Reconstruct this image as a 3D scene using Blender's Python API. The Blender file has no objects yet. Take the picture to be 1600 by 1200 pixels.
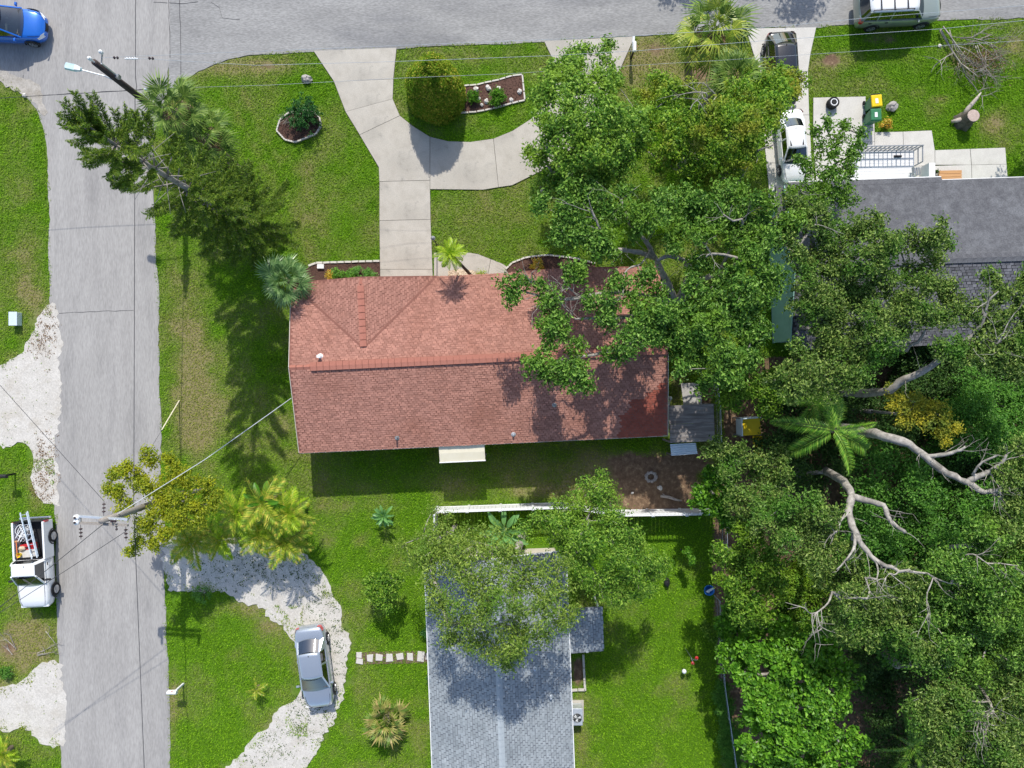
import bpy, math, random
import numpy as np
from mathutils import Vector, Matrix
from mathutils.geometry import tessellate_polygon
random.seed(7)
RNG = np.random.default_rng(7)
SC = bpy.context.scene
COL = SC.collection
R = math.radians

# ---------------------------------------------------------------- camera, sky, sun, exposure
S = 27.7            # photograph pixels per metre on the ground
HC = 40.0           # height of the drone
cam_d = bpy.data.cameras.new('camera')
cam = bpy.data.objects.new('camera', cam_d)
COL.objects.link(cam)
cam.location = (0, 0, HC)
cam.rotation_euler = (0, 0, 0)
cam_d.sensor_width = 36
cam_d.lens = 18 * HC / (800 / S)
cam_d.clip_end = 2000
SC.camera = cam

SUN_EL = 44.5
w = bpy.data.worlds.new('World')
SC.world = w
w.use_nodes = True
nt = w.node_tree
bg = nt.nodes['Background']
sky = nt.nodes.new('ShaderNodeTexSky')
sky.sky_type = 'NISHITA'
sky.sun_disc = False
sky.sun_elevation = R(SUN_EL)
sky.sun_rotation = R(0)
sky.air_density = 1.0
sky.dust_density = 1.2
nt.links.new(sky.outputs[0], bg.inputs[0])
bg.inputs[1].default_value = 0.135
sl = bpy.data.lights.new('sun', 'SUN')
sl.energy = 3.2
sl.angle = R(0.5)
sl.color = (1.0, 0.95, 0.86)
sun = bpy.data.objects.new('sun', sl)
COL.objects.link(sun)
sun.rotation_euler = (R(-(90 - SUN_EL)), 0, R(0))   # comes from the top of the picture (+y)
SC.view_settings.view_transform = 'Standard'
SC.view_settings.look = 'None'
SC.view_settings.gamma = 1
SC.view_settings.use_curve_mapping = False
SC.view_settings.exposure = 0.55

# ---------------------------------------------------------------- helpers
def W(u, v, z=0.0):
    """world point that the photograph shows at (u, v) when it is z metres up"""
    k = (HC - z) / HC / S
    return Vector(((u - 800) * k, (600 - v) * k, z))

def G(u, v, z=0.0):
    """ground position of a map pixel, lifted by z"""
    return Vector(((u - 800) / S, (600 - v) / S, z))

def link(o, parent=None):
    COL.objects.link(o)
    if parent is not None:
        o.parent = parent
    return o

def tag(o, label=None, cat=None, group=None, kind=None):
    if label: o['label'] = label
    if cat: o['category'] = cat
    if group: o['group'] = group
    if kind: o['kind'] = kind
    return o

def thing(name, label, cat, loc=(0, 0, 0), rotz=0.0, group=None):
    o = bpy.data.objects.new(name, None)
    o.empty_display_size = 0.2
    link(o)
    o.location = loc
    o.rotation_euler = (0, 0, rotz)
    return tag(o, label, cat, group)

class MB:
    def __init__(s, origin=(0, 0, 0)):
        s.v = []; s.f = []; s.o = Vector(origin)
    def add(s, vs, fs):
        n = len(s.v)
        s.v += [tuple(Vector(p) - s.o) for p in vs]
        s.f += [tuple(i + n for i in f) for f in fs]
        return s
    def box(s, c, d, rz=0.0, m=None, taper=1.0):
        x, y, z = d[0] / 2, d[1] / 2, d[2] / 2
        P = [(-x, -y, -z), (x, -y, -z), (x, y, -z), (-x, y, -z),
             (-x * taper, -y * taper, z), (x * taper, -y * taper, z), (x * taper, y * taper, z), (-x * taper, y * taper, z)]
        if m is None: m = Matrix.Rotation(rz, 3, 'Z')
        c = Vector(c)
        return s.add([c + m @ Vector(p) for p in P],
                     [(3, 2, 1, 0), (4, 5, 6, 7), (0, 1, 5, 4), (1, 2, 6, 5), (2, 3, 7, 6), (3, 0, 4, 7)])
    def bar(s, a, b, wd, th=None, up=(0, 0, 1)):
        a = Vector(a); b = Vector(b); th = th or wd
        d = b - a
        L = d.length
        if L < 1e-6: return s
        d.normalize()
        u = Vector(up)
        if abs(d.dot(u)) > .97: u = Vector((0, 1, 0))
        y = u.cross(d).normalized(); z = d.cross(y)
        m = Matrix((d, y, z)).transposed()
        return s.box((a + b) / 2, (L, wd, th), m=m)
    def tube(s, pts, rad, n=6, cap=True):
        pts = [Vector(p) for p in pts]
        if not hasattr(rad, '__len__'): rad = [rad] * len(pts)
        vs = []; fs = []
        ref = None
        for i, p in enumerate(pts):
            d = (pts[min(i + 1, len(pts) - 1)] - pts[max(i - 1, 0)]).normalized()
            if ref is None:
                ref = Vector((1, 0, 0)) if abs(d.x) < .9 else Vector((0, 1, 0))
            a = (ref - d * ref.dot(d)).normalized(); ref = a
            b = d.cross(a)
            for k in range(n):
                t = 2 * math.pi * k / n
                vs.append(p + (a * math.cos(t) + b * math.sin(t)) * rad[i])
        for i in range(len(pts) - 1):
            for k in range(n):
                k2 = (k + 1) % n
                fs.append((i * n + k, i * n + k2, (i + 1) * n + k2, (i + 1) * n + k))
        if cap:
            fs.append(tuple(range(n - 1, -1, -1)))
            e = (len(pts) - 1) * n
            fs.append(tuple(range(e, e + n)))
        return s.add(vs, fs)
    def lathe(s, prof, c=(0, 0, 0), n=16, m=None):
        vs = []; fs = []
        c = Vector(c)
        for r_, z_ in prof:
            for k in range(n):
                t = 2 * math.pi * k / n
                p = Vector((r_ * math.cos(t), r_ * math.sin(t), z_))
                if m is not None: p = m @ p
                vs.append(c + p)
        for i in range(len(prof) - 1):
            for k in range(n):
                k2 = (k + 1) % n
                fs.append((i * n + k, i * n + k2, (i + 1) * n + k2, (i + 1) * n + k))
        fs.append(tuple(range(n - 1, -1, -1)))
        e = (len(prof) - 1) * n
        fs.append(tuple(range(e, e + n)))
        return s.add(vs, fs)
    def prism(s, poly, z0, z1):
        n = len(poly)
        a = sum(poly[i][0] * poly[(i + 1) % n][1] - poly[(i + 1) % n][0] * poly[i][1] for i in range(n))
        if a < 0: poly = poly[::-1]
        vs = [(p[0], p[1], z0) for p in poly] + [(p[0], p[1], z1) for p in poly]
        top = [tuple(range(n, 2 * n))]
        if n > 12:
            top = []
            for t in tessellate_polygon([[Vector((p[0], p[1], 0)) for p in poly]]):
                (ax, ay), (bx, by), (cx, cy) = poly[t[0]][:2], poly[t[1]][:2], poly[t[2]][:2]
                if (bx - ax) * (cy - ay) - (by - ay) * (cx - ax) < 0: t = (t[0], t[2], t[1])
                top.append(tuple(k + n for k in t))
        fs = top + [(i, (i + 1) % n, n + (i + 1) % n, n + i) for i in range(n)]
        return s.add(vs, fs)
    def patch(s, a, b, c, d, bulge=(0, 0, 0), nu=6, nv=4):
        """curved sheet: a-b is the lower edge, d-c the upper one"""
        a, b, c, d = map(Vector, (a, b, c, d)); bu = Vector(bulge)
        vs = []; fs = []
        for j in range(nv + 1):
            t = j / nv
            for i in range(nu + 1):
                q = i / nu
                p = (a * (1 - q) + b * q) * (1 - t) + (d * (1 - q) + c * q) * t
                vs.append(p + bu * (4 * q * (1 - q)))
        for j in range(nv):
            for i in range(nu):
                o = j * (nu + 1) + i
                fs.append((o, o + 1, o + nu + 2, o + nu + 1))
        return s.add(vs, fs)
    def blob(s, c, r, n=8, seed=0, rough=.2):
        rr = random.Random(seed)
        vs = []; fs = []
        m = n // 2
        for j in range(m + 1):
            ph = math.pi * j / m
            for k in range(n):
                t = 2 * math.pi * k / n
                q = 1 + rr.uniform(-rough, rough)
                vs.append((c[0] + r[0] * q * math.sin(ph) * math.cos(t), c[1] + r[1] * q * math.sin(ph) * math.sin(t), c[2] + r[2] * q * math.cos(ph)))
        for j in range(m):
            for k in range(n):
                k2 = (k + 1) % n
                fs.append((j * n + k, (j + 1) * n + k, (j + 1) * n + k2, j * n + k2))
        return s.add(vs, fs)
    def mesh(s, name, mat, smooth=False):
        me = bpy.data.meshes.new(name)
        me.from_pydata(s.v, [], s.f)
        me.materials.append(mat)
        if smooth:
            me.polygons.foreach_set('use_smooth', [True] * len(me.polygons))
        me.update()
        return me
    def build(s, name, mat, parent=None, smooth=False, bevel=0.0):
        o = bpy.data.objects.new(name, s.mesh(name, mat, smooth))
        link(o, parent)
        if bevel:
            b = o.modifiers.new('bevel', 'BEVEL'); b.width = bevel; b.segments = 2; b.limit_method = 'ANGLE'
        return o

def np_mesh(name, V, F, mat, parent=None, smooth=False, attrs=None):
    """mesh from numpy arrays; F is (n, 3) or (n, 4)"""
    me = bpy.data.meshes.new(name)
    k = F.shape[1]
    me.vertices.add(len(V)); me.loops.add(F.size); me.polygons.add(len(F))
    me.vertices.foreach_set('co', np.ascontiguousarray(V, dtype=np.float32).ravel())
    me.loops.foreach_set('vertex_index', np.ascontiguousarray(F, dtype=np.int32).ravel())
    me.polygons.foreach_set('loop_start', np.arange(0, F.size, k, dtype=np.int32))
    me.polygons.foreach_set('loop_total', np.full(len(F), k, dtype=np.int32))
    me.polygons.foreach_set('use_smooth', np.full(len(F), smooth, dtype=bool))
    me.materials.append(mat)
    for a, d in (attrs or {}).items():
        at = me.attributes.new(a, 'FLOAT', 'POINT')
        at.data.foreach_set('value', np.ascontiguousarray(d, dtype=np.float32))
    me.update(calc_edges=True)
    o = bpy.data.objects.new(name, me)
    return link(o, parent)

def inpoly(X, Y, poly):
    ins = np.zeros(X.shape, bool)
    n = len(poly)
    for i in range(n):
        x0, y0 = poly[i]; x1, y1 = poly[(i + 1) % n]
        if y0 == y1: continue
        c = ((y0 > Y) != (y1 > Y)) & (X < (x1 - x0) * (Y - y0) / (y1 - y0) + x0)
        ins ^= c
    return ins

def gp(poly):
    return [tuple(G(u, v).xy) for u, v in poly]

def ragged(poly, step=0.22, amp=0.12, seed=1, smooth=2):
    """resample a closed metre polygon and push its edge in and out along the normal"""
    rr = np.random.default_rng(seed)
    P = np.array(poly, float)
    out = []
    for i in range(len(P)):
        a = P[i]; b = P[(i + 1) % len(P)]
        n = max(1, int(np.linalg.norm(b - a) / step))
        for j in range(n): out.append(a + (b - a) * j / n)
    Q = np.array(out)
    for _ in range(smooth):
        Q = (np.roll(Q, 1, 0) + 2 * Q + np.roll(Q, -1, 0)) / 4
    t = np.roll(Q, -1, 0) - np.roll(Q, 1, 0)
    nrm = np.stack([-t[:, 1], t[:, 0]], 1) / np.maximum(np.linalg.norm(t, axis=1, keepdims=True), 1e-6)
    nz = rr.normal(0, 1, len(Q))
    big = sum(np.roll(rr.normal(0, 1, len(Q)) if False else nz, k) for k in range(-3, 4)) / 2.6
    return [tuple(q) for q in Q + nrm * (np.clip(nz * .45 + big, -2, 2) * amp)[:, None]]

# ---------------------------------------------------------------- materials
def new_mat(name):
    m = bpy.data.materials.new(name); m.use_nodes = True
    nt = m.node_tree
    return m, nt, nt.nodes['Principled BSDF']

def rgb(c): return (c[0], c[1], c[2], 1)

def nd(nt, t, **kw):
    n = nt.nodes.new(t)
    for k, v in kw.items(): setattr(n, k, v)
    return n

def noise(nt, vec, scale, detail=6, rough=.6):
    n = nd(nt, 'ShaderNodeTexNoise')
    n.inputs['Scale'].default_value = scale
    n.inputs['Detail'].default_value = detail
    n.inputs['Roughness'].default_value = rough
    nt.links.new(vec, n.inputs['Vector'])
    return n.outputs['Fac']

def ramp(nt, fac, stops):
    r_ = nd(nt, 'ShaderNodeValToRGB')
    e = r_.color_ramp.elements
    while len(e) < len(stops): e.new(0.5)
    for i, (p, c) in enumerate(stops):
        e[i].position = p; e[i].color = rgb(c)
    nt.links.new(fac, r_.inputs[0])
    return r_.outputs[0]

def mixc(nt, fac, a, b, mode='MIX'):
    m = nd(nt, 'ShaderNodeMix', data_type='RGBA', blend_type=mode)
    for s_, v in ((m.inputs[0], fac), (m.inputs[6], a), (m.inputs[7], b)):
        if hasattr(v, 'is_output'): nt.links.new(v, s_)
        elif isinstance(v, (int, float)): s_.default_value = v
        else: s_.default_value = rgb(v)
    return m.outputs[2]

def mapr(nt, fac, a, b, c=0.0, d=1.0):
    m = nd(nt, 'ShaderNodeMapRange')
    nt.links.new(fac, m.inputs[0])
    for i, v in enumerate((a, b, c, d)): m.inputs[i + 1].default_value = v
    return m.outputs[0]

def coords(nt, stretch=(1, 1, 1)):
    tc = nd(nt, 'ShaderNodeTexCoord')
    mp = nd(nt, 'ShaderNodeMapping')
    mp.inputs['Scale'].default_value = stretch
    nt.links.new(tc.outputs['Object'], mp.inputs[0])
    return mp.outputs[0]

def M(name, c1, c2=None, scale=6, rough=.8, bump=0.0, bscale=60, island=0.0, metal=0.0, spec=.3,
      stretch=(1, 1, 1), c3=None, s3=.6, lo=.35, hi=.65, coat=0.0, fine=0.0, fscale=90, t3=(.5, .7), spots=None):
    m, nt, bs = new_mat(name)
    c2 = c2 or c1
    vec = coords(nt, stretch)
    col = ramp(nt, noise(nt, vec, scale), [(lo, c1), (hi, c2)])
    if c3 is not None:
        f = mapr(nt, noise(nt, vec, s3, 5, .65), t3[0], t3[1])
        col = mixc(nt, f, col, c3)
    if spots is not None:
        n_ = noise(nt, coords(nt, (1, 1, 1)), spots[1], 7, .72)
        col = mixc(nt, mapr(nt, n_, spots[2], spots[2] + .12, 0, .75), col, spots[0])
    if fine:
        f = mapr(nt, noise(nt, vec, fscale, 2, .5), .3, .7, 1 - fine, 1 + fine)
        cb = nd(nt, 'ShaderNodeCombineColor')
        for i in range(3): nt.links.new(f, cb.inputs[i])
        col = mixc(nt, 1.0, col, cb.outputs[0], 'MULTIPLY')
    if island:
        g = nd(nt, 'ShaderNodeNewGeometry')
        f = mapr(nt, g.outputs['Random Per Island'], 0, 1, 1 - island, 1 + island)
        cb = nd(nt, 'ShaderNodeCombineColor')
        for i in range(3): nt.links.new(f, cb.inputs[i])
        col = mixc(nt, 1.0, col, cb.outputs[0], 'MULTIPLY')
    nt.links.new(col, bs.inputs['Base Color'])
    bs.inputs['Roughness'].default_value = rough
    bs.inputs['Metallic'].default_value = metal
    bs.inputs['Specular IOR Level'].default_value = spec
    if coat:
        bs.inputs['Coat Weight'].default_value = coat
        bs.inputs['Coat Roughness'].default_value = .04
    if bump:
        b = nd(nt, 'ShaderNodeBump')
        b.inputs['Strength'].default_value = bump
        b.inputs['Distance'].default_value = .006
        nt.links.new(noise(nt, vec, bscale, 4, .7), b.inputs['Height'])
        nt.links.new(b.outputs[0], bs.inputs['Normal'])
    return m

def leaf_mat(name, stops, trans=.3, rough=.5, spec=.25, patch=None, pscale=.6, attr=None, gain=1.45):
    """leaf colour: random per leaf, with drifts of another tint through the crown"""
    up = lambda c: tuple(min(.8, x * gain) for x in c)
    stops = [(p, up(c)) for p, c in stops]
    if patch is not None: patch = up(patch)
    m, nt, bs = new_mat(name)
    g = nd(nt, 'ShaderNodeNewGeometry')
    col = ramp(nt, g.outputs['Random Per Island'], stops)
    if patch is not None:
        f = mapr(nt, noise(nt, coords(nt), pscale, 3, .6), .5, .66, 0, .8)
        col = mixc(nt, f, col, patch)
    if attr is not None:
        at = nd(nt, 'ShaderNodeAttribute', attribute_name=attr[0])
        col = mixc(nt, at.outputs['Fac'], col, ramp(nt, g.outputs['Random Per Island'], attr[1]))
    nt.links.new(col, bs.inputs['Base Color'])
    bs.inputs['Roughness'].default_value = rough
    bs.inputs['Specular IOR Level'].default_value = spec
    tr = nd(nt, 'ShaderNodeBsdfTranslucent')
    nt.links.new(mixc(nt, 1.0, col, (1.25, 1.3, .7), 'MULTIPLY'), tr.inputs[0])
    mx = nd(nt, 'ShaderNodeMixShader'); mx.inputs[0].default_value = trans
    nt.links.new(bs.outputs[0], mx.inputs[1]); nt.links.new(tr.outputs[0], mx.inputs[2])
    nt.links.new(mx.outputs[0], nt.nodes['Material Output'].inputs[0])
    return m

def glass_mat(name, tint=(.35, .42, .42), refl=.18):
    m, nt, bs = new_mat(name)
    nt.nodes.remove(bs)
    t = nd(nt, 'ShaderNodeBsdfTransparent'); t.inputs[0].default_value = rgb(tint)
    g = nd(nt, 'ShaderNodeBsdfGlossy'); g.inputs['Roughness'].default_value = .03
    g.inputs[0].default_value = (.9, .95, 1, 1)
    fr = nd(nt, 'ShaderNodeLayerWeight'); fr.inputs[0].default_value = .25
    pw = nd(nt, 'ShaderNodeMath', operation='POWER'); pw.inputs[1].default_value = 5
    nt.links.new(fr.outputs['Facing'], pw.inputs[0])
    ad = nd(nt, 'ShaderNodeMath', operation='ADD'); ad.inputs[1].default_value = refl
    nt.links.new(pw.outputs[0], ad.inputs[0])
    mx = nd(nt, 'ShaderNodeMixShader')
    nt.links.new(ad.outputs[0], mx.inputs[0]); nt.links.new(t.outputs[0], mx.inputs[1]); nt.links.new(g.outputs[0], mx.inputs[2])
    nt.links.new(mx.outputs[0], nt.nodes['Material Output'].inputs[0])
    return m

MT = {}
MT['asphalt'] = M('asphalt', (.25, .247, .243), (.31, .306, .300), .8, .9, .35, 70, stretch=(.25, 1, 1), c3=(.20, .20, .205), s3=.35, fine=.22, fscale=22, spots=((.14, .138, .138), 1.3, .66))
MT['asphalt_pale'] = M('asphalt_pale', (.308, .297, .286), (.355, .343, .330), 1.0, .9, .3, 70, stretch=(1, .16, 1), c3=(.268, .259, .252), s3=.9, fine=.13, fscale=22, spots=((.19, .185, .178), 1.7, .66))
MT['tar'] = M('tar', (.05, .05, .055), (.08, .08, .085), 8, .7)
MT['concrete'] = M('concrete', (.40, .37, .322), (.50, .468, .415), 1.1, .85, .2, 60, c3=(.30, .28, .245), s3=.55, fine=.10, fscale=20, t3=(.5, .72), spots=((.25, .235, .21), 2.2, .60))
MT['concrete_white'] = M('concrete_white', (.52, .50, .465), (.60, .58, .54), 1.4, .85, .2, 60, c3=(.42, .40, .36), s3=.7, fine=.08, fscale=20, t3=(.53, .75), spots=((.33, .31, .28), 2.2, .64))
MT['joint'] = M('joint', (.10, .095, .085), (.16, .15, .13), 6, .95)
MT['sand'] = M('sand', (.495, .47, .43), (.565, .54, .50), 1.2, .95, .5, 40, c3=(.44, .405, .35), s3=.8, fine=.14, fscale=14, t3=(.5, .75), spots=((.27, .245, .18), 3.2, .655))
MT['sand_dirty'] = M('sand_dirty', (.33, .305, .27), (.43, .40, .36), 2, .95, .4, 40, c3=(.27, .24, .195), s3=1.1, fine=.15, fscale=14)
MT['mulch'] = M('mulch', (.05, .028, .022), (.11, .06, .045), 22, .95, 1.0, 40, island=.5)
MT['soil'] = M('soil', (.10, .07, .05), (.2, .14, .1), 6, .95, .6, 40)
MT['edging'] = M('edging', (.5, .47, .42), (.62, .59, .53), 5, .85, .3, 50, island=.12)
MT['shingle_red'] = M('shingle_red', (.35, .174, .134), (.40, .20, .155), 2.0, .95, .3, 90, island=.16, spec=.15, c3=(.315, .148, .11), s3=.35, fine=.1, fscale=40)
MT['shingle_new'] = M('shingle_new', (.27, .075, .05), (.32, .09, .06), 3.0, .85, .3, 90, island=.15)
MT['ridge_red'] = M('ridge_red', (.34, .135, .098), (.39, .16, .118), 2.0, .85, .2, 90, island=.1, fine=.1, fscale=40)
MT['under_red'] = M('under_red', (.21, .092, .070), (.245, .108, .083), 3, .9)  # underlay darker than the tabs, so its bared strips read as shadow lines
MT['shingle_dark'] = M('shingle_dark', (.11, .112, .125), (.15, .152, .168), 2.0, .9, .3, 90, island=.3)
MT['roof_membrane'] = M('roof_membrane', (.085, .087, .098), (.125, .128, .14), 3, .9, .4, 60, c3=(.15, .155, .17), s3=1.2, fine=.2, fscale=14)
MT['shingle_grey'] = M('shingle_grey', (.25, .28, .30), (.31, .34, .36), 1.6, .9, .3, 90, island=.13, c3=(.22, .25, .272), s3=.4)
MT['ridge_grey'] = M('ridge_grey', (.30, .34, .37), (.36, .40, .43), 2, .85, .2, 80, island=.15)
MT['under_dark'] = M('under_dark', (.03, .03, .035), (.045, .045, .05), 3, .9)
MT['under_grey'] = M('under_grey', (.135, .15, .175), (.16, .175, .2), 3, .9)
MT['stucco'] = M('stucco', (.55, .5, .42), (.6, .55, .47), 4, .9, .3, 80)
MT['brick'] = M('brick', (.3, .13, .09), (.36, .17, .12), 8, .9, .3, 60)
MT['teal'] = M('teal', (.26, .46, .40), (.30, .51, .45), 3, .8, .2, 60)
MT['cream'] = M('cream', (.74, .68, .52), (.78, .72, .57), 2, .5, .1, 40)
MT['white_paint'] = M('white_paint', (.76, .76, .75), (.82, .82, .81), 3, .45, .05, 40)
MT['vinyl'] = M('vinyl', (.74, .76, .78), (.82, .83, .84), 2, .4, .05, 40)
MT['wood_grey'] = M('wood_grey', (.17, .15, .14), (.31, .285, .27), 3, .9, .4, 40, stretch=(.35, 3, 1), c3=(.13, .11, .1), s3=.9)
MT['wood_orange'] = M('wood_orange', (.46, .24, .10), (.56, .31, .15), 3, .7, .2, 40, stretch=(.4, 4, 1), island=.15)
MT['wood_deck'] = M('wood_deck', (.66, .65, .66), (.76, .76, .78), 3, .75, .2, 40, stretch=(.4, 4, 1), island=.1)
MT['pole_wood'] = M('pole_wood', (.045, .034, .034), (.085, .065, .06), 6, .9, .5, 30, stretch=(3, 3, .3))
MT['pole_grey'] = M('pole_grey', (.22, .2, .18), (.33, .3, .27), 6, .9, .5, 30, stretch=(3, 3, .3))
MT['metal_light'] = M('metal_light', (.56, .60, .64), (.66, .7, .74), 4, .35, metal=.5)
MT['metal_grey'] = M('metal_grey', (.25, .27, .29), (.33, .35, .37), 4, .4, metal=.5)
MT['lamp_glass'] = M('lamp_glass', (.45, .62, .66), (.6, .75, .78), 3, .2, spec=.5)
MT['wire_dark'] = M('wire_dark', (.05, .05, .055), (.06, .06, .07), 3, .6)
MT['wire_light'] = M('wire_light', (.55, .57, .6), (.65, .67, .7), 3, .5, metal=.3)
MT['insulator'] = M('insulator', (.04, .025, .03), (.06, .04, .045), 3, .25, spec=.5)
MT['black'] = M('black', (.015, .015, .017), (.025, .025, .028), 3, .5)
MT['rubber'] = M('rubber', (.018, .018, .019), (.03, .03, .031), 6, .85)
MT['rim'] = M('rim', (.42, .43, .45), (.55, .56, .58), 4, .3, metal=.7)
MT['green_plastic'] = M('green_plastic', (.03, .16, .07), (.045, .2, .09), 3, .45, island=.05)
MT['yellow_plastic'] = M('yellow_plastic', (.72, .50, .01), (.80, .57, .015), 3, .4)
MT['blue_plastic'] = M('blue_plastic', (.02, .14, .45), (.03, .2, .55), 3, .4)
MT['red_plastic'] = M('red_plastic', (.42, .02, .025), (.52, .03, .035), 3, .4)
MT['orange_plastic'] = M('orange_plastic', (.72, .2, .06), (.8, .26, .1), 3, .4)
MT['rock'] = M('rock', (.26, .24, .23), (.46, .43, .41), 7, .9, .6, 30)
MT['rock_white'] = M('rock_white', (.55, .52, .48), (.7, .67, .63), 6, .9, .5, 30)
MT['pebble'] = M('pebble', (.42, .32, .22), (.62, .52, .4), 9, .85, .3, 40, island=.35)
MT['bark'] = M('bark', (.20, .185, .165), (.40, .37, .335), 5, .9, .7, 24, stretch=(1, 1, 1), c3=(.13, .12, .105), s3=1.5)
MT['bark_pale'] = M('bark_pale', (.22, .205, .18), (.43, .40, .36), 5, .9, .6, 24, c3=(.14, .13, .115), s3=1.6)
MT['bark_dark'] = M('bark_dark', (.07, .06, .05), (.15, .13, .11), 5, .9, .7, 24)
MT['palm_trunk'] = M('palm_trunk', (.15, .115, .08), (.25, .2, .15), 8, .95, .8, 20, stretch=(1, 1, 4))
MT['dead_wood'] = M('dead_wood', (.34, .29, .25), (.50, .45, .40), 6, .9, .4, 30)
MT['cut_wood'] = M('cut_wood', (.40, .31, .27), (.52, .42, .37), 10, .85, .3, 30)
MT['car_trim'] = M('car_trim', (.03, .03, .033), (.04, .04, .043), 3, .4)
MT['shed_panel'] = M('shed_panel', (.29, .28, .265), (.38, .365, .345), 3, .85, .2, 40)
MT['tin'] = M('tin', (.62, .72, .80), (.72, .8, .88), 3, .4, metal=.2)
MT['car_white'] = M('car_white', (.78, .79, .80), (.80, .81, .82), 1, .3, coat=1, spec=.5)
MT['car_silver'] = M('car_silver', (.42, .47, .54), (.44, .49, .56), 1, .28, metal=.55, coat=1, spec=.5)
MT['car_blue'] = M('car_blue', (.005, .13, .55), (.006, .14, .6), 1, .25, metal=.25, coat=1, spec=.5)
MT['car_black'] = M('car_black', (.012, .013, .017), (.015, .016, .02), 1, .25, coat=1, spec=.5)
MT['car_olive'] = M('car_olive', (.27, .31, .27), (.29, .33, .29), 1, .3, metal=.35, coat=1, spec=.5)
MT['cabin'] = M('cabin', (.07, .07, .074), (.11, .11, .115), 4, .8)
MT['seat'] = M('seat', (.10, .10, .105), (.15, .15, .155), 6, .85)
MT['seat_grey'] = M('seat_grey', (.22, .22, .22), (.3, .3, .3), 6, .85)
MT['glass'] = glass_mat('glass', (.24, .31, .33), .17)
MT['glass_dark'] = glass_mat('glass_dark', (.05, .065, .07), .20)
MT['headlight'] = M('headlight', (.75, .78, .82), (.85, .87, .9), 3, .1, spec=.6, coat=1)
MT['taillight'] = M('taillight', (.42, .02, .03), (.5, .03, .04), 3, .15, spec=.6, coat=1)
MT['chrome'] = M('chrome', (.7, .71, .73), (.8, .81, .83), 3, .15, metal=.9)

GREEN = lambda a, b, c: [(0.0, a), (.5, b), (1.0, c)]
MT['grass'] = leaf_mat('grass', GREEN((.074, .172, .006), (.128, .256, .011), (.19, .335, .02)), .25, .8, .04,
                       attr=('dry', GREEN((.16, .21, .03), (.27, .305, .055), (.38, .38, .11))))
MT['oak'] = leaf_mat('oak', GREEN((.018, .058, .007), (.060, .136, .017), (.175, .285, .055)), .26, .48, .28, patch=(.10, .18, .018), pscale=.55, gain=1.7)  # random leaf tone; tree ramps widened to paint in highlights and dark-gap shade
MT['oak_olive'] = leaf_mat('oak_olive', GREEN((.020, .050, .007), (.070, .125, .020), (.20, .26, .068)), .24, .48, .28, patch=(.050, .135, .014), pscale=.4, gain=1.7)
MT['oak_feather'] = leaf_mat('oak_feather', GREEN((.034, .075, .006), (.10, .165, .018), (.235, .305, .06)), .24, .5, .22, patch=(.075, .16, .015))
MT['tree_green'] = leaf_mat('tree_green', GREEN((.018, .060, .004), (.066, .148, .012), (.19, .29, .04)), .24, .5, .22, patch=(.12, .20, .014), pscale=.6, gain=1.65)
MT['mango'] = leaf_mat('mango', GREEN((.026, .08, .004), (.08, .17, .010), (.19, .28, .025)), .28, .5, .22, patch=(.17, .17, .016), pscale=.75, gain=1.65)
MT['golden'] = leaf_mat('golden', GREEN((.10, .165, .012), (.20, .24, .016), (.32, .33, .025)), .3, .45, .3, patch=(.32, .32, .014), pscale=.7)
MT['yellow_flower'] = leaf_mat('yellow_flower', GREEN((.16, .18, .02), (.30, .29, .03), (.42, .36, .04)), .3, .5, .2, patch=(.09, .15, .03), pscale=.9)
MT['bright'] = leaf_mat('bright', GREEN((.026, .088, .006), (.066, .18, .012), (.16, .32, .03)), .28, .45, .3, patch=(.10, .24, .012), pscale=.35)
MT['vine'] = leaf_mat('vine', GREEN((.04, .12, .018), (.075, .19, .026), (.12, .255, .04)), .3, .45, .3)
MT['understory'] = leaf_mat('understory', GREEN((.02, .05, .012), (.04, .09, .02), (.075, .14, .03)), .25, .5, .25)
MT['topiary'] = leaf_mat('topiary', GREEN((.075, .15, .010), (.15, .23, .016), (.36, .30, .05)), .22, .6, .15, gain=1.7, patch=(.075, .16, .010), pscale=1.4)
MT['shrub_dark'] = leaf_mat('shrub_dark', GREEN((.016, .065, .016), (.03, .105, .026), (.06, .16, .04)), .22, .4, .3)
MT['croton'] = leaf_mat('croton', GREEN((.42, .17, .02), (.42, .32, .03), (.2, .25, .04)), .25, .4, .3)
MT['banana'] = leaf_mat('banana', GREEN((.08, .20, .055), (.13, .27, .085), (.24, .37, .17)), .3, .35, .4)
MT['sabal'] = leaf_mat('sabal', GREEN((.034, .075, .012), (.075, .135, .02), (.16, .225, .05)), .2, .5, .22)
MT['sabal_yellow'] = leaf_mat('sabal_yellow', GREEN((.10, .16, .02), (.19, .25, .03), (.32, .34, .05)), .25, .4, .35)
MT['palm_blue'] = leaf_mat('palm_blue', GREEN((.036, .085, .024), (.078, .155, .042), (.17, .255, .095)), .2, .35, .4)
MT['palm_lime'] = leaf_mat('palm_lime', GREEN((.12, .235, .012), (.22, .34, .018), (.36, .42, .035)), .3, .4, .35)
MT['palm_gold'] = leaf_mat('palm_gold', GREEN((.10, .2, .018), (.22, .29, .025), (.42, .34, .06)), .28, .4, .35)
MT['palm_brown'] = leaf_mat('palm_brown', GREEN((.09, .16, .025), (.18, .20, .045), (.30, .23, .09)), .22, .5, .3)
MT['queen'] = leaf_mat('queen', GREEN((.06, .17, .016), (.125, .27, .024), (.26, .38, .055)), .28, .35, .4)
MT['pine'] = leaf_mat('pine', GREEN((.034, .082, .006), (.085, .155, .014), (.20, .265, .03)), .25, .5, .25)
MT['dead_leaf'] = leaf_mat('dead_leaf', GREEN((.12, .075, .04), (.2, .13, .08), (.3, .22, .15)), .15, .7, .15)
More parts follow.
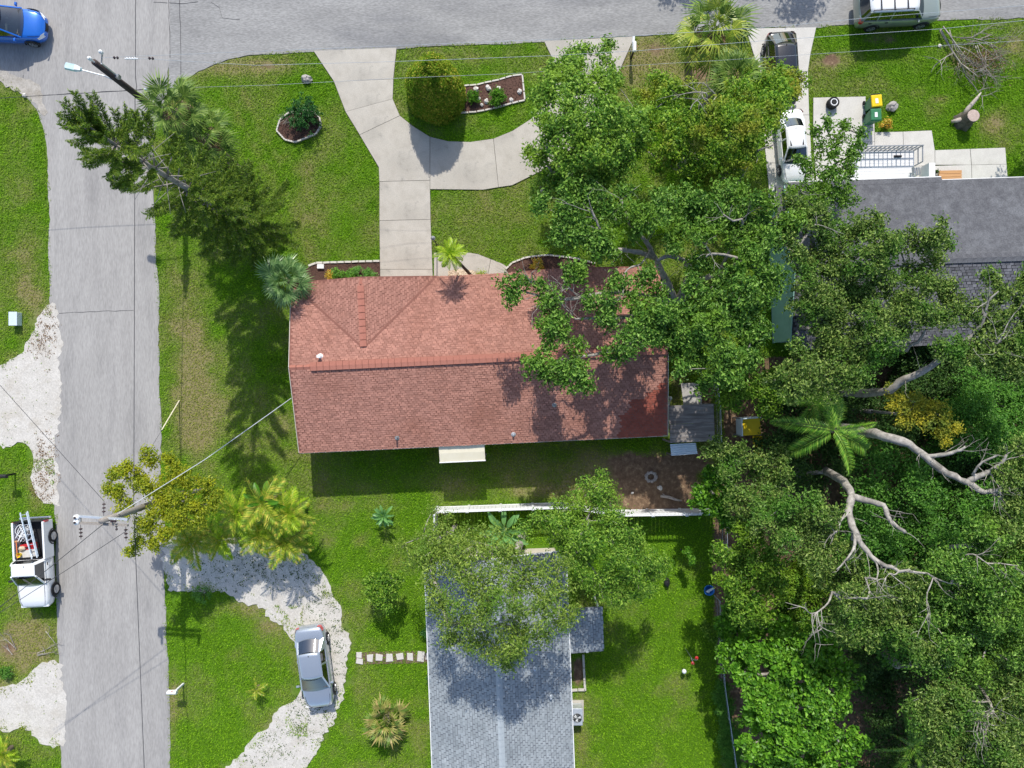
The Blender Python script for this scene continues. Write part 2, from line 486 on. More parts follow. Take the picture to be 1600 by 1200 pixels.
MT['frond_dead'] = MT['dead_leaf']
# ---------------------------------------------------------------- foliage builders
def unit(a):
    return a / np.maximum(np.linalg.norm(a, axis=-1, keepdims=True), 1e-6)

def leaf_quads(P, N, size, aspect=.5, fold=.22, droop=.25, rng=RNG, along=None):
    n = len(P)
    r_ = rng.normal(size=(n, 3)) if along is None else along
    t = unit(r_ - N * (r_ * N).sum(1, keepdims=True))
    b = np.cross(N, t)
    L = np.asarray(size).reshape(-1, 1) * np.ones((n, 1)); Wd = L * aspect
    base = P - t * L * .5
    tip = P + t * L * .5 - N * L * droop
    l = P + b * Wd * .5 + N * Wd * fold
    r2 = P - b * Wd * .5 + N * Wd * fold
    V = np.stack([base, r2, tip, l], 1).reshape(-1, 3)
    F = np.arange(4 * n).reshape(-1, 4)
    return V, F

def stick_prisms(A, B, ra, rb):
    """thin three-sided twigs from A to B"""
    n = len(A)
    d = unit(B - A)
    ref = np.where(np.abs(d[:, 2:3]) > .9, np.array([[1., 0, 0]]), np.array([[0, 0, 1.]]))
    x = unit(np.cross(d, ref)); y = np.cross(d, x)
    V = []
    for P, r_ in ((A, ra), (B, rb)):
        for k in range(3):
            t = 2 * math.pi * k / 3
            V.append(P + (x * math.cos(t) + y * math.sin(t)) * r_)
    V = np.stack(V, 1).reshape(-1, 3)
    q = np.array([[0, 1, 4, 3], [1, 2, 5, 4], [2, 0, 3, 5]])
    F = (np.arange(n)[:, None, None] * 6 + q[None]).reshape(-1, 4)
    return V, F

def curve3(a, b, sag=.12, n=4, rr=random):
    a = Vector(a); b = Vector(b)
    d = b - a
    m = (a + b) / 2 + Vector((rr.uniform(-1, 1), rr.uniform(-1, 1), rr.uniform(.2, 1))) * d.length * sag
    out = []
    for i in range(n + 1):
        t = i / n
        out.append(a * (1 - t) ** 2 + m * 2 * t * (1 - t) + b * t * t)
    return out

def crown_points(blobs, rng, tw_den=9.0, per=34, sig=.17, up=.75, flat=.6, rough=.2, shell=.45):
    """twig centres and leaf positions for a list of clumps (x, y, z, r, rz)"""
    Ps = []; Ns = []; TA = []; TB = []
    for (x, y, z, r, rz) in blobs:
        c = np.array([x, y, z])
        nt_ = max(5, int(math.pi * r * r * tw_den))
        d = rng.normal(size=(nt_, 3)); d = unit(d)
        flip = (d[:, 2] < 0) & (rng.random(nt_) < up)
        d[flip, 2] *= -1
        rad = (shell + (1 - shell) * rng.random(nt_) ** .5) * (1 + rng.normal(0, rough, nt_))
        tw = c + d * np.stack([r * rad, r * rad, rz * rad], 1)
        TA.append(np.repeat(c[None] - [[0, 0, rz * .3]], nt_, 0) * .45 + tw * .55); TB.append(tw)
        k = rng.poisson(per, nt_)
        idx = np.repeat(np.arange(nt_), k)
        off = rng.normal(0, sig, (len(idx), 3)); off[:, 2] *= flat
        p = tw[idx] + off
        out = unit(p - c)
        n = unit(np.array([0, 0, .85]) + out * .5 + rng.normal(0, .55, out.shape))
        Ps.append(p); Ns.append(n)
    return np.concatenate(Ps), np.concatenate(Ns), np.concatenate(TA), np.concatenate(TB)

def tree(name, label, cat, base, blobs, lmat, bark='bark', limbs=(), leaf=.14, aspect=.5, tw_den=9, per=34, sig=.17, dens=1.75,
         trunk_r=.2, fork=.35, group=None, seed=0, flat=.6, rough=.2, rzf=.75, shell=.45, twigs=True, main=True, limb_r=.05, lnoise=.5):
    """base: ground pixel; blobs: (u, v, z, r px); limbs: ([(u, v, z), ...], r0, r1)"""
    rng = np.random.default_rng(seed + 100)
    rr = random.Random(seed)
    b0 = G(*base)
    t = thing(name, label, cat, b0, 0, group)
    o = np.array(b0)
    bl = []
    for q in blobs:
        p = W(q[0], q[1], q[2]); r_ = q[3] / S * (HC - q[2]) / HC
        bl.append((p.x - o[0], p.y - o[1], p.z, r_, r_ * (q[4] if len(q) > 4 else rzf)))
    P, N, TA, TB = crown_points(bl, rng, tw_den * 1.15, per * dens, sig, flat=flat, rough=rough, shell=shell)
    P[:, 2] = np.maximum(P[:, 2], .06)
    V, F = leaf_quads(P, N, leaf * rng.uniform(1 - lnoise, 1 + lnoise, len(P)), aspect, rng=rng)
    np_mesh('crown', V, F, MT[lmat], t)
    mb = MB()
    nodes = []
    if main:
        zt = np.mean([q[2] for q in bl])
        cx = np.mean([q[0] for q in bl]); cy = np.mean([q[1] for q in bl])
        f = Vector((cx * fork * .6, cy * fork * .6, zt * fork))
        pts = curve3((0, 0, -.05), f, .06, 4, rr)
        mb.tube(pts, [trunk_r * 1.25, trunk_r, trunk_r * .92, trunk_r * .85, trunk_r * .8], 8)
        nodes.append(f)
    for pts, r0, r1 in limbs:
        w_ = [W(*p) - b0 for p in pts]
        # smooth the hand drawn limb
        q = []
        for i in range(len(w_) - 1):
            a, b = w_[i], w_[i + 1]
            p0 = w_[max(i - 1, 0)]; p3 = w_[min(i + 2, len(w_) - 1)]
            for j in range(3):
                s_ = j / 3
                q.append(.5 * ((2 * a) + (b - p0) * s_ + (2 * p0 - 5 * a + 4 * b - p3) * s_ * s_ + (3 * a - p0 - 3 * b + p3) * s_ ** 3))
        q.append(w_[-1])
        n = len(q)
        q = [p + Vector((rr.uniform(-1, 1), rr.uniform(-1, 1), rr.uniform(-1, 1))) * r0 * .16 for p in q]
        near = min(nodes, key=lambda p: (p - q[0]).length) if nodes else None
        if near is not None and (near - q[0]).length > .05:
            mb.tube(curve3(near, q[0] + (q[1] - q[0]) * .2, .1, 4, rr), [min(r0, .12)] * 4 + [r0 * .8], 6)
        mb.tube(q, [(r0 + (r1 - r0) * i / (n - 1)) * .9 * rr.uniform(.86, 1.14) for i in range(n)], 8)
        nodes += q[::2]
        for _ in range(2 + int(n / 4)):   # short bare side twigs
            k = rr.randint(n // 3, n - 1); d = (q[min(k + 1, n - 1)] - q[max(k - 1, 0)]).normalized()
            dd = (d * .6 + Vector((rr.uniform(-1, 1), rr.uniform(-1, 1), rr.uniform(-.1, .7)))).normalized()
            twiggy(mb, q[k], dd, rr.uniform(.5, 1.3), rr.uniform(.014, .026), 1, rr)
    # boughs grow outwards: each clump hangs on the nearest bough already there
    todo = [Vector((x, y, max(.1, z - rz * .45))) for (x, y, z, r_, rz) in bl]
    cost = lambda p, c: (p - c).length + max(0, p.z - c.z) * 1.5
    links = []
    if nodes:
        best = [min(((cost(p, c), p) for p in nodes), key=lambda t_: t_[0]) for c in todo]
        while todo:
            k = min(range(len(todo)), key=lambda i_: best[i_][0])
            c = todo.pop(k); p = best.pop(k)[1]
            links.append((p, c))
            for i_, q in enumerate(todo):
                d_ = cost(c, q) + .25
                if d_ < best[i_][0]: best[i_] = (d_, c)
    kids = {}
    for p, c in reversed(links): kids[tuple(p)] = kids.get(tuple(p), 0) + 1 + kids.get(tuple(c), 0)
    for p, c in links:
        a = min(limb_r * 2.2, limb_r * .45 * math.sqrt(1 + kids.get(tuple(c), 0)))
        mb.tube(curve3(p, c, .14, 3, rr), [a, a * .9, a * .8, a * .65], 5)
    if mb.v: mb.build('trunk', MT[bark], t, smooth=True)
    if twigs:
        V, F = stick_prisms(TA, TB, .016, .006)
        np_mesh('twigs', V, F, MT[bark], t)['kind'] = 'stuff'
    return t

def fill(poly, spacing, z, r, seed=0, jit=.3, zj=.5):
    """clump centres spread over a polygon of photograph pixels"""
    rr = random.Random(seed)
    xs = [p[0] for p in poly]; ys = [p[1] for p in poly]
    out = []
    y = min(ys); row = 0
    while y < max(ys):
        x = min(xs) + (spacing / 2 if row % 2 else 0)
        while x < max(xs):
            u = x + rr.uniform(-jit, jit) * spacing; v = y + rr.uniform(-jit, jit) * spacing
            if inpoly(np.array([u]), np.array([v]), poly)[0]:
                zz = z(u, v) if callable(z) else z
                out.append((u, v, zz + rr.uniform(-zj, zj), r * rr.uniform(.8, 1.2)))
            x += spacing
        y += spacing * .87; row += 1
    return out

# ---- palm fronds (built along +x from the origin, copied around the crown)
def fan_frond(L=.9, pet=.7, n=20, droop=.5, seed=0, spread=112, wide=.03):
    rr = random.Random(seed)
    V = []; F = []
    def quad(a, b, c, d):
        k = len(V); V.extend([a, b, c, d]); F.append((k, k + 1, k + 2, k + 3))
    # petiole
    for s_ in (-1, 1):
        quad((0, s_ * .018, 0), (pet, s_ * .012, .02), (pet, 0, .035), (0, 0, .02))
    for i in range(n):
        a = R(-spread + 2 * spread * i / (n - 1) + rr.uniform(-3, 3))
        l = L * (1 - .28 * abs(i / (n - 1) - .5) * 2) * rr.uniform(.85, 1.08)
        dx, dy = math.cos(a), math.sin(a)
        px, py = -dy, dx
        wd = wide * (1 + .27 * rr.random())
        dr = droop * rr.uniform(.6, 1.4)
        p0 = Vector((pet, 0, .03))
        p1 = p0 + Vector((dx, dy, .05)) * l * .55
        p2 = p0 + Vector((dx, dy, 0)) * l - Vector((0, 0, dr * l * .5))
        wv = Vector((px, py, .25)) * wd; wv2 = Vector((px, py, -.25)) * wd
        quad(p0, p1 - wv, p1, p0); F[-1] = F[-1]
        k = len(V)
        V.extend([p0, p1 + wv, p2, p1 - wv2])
        F.append((k, k + 1, k + 2, k + 3))
    F = [f for f in F]
    return np.array([tuple(v) for v in V]), np.array(F)

def pinnate_frond(L=2.0, n=34, leafl=.45, droop=.5, seed=0, wide=.045, vee=.35):
    rr = random.Random(seed)
    V = []; F = []
    pts = []
    for i in range(n + 1):
        t = i / n
        pts.append(Vector((L * t * (1 - .12 * t), 0, L * (.35 * t - droop * t * t))))
    for i in range(n):
        k = len(V)
        a, b = pts[i], pts[i + 1]
        wd = .022 * (1 - i / n) + .006
        V.extend([a + Vector((0, wd, 0)), a - Vector((0, wd, 0)), b - Vector((0, wd, 0)), b + Vector((0, wd, 0))])
        F.append((k, k + 1, k + 2, k + 3))
    for i in range(3, n + 1):
        t = i / n
        l = leafl * math.sin(math.pi * min(1, .12 + t * .86)) ** .6 * rr.uniform(.85, 1.1)
        for s_ in (-1, 1):
            d = Vector((.55 + .35 * t, s_ * 1.0, vee * rr.uniform(.3, 1.2))).normalized()
            p0 = pts[i]; p2 = p0 + d * l - Vector((0, 0, l * .35 * rr.uniform(.5, 1.3)))
            pm = (p0 + p2) / 2 + Vector((0, 0, l * .10))
            wv = Vector((1, 0, .3 * s_)) * wide * .5
            k = len(V)
            V.extend([p0, pm - wv, p2, pm + wv])
            F.append((k, k + 1, k + 2, k + 3) if s_ > 0 else (k + 3, k + 2, k + 1, k))
    return np.array([tuple(v) for v in V]), np.array(F)

def paddle_leaf(L=1.0, wd=.32, pet=.5, droop=.35, seed=0):
    rr = random.Random(seed)
    n = 7
    V = []; F = []
    def pt(t): return Vector((pet + L * t, 0, .15 * pet + L * (.25 * t - droop * t * t)))
    k = 0
    V += [(0, -.02, 0), (0, .02, 0), tuple(pt(0) + Vector((0, .015, 0))), tuple(pt(0) - Vector((0, .015, 0)))]
    F.append((0, 3, 2, 1))
    for i in range(n + 1):
        t = i / n
        h = wd * .5 * math.sin(math.pi * (.06 + .9 * t)) ** .7 * rr.uniform(.92, 1.05)
        p = pt(t)
        V += [tuple(p + Vector((0, h, h * .3))), tuple(p), tuple(p + Vector((0, -h, h * .3)))]
    for i in range(n):
        o = 4 + i * 3
        F += [(o, o + 1, o + 4, o + 3), (o + 1, o + 2, o + 5, o + 4)]
    return np.array(V), np.array(F)

def frond_meshes(kind, lmat, count=3, **kw):
    out = []
    for i in range(count):
        V, F = kind(seed=i + 1, **kw)
        o = np_mesh('frond', V, F, MT[lmat])
        out.append(o.data)
        bpy.data.objects.remove(o)
    return out

def palm(name, label, cat, base, top, meshes, n=28, trunk_r=.15, bark='palm_trunk', elev=(75, -35), scale=1.0, group=None,
         seed=0, part_name='frond', dead=None, trunk=True, roll=15, jit=14):
    """base: ground pixel; top: (u, v, z) where the fronds start"""
    rr = random.Random(seed + 50)
    b0 = G(*base)
    t = thing(name, label, cat, b0, 0, group)
    tp = W(*top) - b0
    if trunk:
        mb = MB()
        m = Vector((tp.x * .35, tp.y * .35, tp.z * .5))
        pts = []
        for i in range(9):
            s_ = i / 8
            pts.append(Vector((0, 0, -.05)) * (1 - s_) ** 2 + m * 2 * s_ * (1 - s_) + tp * s_ * s_)
        mb.tube(pts, [trunk_r * (1.25 - .3 * i / 8) * (1.04 if i % 2 else .96) for i in range(9)], 9)
        mb.build('trunk', MT[bark], t, smooth=True)
    for i in range(n):
        q = i / max(1, n - 1)
        el = elev[0] + (elev[1] - elev[0]) * q ** .85 + rr.uniform(-7, 7)
        az = i * 137.5 + rr.uniform(-jit, jit)
        me = meshes[i % len(meshes)]
        if dead and q > .88: me = dead[i % len(dead)]
        o = bpy.data.objects.new(part_name, me)
        link(o, t)
        s_ = scale * rr.uniform(.85, 1.1) * (.62 + .38 * min(1, i / 6))
        o.matrix_local = Matrix.Translation(tp + Vector((0, 0, .1 * (1 - q)))) @ Matrix.Rotation(R(az), 4, 'Z') @ Matrix.Rotation(R(-el), 4, 'Y') @ Matrix.Rotation(R(rr.uniform(-roll, roll)), 4, 'X') @ Matrix.Scale(s_, 4)
    return t

def clump_plant(name, label, cat, base, lmat, r_px, h, seed=0, leaf=.09, den=60, aspect=.5, group=None, bark='bark_dark', per=26, sig=.07, rz=None):
    """a low bush: one rounded mound of leaves on short stems"""
    rng = np.random.default_rng(seed + 900)
    b0 = G(*base)
    t = thing(name, label, cat, b0, 0, group)
    r_ = r_px / S
    P, N, TA, TB = crown_points([(0, 0, h * .5, r_, h * .5)], rng, den, per, sig, up=.8, shell=.55)
    P[:, 2] = np.maximum(P[:, 2], .03)
    V, F = leaf_quads(P, N, leaf * rng.uniform(.7, 1.3, len(P)), aspect, rng=rng)
    np_mesh('foliage', V, F, MT[lmat], t)
    A = np.zeros_like(TB); A[:, :2] = TB[:, :2] * .2
    V, F = stick_prisms(A, TB, .014, .005)
    np_mesh('stems', V, F, MT[bark], t)['kind'] = 'stuff'
    return t
# ---------------------------------------------------------------- ground layout (ground pixels)
STREET = [(-400, -260), (2000, -260), (2000, 8), (1600, 28), (1400, 37), (1275, 43), (1165, 44), (990, 57), (850, 65), (620, 75), (490, 80), (400, 85), (345, 97), (310, 113), (288, 128), (262, 148), (262, -260)][1:-2]
STREET = [(262, -260), (2000, -260), (2000, 8), (1600, 28), (1400, 37), (1275, 43), (1165, 44), (990, 57), (850, 65), (620, 75), (490, 80), (400, 85), (345, 97), (310, 113), (288, 128), (264, 147)]
SIDE = [(-500, -260), (262, -260), (264, 147), (248, 175), (238, 230), (240, 300), (243, 370), (247, 470), (250, 600), (252, 700), (255, 800), (257, 900), (259, 950), (262, 1050), (265, 1200), (270, 1600),
        (97, 1600), (94, 1175), (92, 1100), (90, 1000), (88, 900), (85, 800), (84, 680), (80, 560), (78, 450), (78, 360), (76, 300), (74, 250), (69, 205), (58, 172), (40, 150), (18, 132), (0, 114), (-500, 112)]
SAND_WEST = [(-300, 570), (0, 567), (12, 556), (35, 546), (48, 525), (52, 500), (66, 485), (82, 470), (92, 480), (94, 800), (78, 790), (62, 778), (48, 770), (42, 752), (45, 735), (46, 712), (38, 698), (0, 697), (-300, 700)]
SAND_SOUTHWEST = [(-300, 1075), (0, 1073), (30, 1068), (50, 1055), (70, 1040), (85, 1033), (97, 1035), (105, 1168), (85, 1162), (65, 1158), (50, 1140), (30, 1138), (0, 1143), (-300, 1145)]
SAND_CORNER = [(-300, 111), (20, 111), (50, 119), (66, 150), (72, 182), (66, 176), (58, 167), (42, 152), (24, 141), (0, 133), (-300, 132)]
SHELL_LOOP = [(250, 842), (330, 848), (400, 845), (470, 862), (495, 890), (512, 920), (530, 942), (541, 970), (548, 1010), (544, 1060), (531, 1090), (521, 1130), (503, 1160), (486, 1185), (470, 1240), (310, 1240), (345, 1205), (395, 1165), (415, 1140), (440, 1110), (462, 1080), (468, 1060), (462, 1005), (440, 972), (410, 951), (385, 940), (350, 928), (300, 922), (262, 932)]
DRIVE_SLABS = [
    [(490, 80), (620, 75), (615, 124), (522, 128)],
    [(522, 128), (615, 124), (614, 155), (540, 175)],
    [(540, 175), (614, 155), (625, 181), (562, 211)],
    [(562, 211), (625, 181), (645, 197), (672, 214), (672, 282), (593, 284), (592, 262)],
    [(593, 284), (672, 282), (673, 343), (593, 345)],
    [(593, 345), (673, 343), (676, 421), (594, 421)],
    [(594, 421), (676, 421), (678, 468), (594, 468)],
    [(672, 214), (700, 221), (735, 222), (771, 217), (779, 293), (755, 297), (672, 296)],
    [(771, 217), (800, 205), (830, 186), (845, 170), (910, 225), (880, 240), (845, 268), (800, 290), (779, 293)],
    [(845, 170), (862, 148), (872, 118), (960, 130), (935, 175), (910, 225)],
    [(872, 118), (862, 90), (850, 65), (992, 57), (975, 95), (960, 130)]]
WALK_SLABS = [
    [(678, 395), (727, 394), (716, 422), (712, 452), (678, 468)],
    [(727, 394), (747, 397), (767, 405), (761, 436), (738, 424), (716, 422)],
    [(767, 405), (785, 412), (800, 422), (812, 446), (761, 446), (761, 436)]]
RIGHT_SLABS = [
    [(1165, 45), (1275, 43), (1266, 85), (1262, 112), (1185, 112)],
    [(1185, 112), (1262, 112), (1264, 180), (1190, 180)],
    [(1190, 180), (1264, 180), (1268, 255), (1197, 255)],
    [(1197, 255), (1268, 255), (1275, 300), (1275, 345), (1206, 345)]]
PATIO_SLABS = [
    [(1270, 153), (1352, 151), (1352, 192), (1366, 192), (1366, 222), (1270, 224)],
    [(1270, 224), (1366, 222), (1366, 300), (1276, 300)],
    [(1366, 207), (1410, 206), (1412, 262), (1366, 262)],
    [(1410, 206), (1455, 204), (1460, 235), (1460, 258), (1412, 262)],
    [(1460, 235), (1515, 233), (1517, 258), (1460, 258)],
    [(1515, 233), (1570, 231), (1572, 257), (1517, 258)],
    [(1366, 262), (1517, 258), (1518, 296), (1366, 300)],
    [(1517, 258), (1572, 257), (1575, 296), (1518, 296)]]
BED_ROUND = [(433, 205), (438, 188), (450, 178), (468, 172), (488, 174), (500, 184), (502, 198), (494, 210), (480, 216), (462, 223), (446, 219)]
BED_LONG = [(722, 135), (745, 133), (780, 125), (800, 119), (816, 117), (820, 157), (800, 162), (770, 170), (745, 175), (720, 177)]
BED_HOUSE = [(470, 430), (482, 416), (494, 411), (594, 408), (594, 470), (470, 470)]
BED_ENTRY = [(790, 421), (800, 411), (820, 403), (840, 400), (858, 399), (900, 404), (930, 412), (930, 460), (812, 460)]
RED_ROOF = [(490, 700), (1027, 675), (1016, 425), (478, 450)]
GREY_ROOF_S = [(674, 850), (875, 850), (889, 1260), (690, 1260)]
DARK_ROOF = [(1207, 300), (1700, 292), (1700, 545), (1212, 550)]
WOODS = [(1118, 800), (1135, 700), (1130, 640), (1160, 600), (1180, 560), (1560, 545), (1700, 540), (1700, 1400), (1160, 1400), (1150, 1180), (1126, 1060), (1118, 960), (1112, 900)]

# ground sheet with painted-by-nature patches: dry grass and bare soil
DRY = [(300, 560, 30, 120, .5), (310, 660, 40, 60, .7), (300, 300, 30, 60, .2), (345, 105, 60, 14, .9), (430, 103, 50, 16, .8), (560, 330, 40, 60, .35), (510, 215, 40, 60, .35), (540, 240, 25, 60, .3),
       (400, 190, 30, 60, .15), (760, 340, 90, 50, .35), (830, 400, 20, 20, .4), (700, 90, 70, 10, .45), (760, 200, 50, 14, .25), (985, 110, 30, 40, .5), (1020, 90, 40, 30, .9), (1110, 120, 60, 30, 1.0),
       (40, 400, 25, 80, .35), (45, 470, 25, 40, .7), (30, 250, 30, 60, .25), (25, 1000, 40, 40, .8), (60, 1000, 25, 40, .6), (20, 945, 30, 20, .2), (60, 760, 22, 50, .8), (270, 1120, 10, 100, .5), (460, 1090, 14, 50, .2),
       (385, 950, 40, 14, .9), (425, 975, 20, 16, .9), (510, 845, 16, 12, .8), (560, 845, 14, 10, .7), (600, 880, 20, 10, .3), (565, 790, 60, 10, .4), (850, 770, 60, 14, .6), (700, 765, 60, 12, .4), (940, 760, 40, 40, 1.0),
       (830, 745, 100, 30, .45), (560, 765, 40, 16, .35), (905, 1150, 14, 60, .8), (930, 1180, 20, 30, .4), (1470, 155, 16, 6, .8), (1460, 175, 16, 8, .5), (1553, 190, 22, 20, 1.1), (1300, 100, 40, 22, .8), (1480, 90, 60, 16, .35),
       (1075, 885, 30, 20, .3), (655, 1160, 16, 16, .5), (665, 830, 20, 30, .4), (1590, 60, 20, 40, .6), (480, 600, 20, 60, .1), (290, 640, 20, 80, .4), (1060, 610, 20, 60, .8), (1130, 560, 40, 40, .3)]
SOIL = [(1000, 740, 45, 32, 1.3), (1050, 765, 50, 34, 1.2), (1070, 720, 40, 20, 1.0), (955, 720, 30, 12, .6), (1015, 790, 60, 12, 1.0), (1100, 640, 24, 60, 1.0), (1060, 600, 20, 30, .4), (1300, 92, 16, 14, .9), (1385, 62, 60, 10, .5), (1030, 80, 30, 16, .6),
        (1120, 110, 60, 22, .8), (905, 1050, 9, 34, .9), (898, 1100, 6, 10, 1.0), (1125, 1000, 6, 120, .9), (1135, 1140, 6, 90, .9), (1120, 870, 14, 40, .8), (1555, 190, 14, 12, .5), (420, 105, 20, 9, .5), (10, 1010, 20, 20, .6),
        (450, 285, 10, 10, .0), (640, 620, 200, 60, .3), (210, 170, 20, 20, .7), (1045, 925, 6, 8, .6)]
for i_ in range(16):   # faint mower tracks across the corner lawn
    for dx_ in (0, 26): DRY.append((352 + dx_ + i_ * 4.4, 140 + i_ * 8.6, 4, 6, .28))
def field(U, V_, spots):
    f = np.zeros(U.shape)
    for (u, v, ru, rv, a) in spots:
        f += a * np.exp(-((U - u) / ru) ** 2 - ((V_ - v) / rv) ** 2)
    return f
def vnoise(X, Y, sc, seed=0):
    """smooth value noise"""
    rr = np.random.default_rng(seed); T = rr.random((64, 64))
    x = X / sc + 500.3; y = Y / sc + 500.7
    i = np.floor(x).astype(int); j = np.floor(y).astype(int); fx = x - i; fy = y - j
    fx = fx * fx * (3 - 2 * fx); fy = fy * fy * (3 - 2 * fy)
    g = lambda a, b: T[a % 64, b % 64]
    return (g(i, j) * (1 - fx) + g(i + 1, j) * fx) * (1 - fy) + (g(i, j + 1) * (1 - fx) + g(i + 1, j + 1) * fx) * fy
def fbm(X, Y, sc, seed=0):
    return (vnoise(X, Y, sc, seed) + .5 * vnoise(X, Y, sc / 2.1, seed + 1) + .25 * vnoise(X, Y, sc / 4.3, seed + 2)) / 1.75
def dryness(X, Y):
    U = X * S + 800; V_ = 600 - Y * S
    n = fbm(X, Y, 2.6, 3); n2 = fbm(X, Y, .7, 9)
    lush = np.clip((V_ - 760) / 60, 0, 1) * (U > 480) + (U > 1280) * (V_ < 300) + ((U > 250) & (U < 480) & (V_ > 900))
    base = .17 - .12 * np.clip(lush, 0, 1)
    return np.clip(field(U, V_, DRY) + base + (n - .5) * 1.15 + (n2 - .5) * .9, 0, 1)
def soilness(X, Y):
    U = X * S + 800; V_ = 600 - Y * S
    s_ = field(U, V_, SOIL)
    s_ = np.maximum(s_, inpoly(U, V_, WOODS) * 1.0)
    return np.clip(s_ + (fbm(X, Y, .9, 21) - .5) * .9 * (s_ > .05), 0, 1.2)

xs = np.concatenate([[-400, -200, -100, -60], np.arange(-38, 38.01, .3), [60, 100, 200, 400]])
ys = np.concatenate([[-400, -200, -100, -50], np.arange(-28, 32.01, .3), [50, 100, 200, 400]])
GX, GY = np.meshgrid(xs, ys)
gz = (fbm(GX, GY, 3.0, 5) - .5) * .03 * (np.abs(GX) < 38)
gz = gz - .02
nx, ny = len(xs), len(ys)
ii, jj = np.meshgrid(np.arange(nx - 1), np.arange(ny - 1))
o_ = (jj * nx + ii).ravel()
Fg = np.stack([o_, o_ + 1, o_ + nx + 1, o_ + nx], 1)
def ground_mat():
    m, nt, bs = new_mat('lawn_ground')
    vec = coords(nt)
    ad = nd(nt, 'ShaderNodeAttribute', attribute_name='dry').outputs['Fac']
    so = nd(nt, 'ShaderNodeAttribute', attribute_name='soil').outputs['Fac']
    n1 = noise(nt, vec, 9, 6, .7)
    green = ramp(nt, n1, [(.3, (.065, .14, .010)), (.7, (.12, .25, .016))])
    dry = ramp(nt, n1, [(.3, (.17, .15, .06)), (.7, (.31, .27, .14))])
    col = mixc(nt, ad, green, dry)
    soil = ramp(nt, noise(nt, vec, 3.5, 7, .75), [(.3, (.10, .066, .043)), (.52, (.185, .122, .08)), (.70, (.36, .265, .165))])
    col = mixc(nt, mapr(nt, so, .35, .75), col, soil)
    nt.links.new(col, bs.inputs['Base Color'])
    bs.inputs['Roughness'].default_value = .95
    bs.inputs['Specular IOR Level'].default_value = .1
    b = nd(nt, 'ShaderNodeBump'); b.inputs['Strength'].default_value = .8; b.inputs['Distance'].default_value = .04
    nt.links.new(noise(nt, vec, 22, 6, .75), b.inputs['Height']); nt.links.new(b.outputs[0], bs.inputs['Normal'])
    return m
ground = np_mesh('ground', np.stack([GX.ravel(), GY.ravel(), gz.ravel()], 1), Fg, ground_mat(), smooth=True,
                 attrs={'dry': dryness(GX.ravel(), GY.ravel()), 'soil': soilness(GX.ravel(), GY.ravel())})
ground['kind'] = 'structure'

def sheet(name, poly, z0, z1, mat, rag=None):
    P = gp(poly)
    if rag: P = ragged(P, rag[0], rag[1], rag[2])
    mb = MB(); mb.prism(P, z0, z1)
    o = mb.build(name, MT[mat]); o['kind'] = 'structure'
    return o
street = sheet('street', STREET, -.05, .014, 'asphalt', (.3, .035, 3))
side = sheet('side_street', SIDE, -.05, .018, 'asphalt_pale', (.3, .045, 4))
# tar seams and cracks
def crack(parent, pts, wd=.03, z=.021, seed=0):
    rr = random.Random(seed)
    q = []
    for i in range(len(pts) - 1):
        a = G(*pts[i]); b = G(*pts[i + 1]); n = max(2, int((b - a).length / .35))
        for j in range(n):
            q.append(a.lerp(b, j / n) + Vector((rr.uniform(-.02, .02), rr.uniform(-.02, .02), 0)))
    q.append(G(*pts[-1]))
    mb = MB()
    for i in range(len(q) - 1):
        d = (q[i + 1] - q[i]).normalized(); p = Vector((-d.y, d.x, 0)) * wd * .5 * rr.uniform(.6, 1.3)
        mb.add([q[i] - p + Vector((0, 0, z)), q[i + 1] - p + Vector((0, 0, z)), q[i + 1] + p + Vector((0, 0, z)), q[i] + p + Vector((0, 0, z))], [(0, 1, 2, 3)])
    return mb.build('crack', MT['tar'], parent)
crack(side, [(82, 490), (140, 487), (209, 485)], .035, seed=1)
crack(side, [(36, 151), (120, 146), (236, 139)], .03, seed=2)
crack(street, [(264, 0), (266, 90)], .03, seed=3)
crack(street, [(279, -40), (282, 40), (283, 126)], .03, seed=4)
crack(side, [(240, 4), (262, 5)], .03, seed=5)
crack(street, [(264, 5), (290, 6), (310, 3)], .03, seed=6)
crack(street, [(330, 3), (343, 12), (348, 28), (375, 31)], .022, seed=7)
crack(side, [(37, 118), (36, 140), (42, 152)], .03, seed=8)

for i, (nm, P) in enumerate((('sand_driveway', SAND_WEST), ('sand_driveway', SAND_SOUTHWEST), ('sand_verge', SAND_CORNER), ('shell_driveway', SHELL_LOOP))):
    sheet(nm, P, -.05, .026 + .004 * (nm == 'shell_driveway'), 'sand_dirty' if nm == 'sand_verge' else 'sand', (.18, .13, 10 + i))

def slabs(name, polys, mat, z=.05, gap=.014, base_poly=None):
    mb = MB()
    for P in polys: mb.prism(gp(P), -.05, z - .02)
    st = mb.build(name, MT['joint']); st['kind'] = 'structure'
    rr = random.Random(len(polys))
    for P in polys:
        q = gp(P); c = (sum(p[0] for p in q) / len(q), sum(p[1] for p in q) / len(q))
        s_ = []
        for p in q:
            d = math.hypot(p[0] - c[0], p[1] - c[1]); k = (d - gap * 1.2) / d
            s_.append((c[0] + (p[0] - c[0]) * k, c[1] + (p[1] - c[1]) * k))
        mb = MB((c[0], c[1], 0)); mb.prism(s_, -.04, z + rr.uniform(-.004, .004))
        o = mb.build('slab', MT[mat], st); o.location = (c[0], c[1], 0)
    return st
slabs('driveway', DRIVE_SLABS, 'concrete')
slabs('walkway', WALK_SLABS, 'concrete', .045)
slabs('neighbour_driveway', RIGHT_SLABS, 'concrete_white', .05)
slabs('patio', PATIO_SLABS, 'concrete_white', .055)

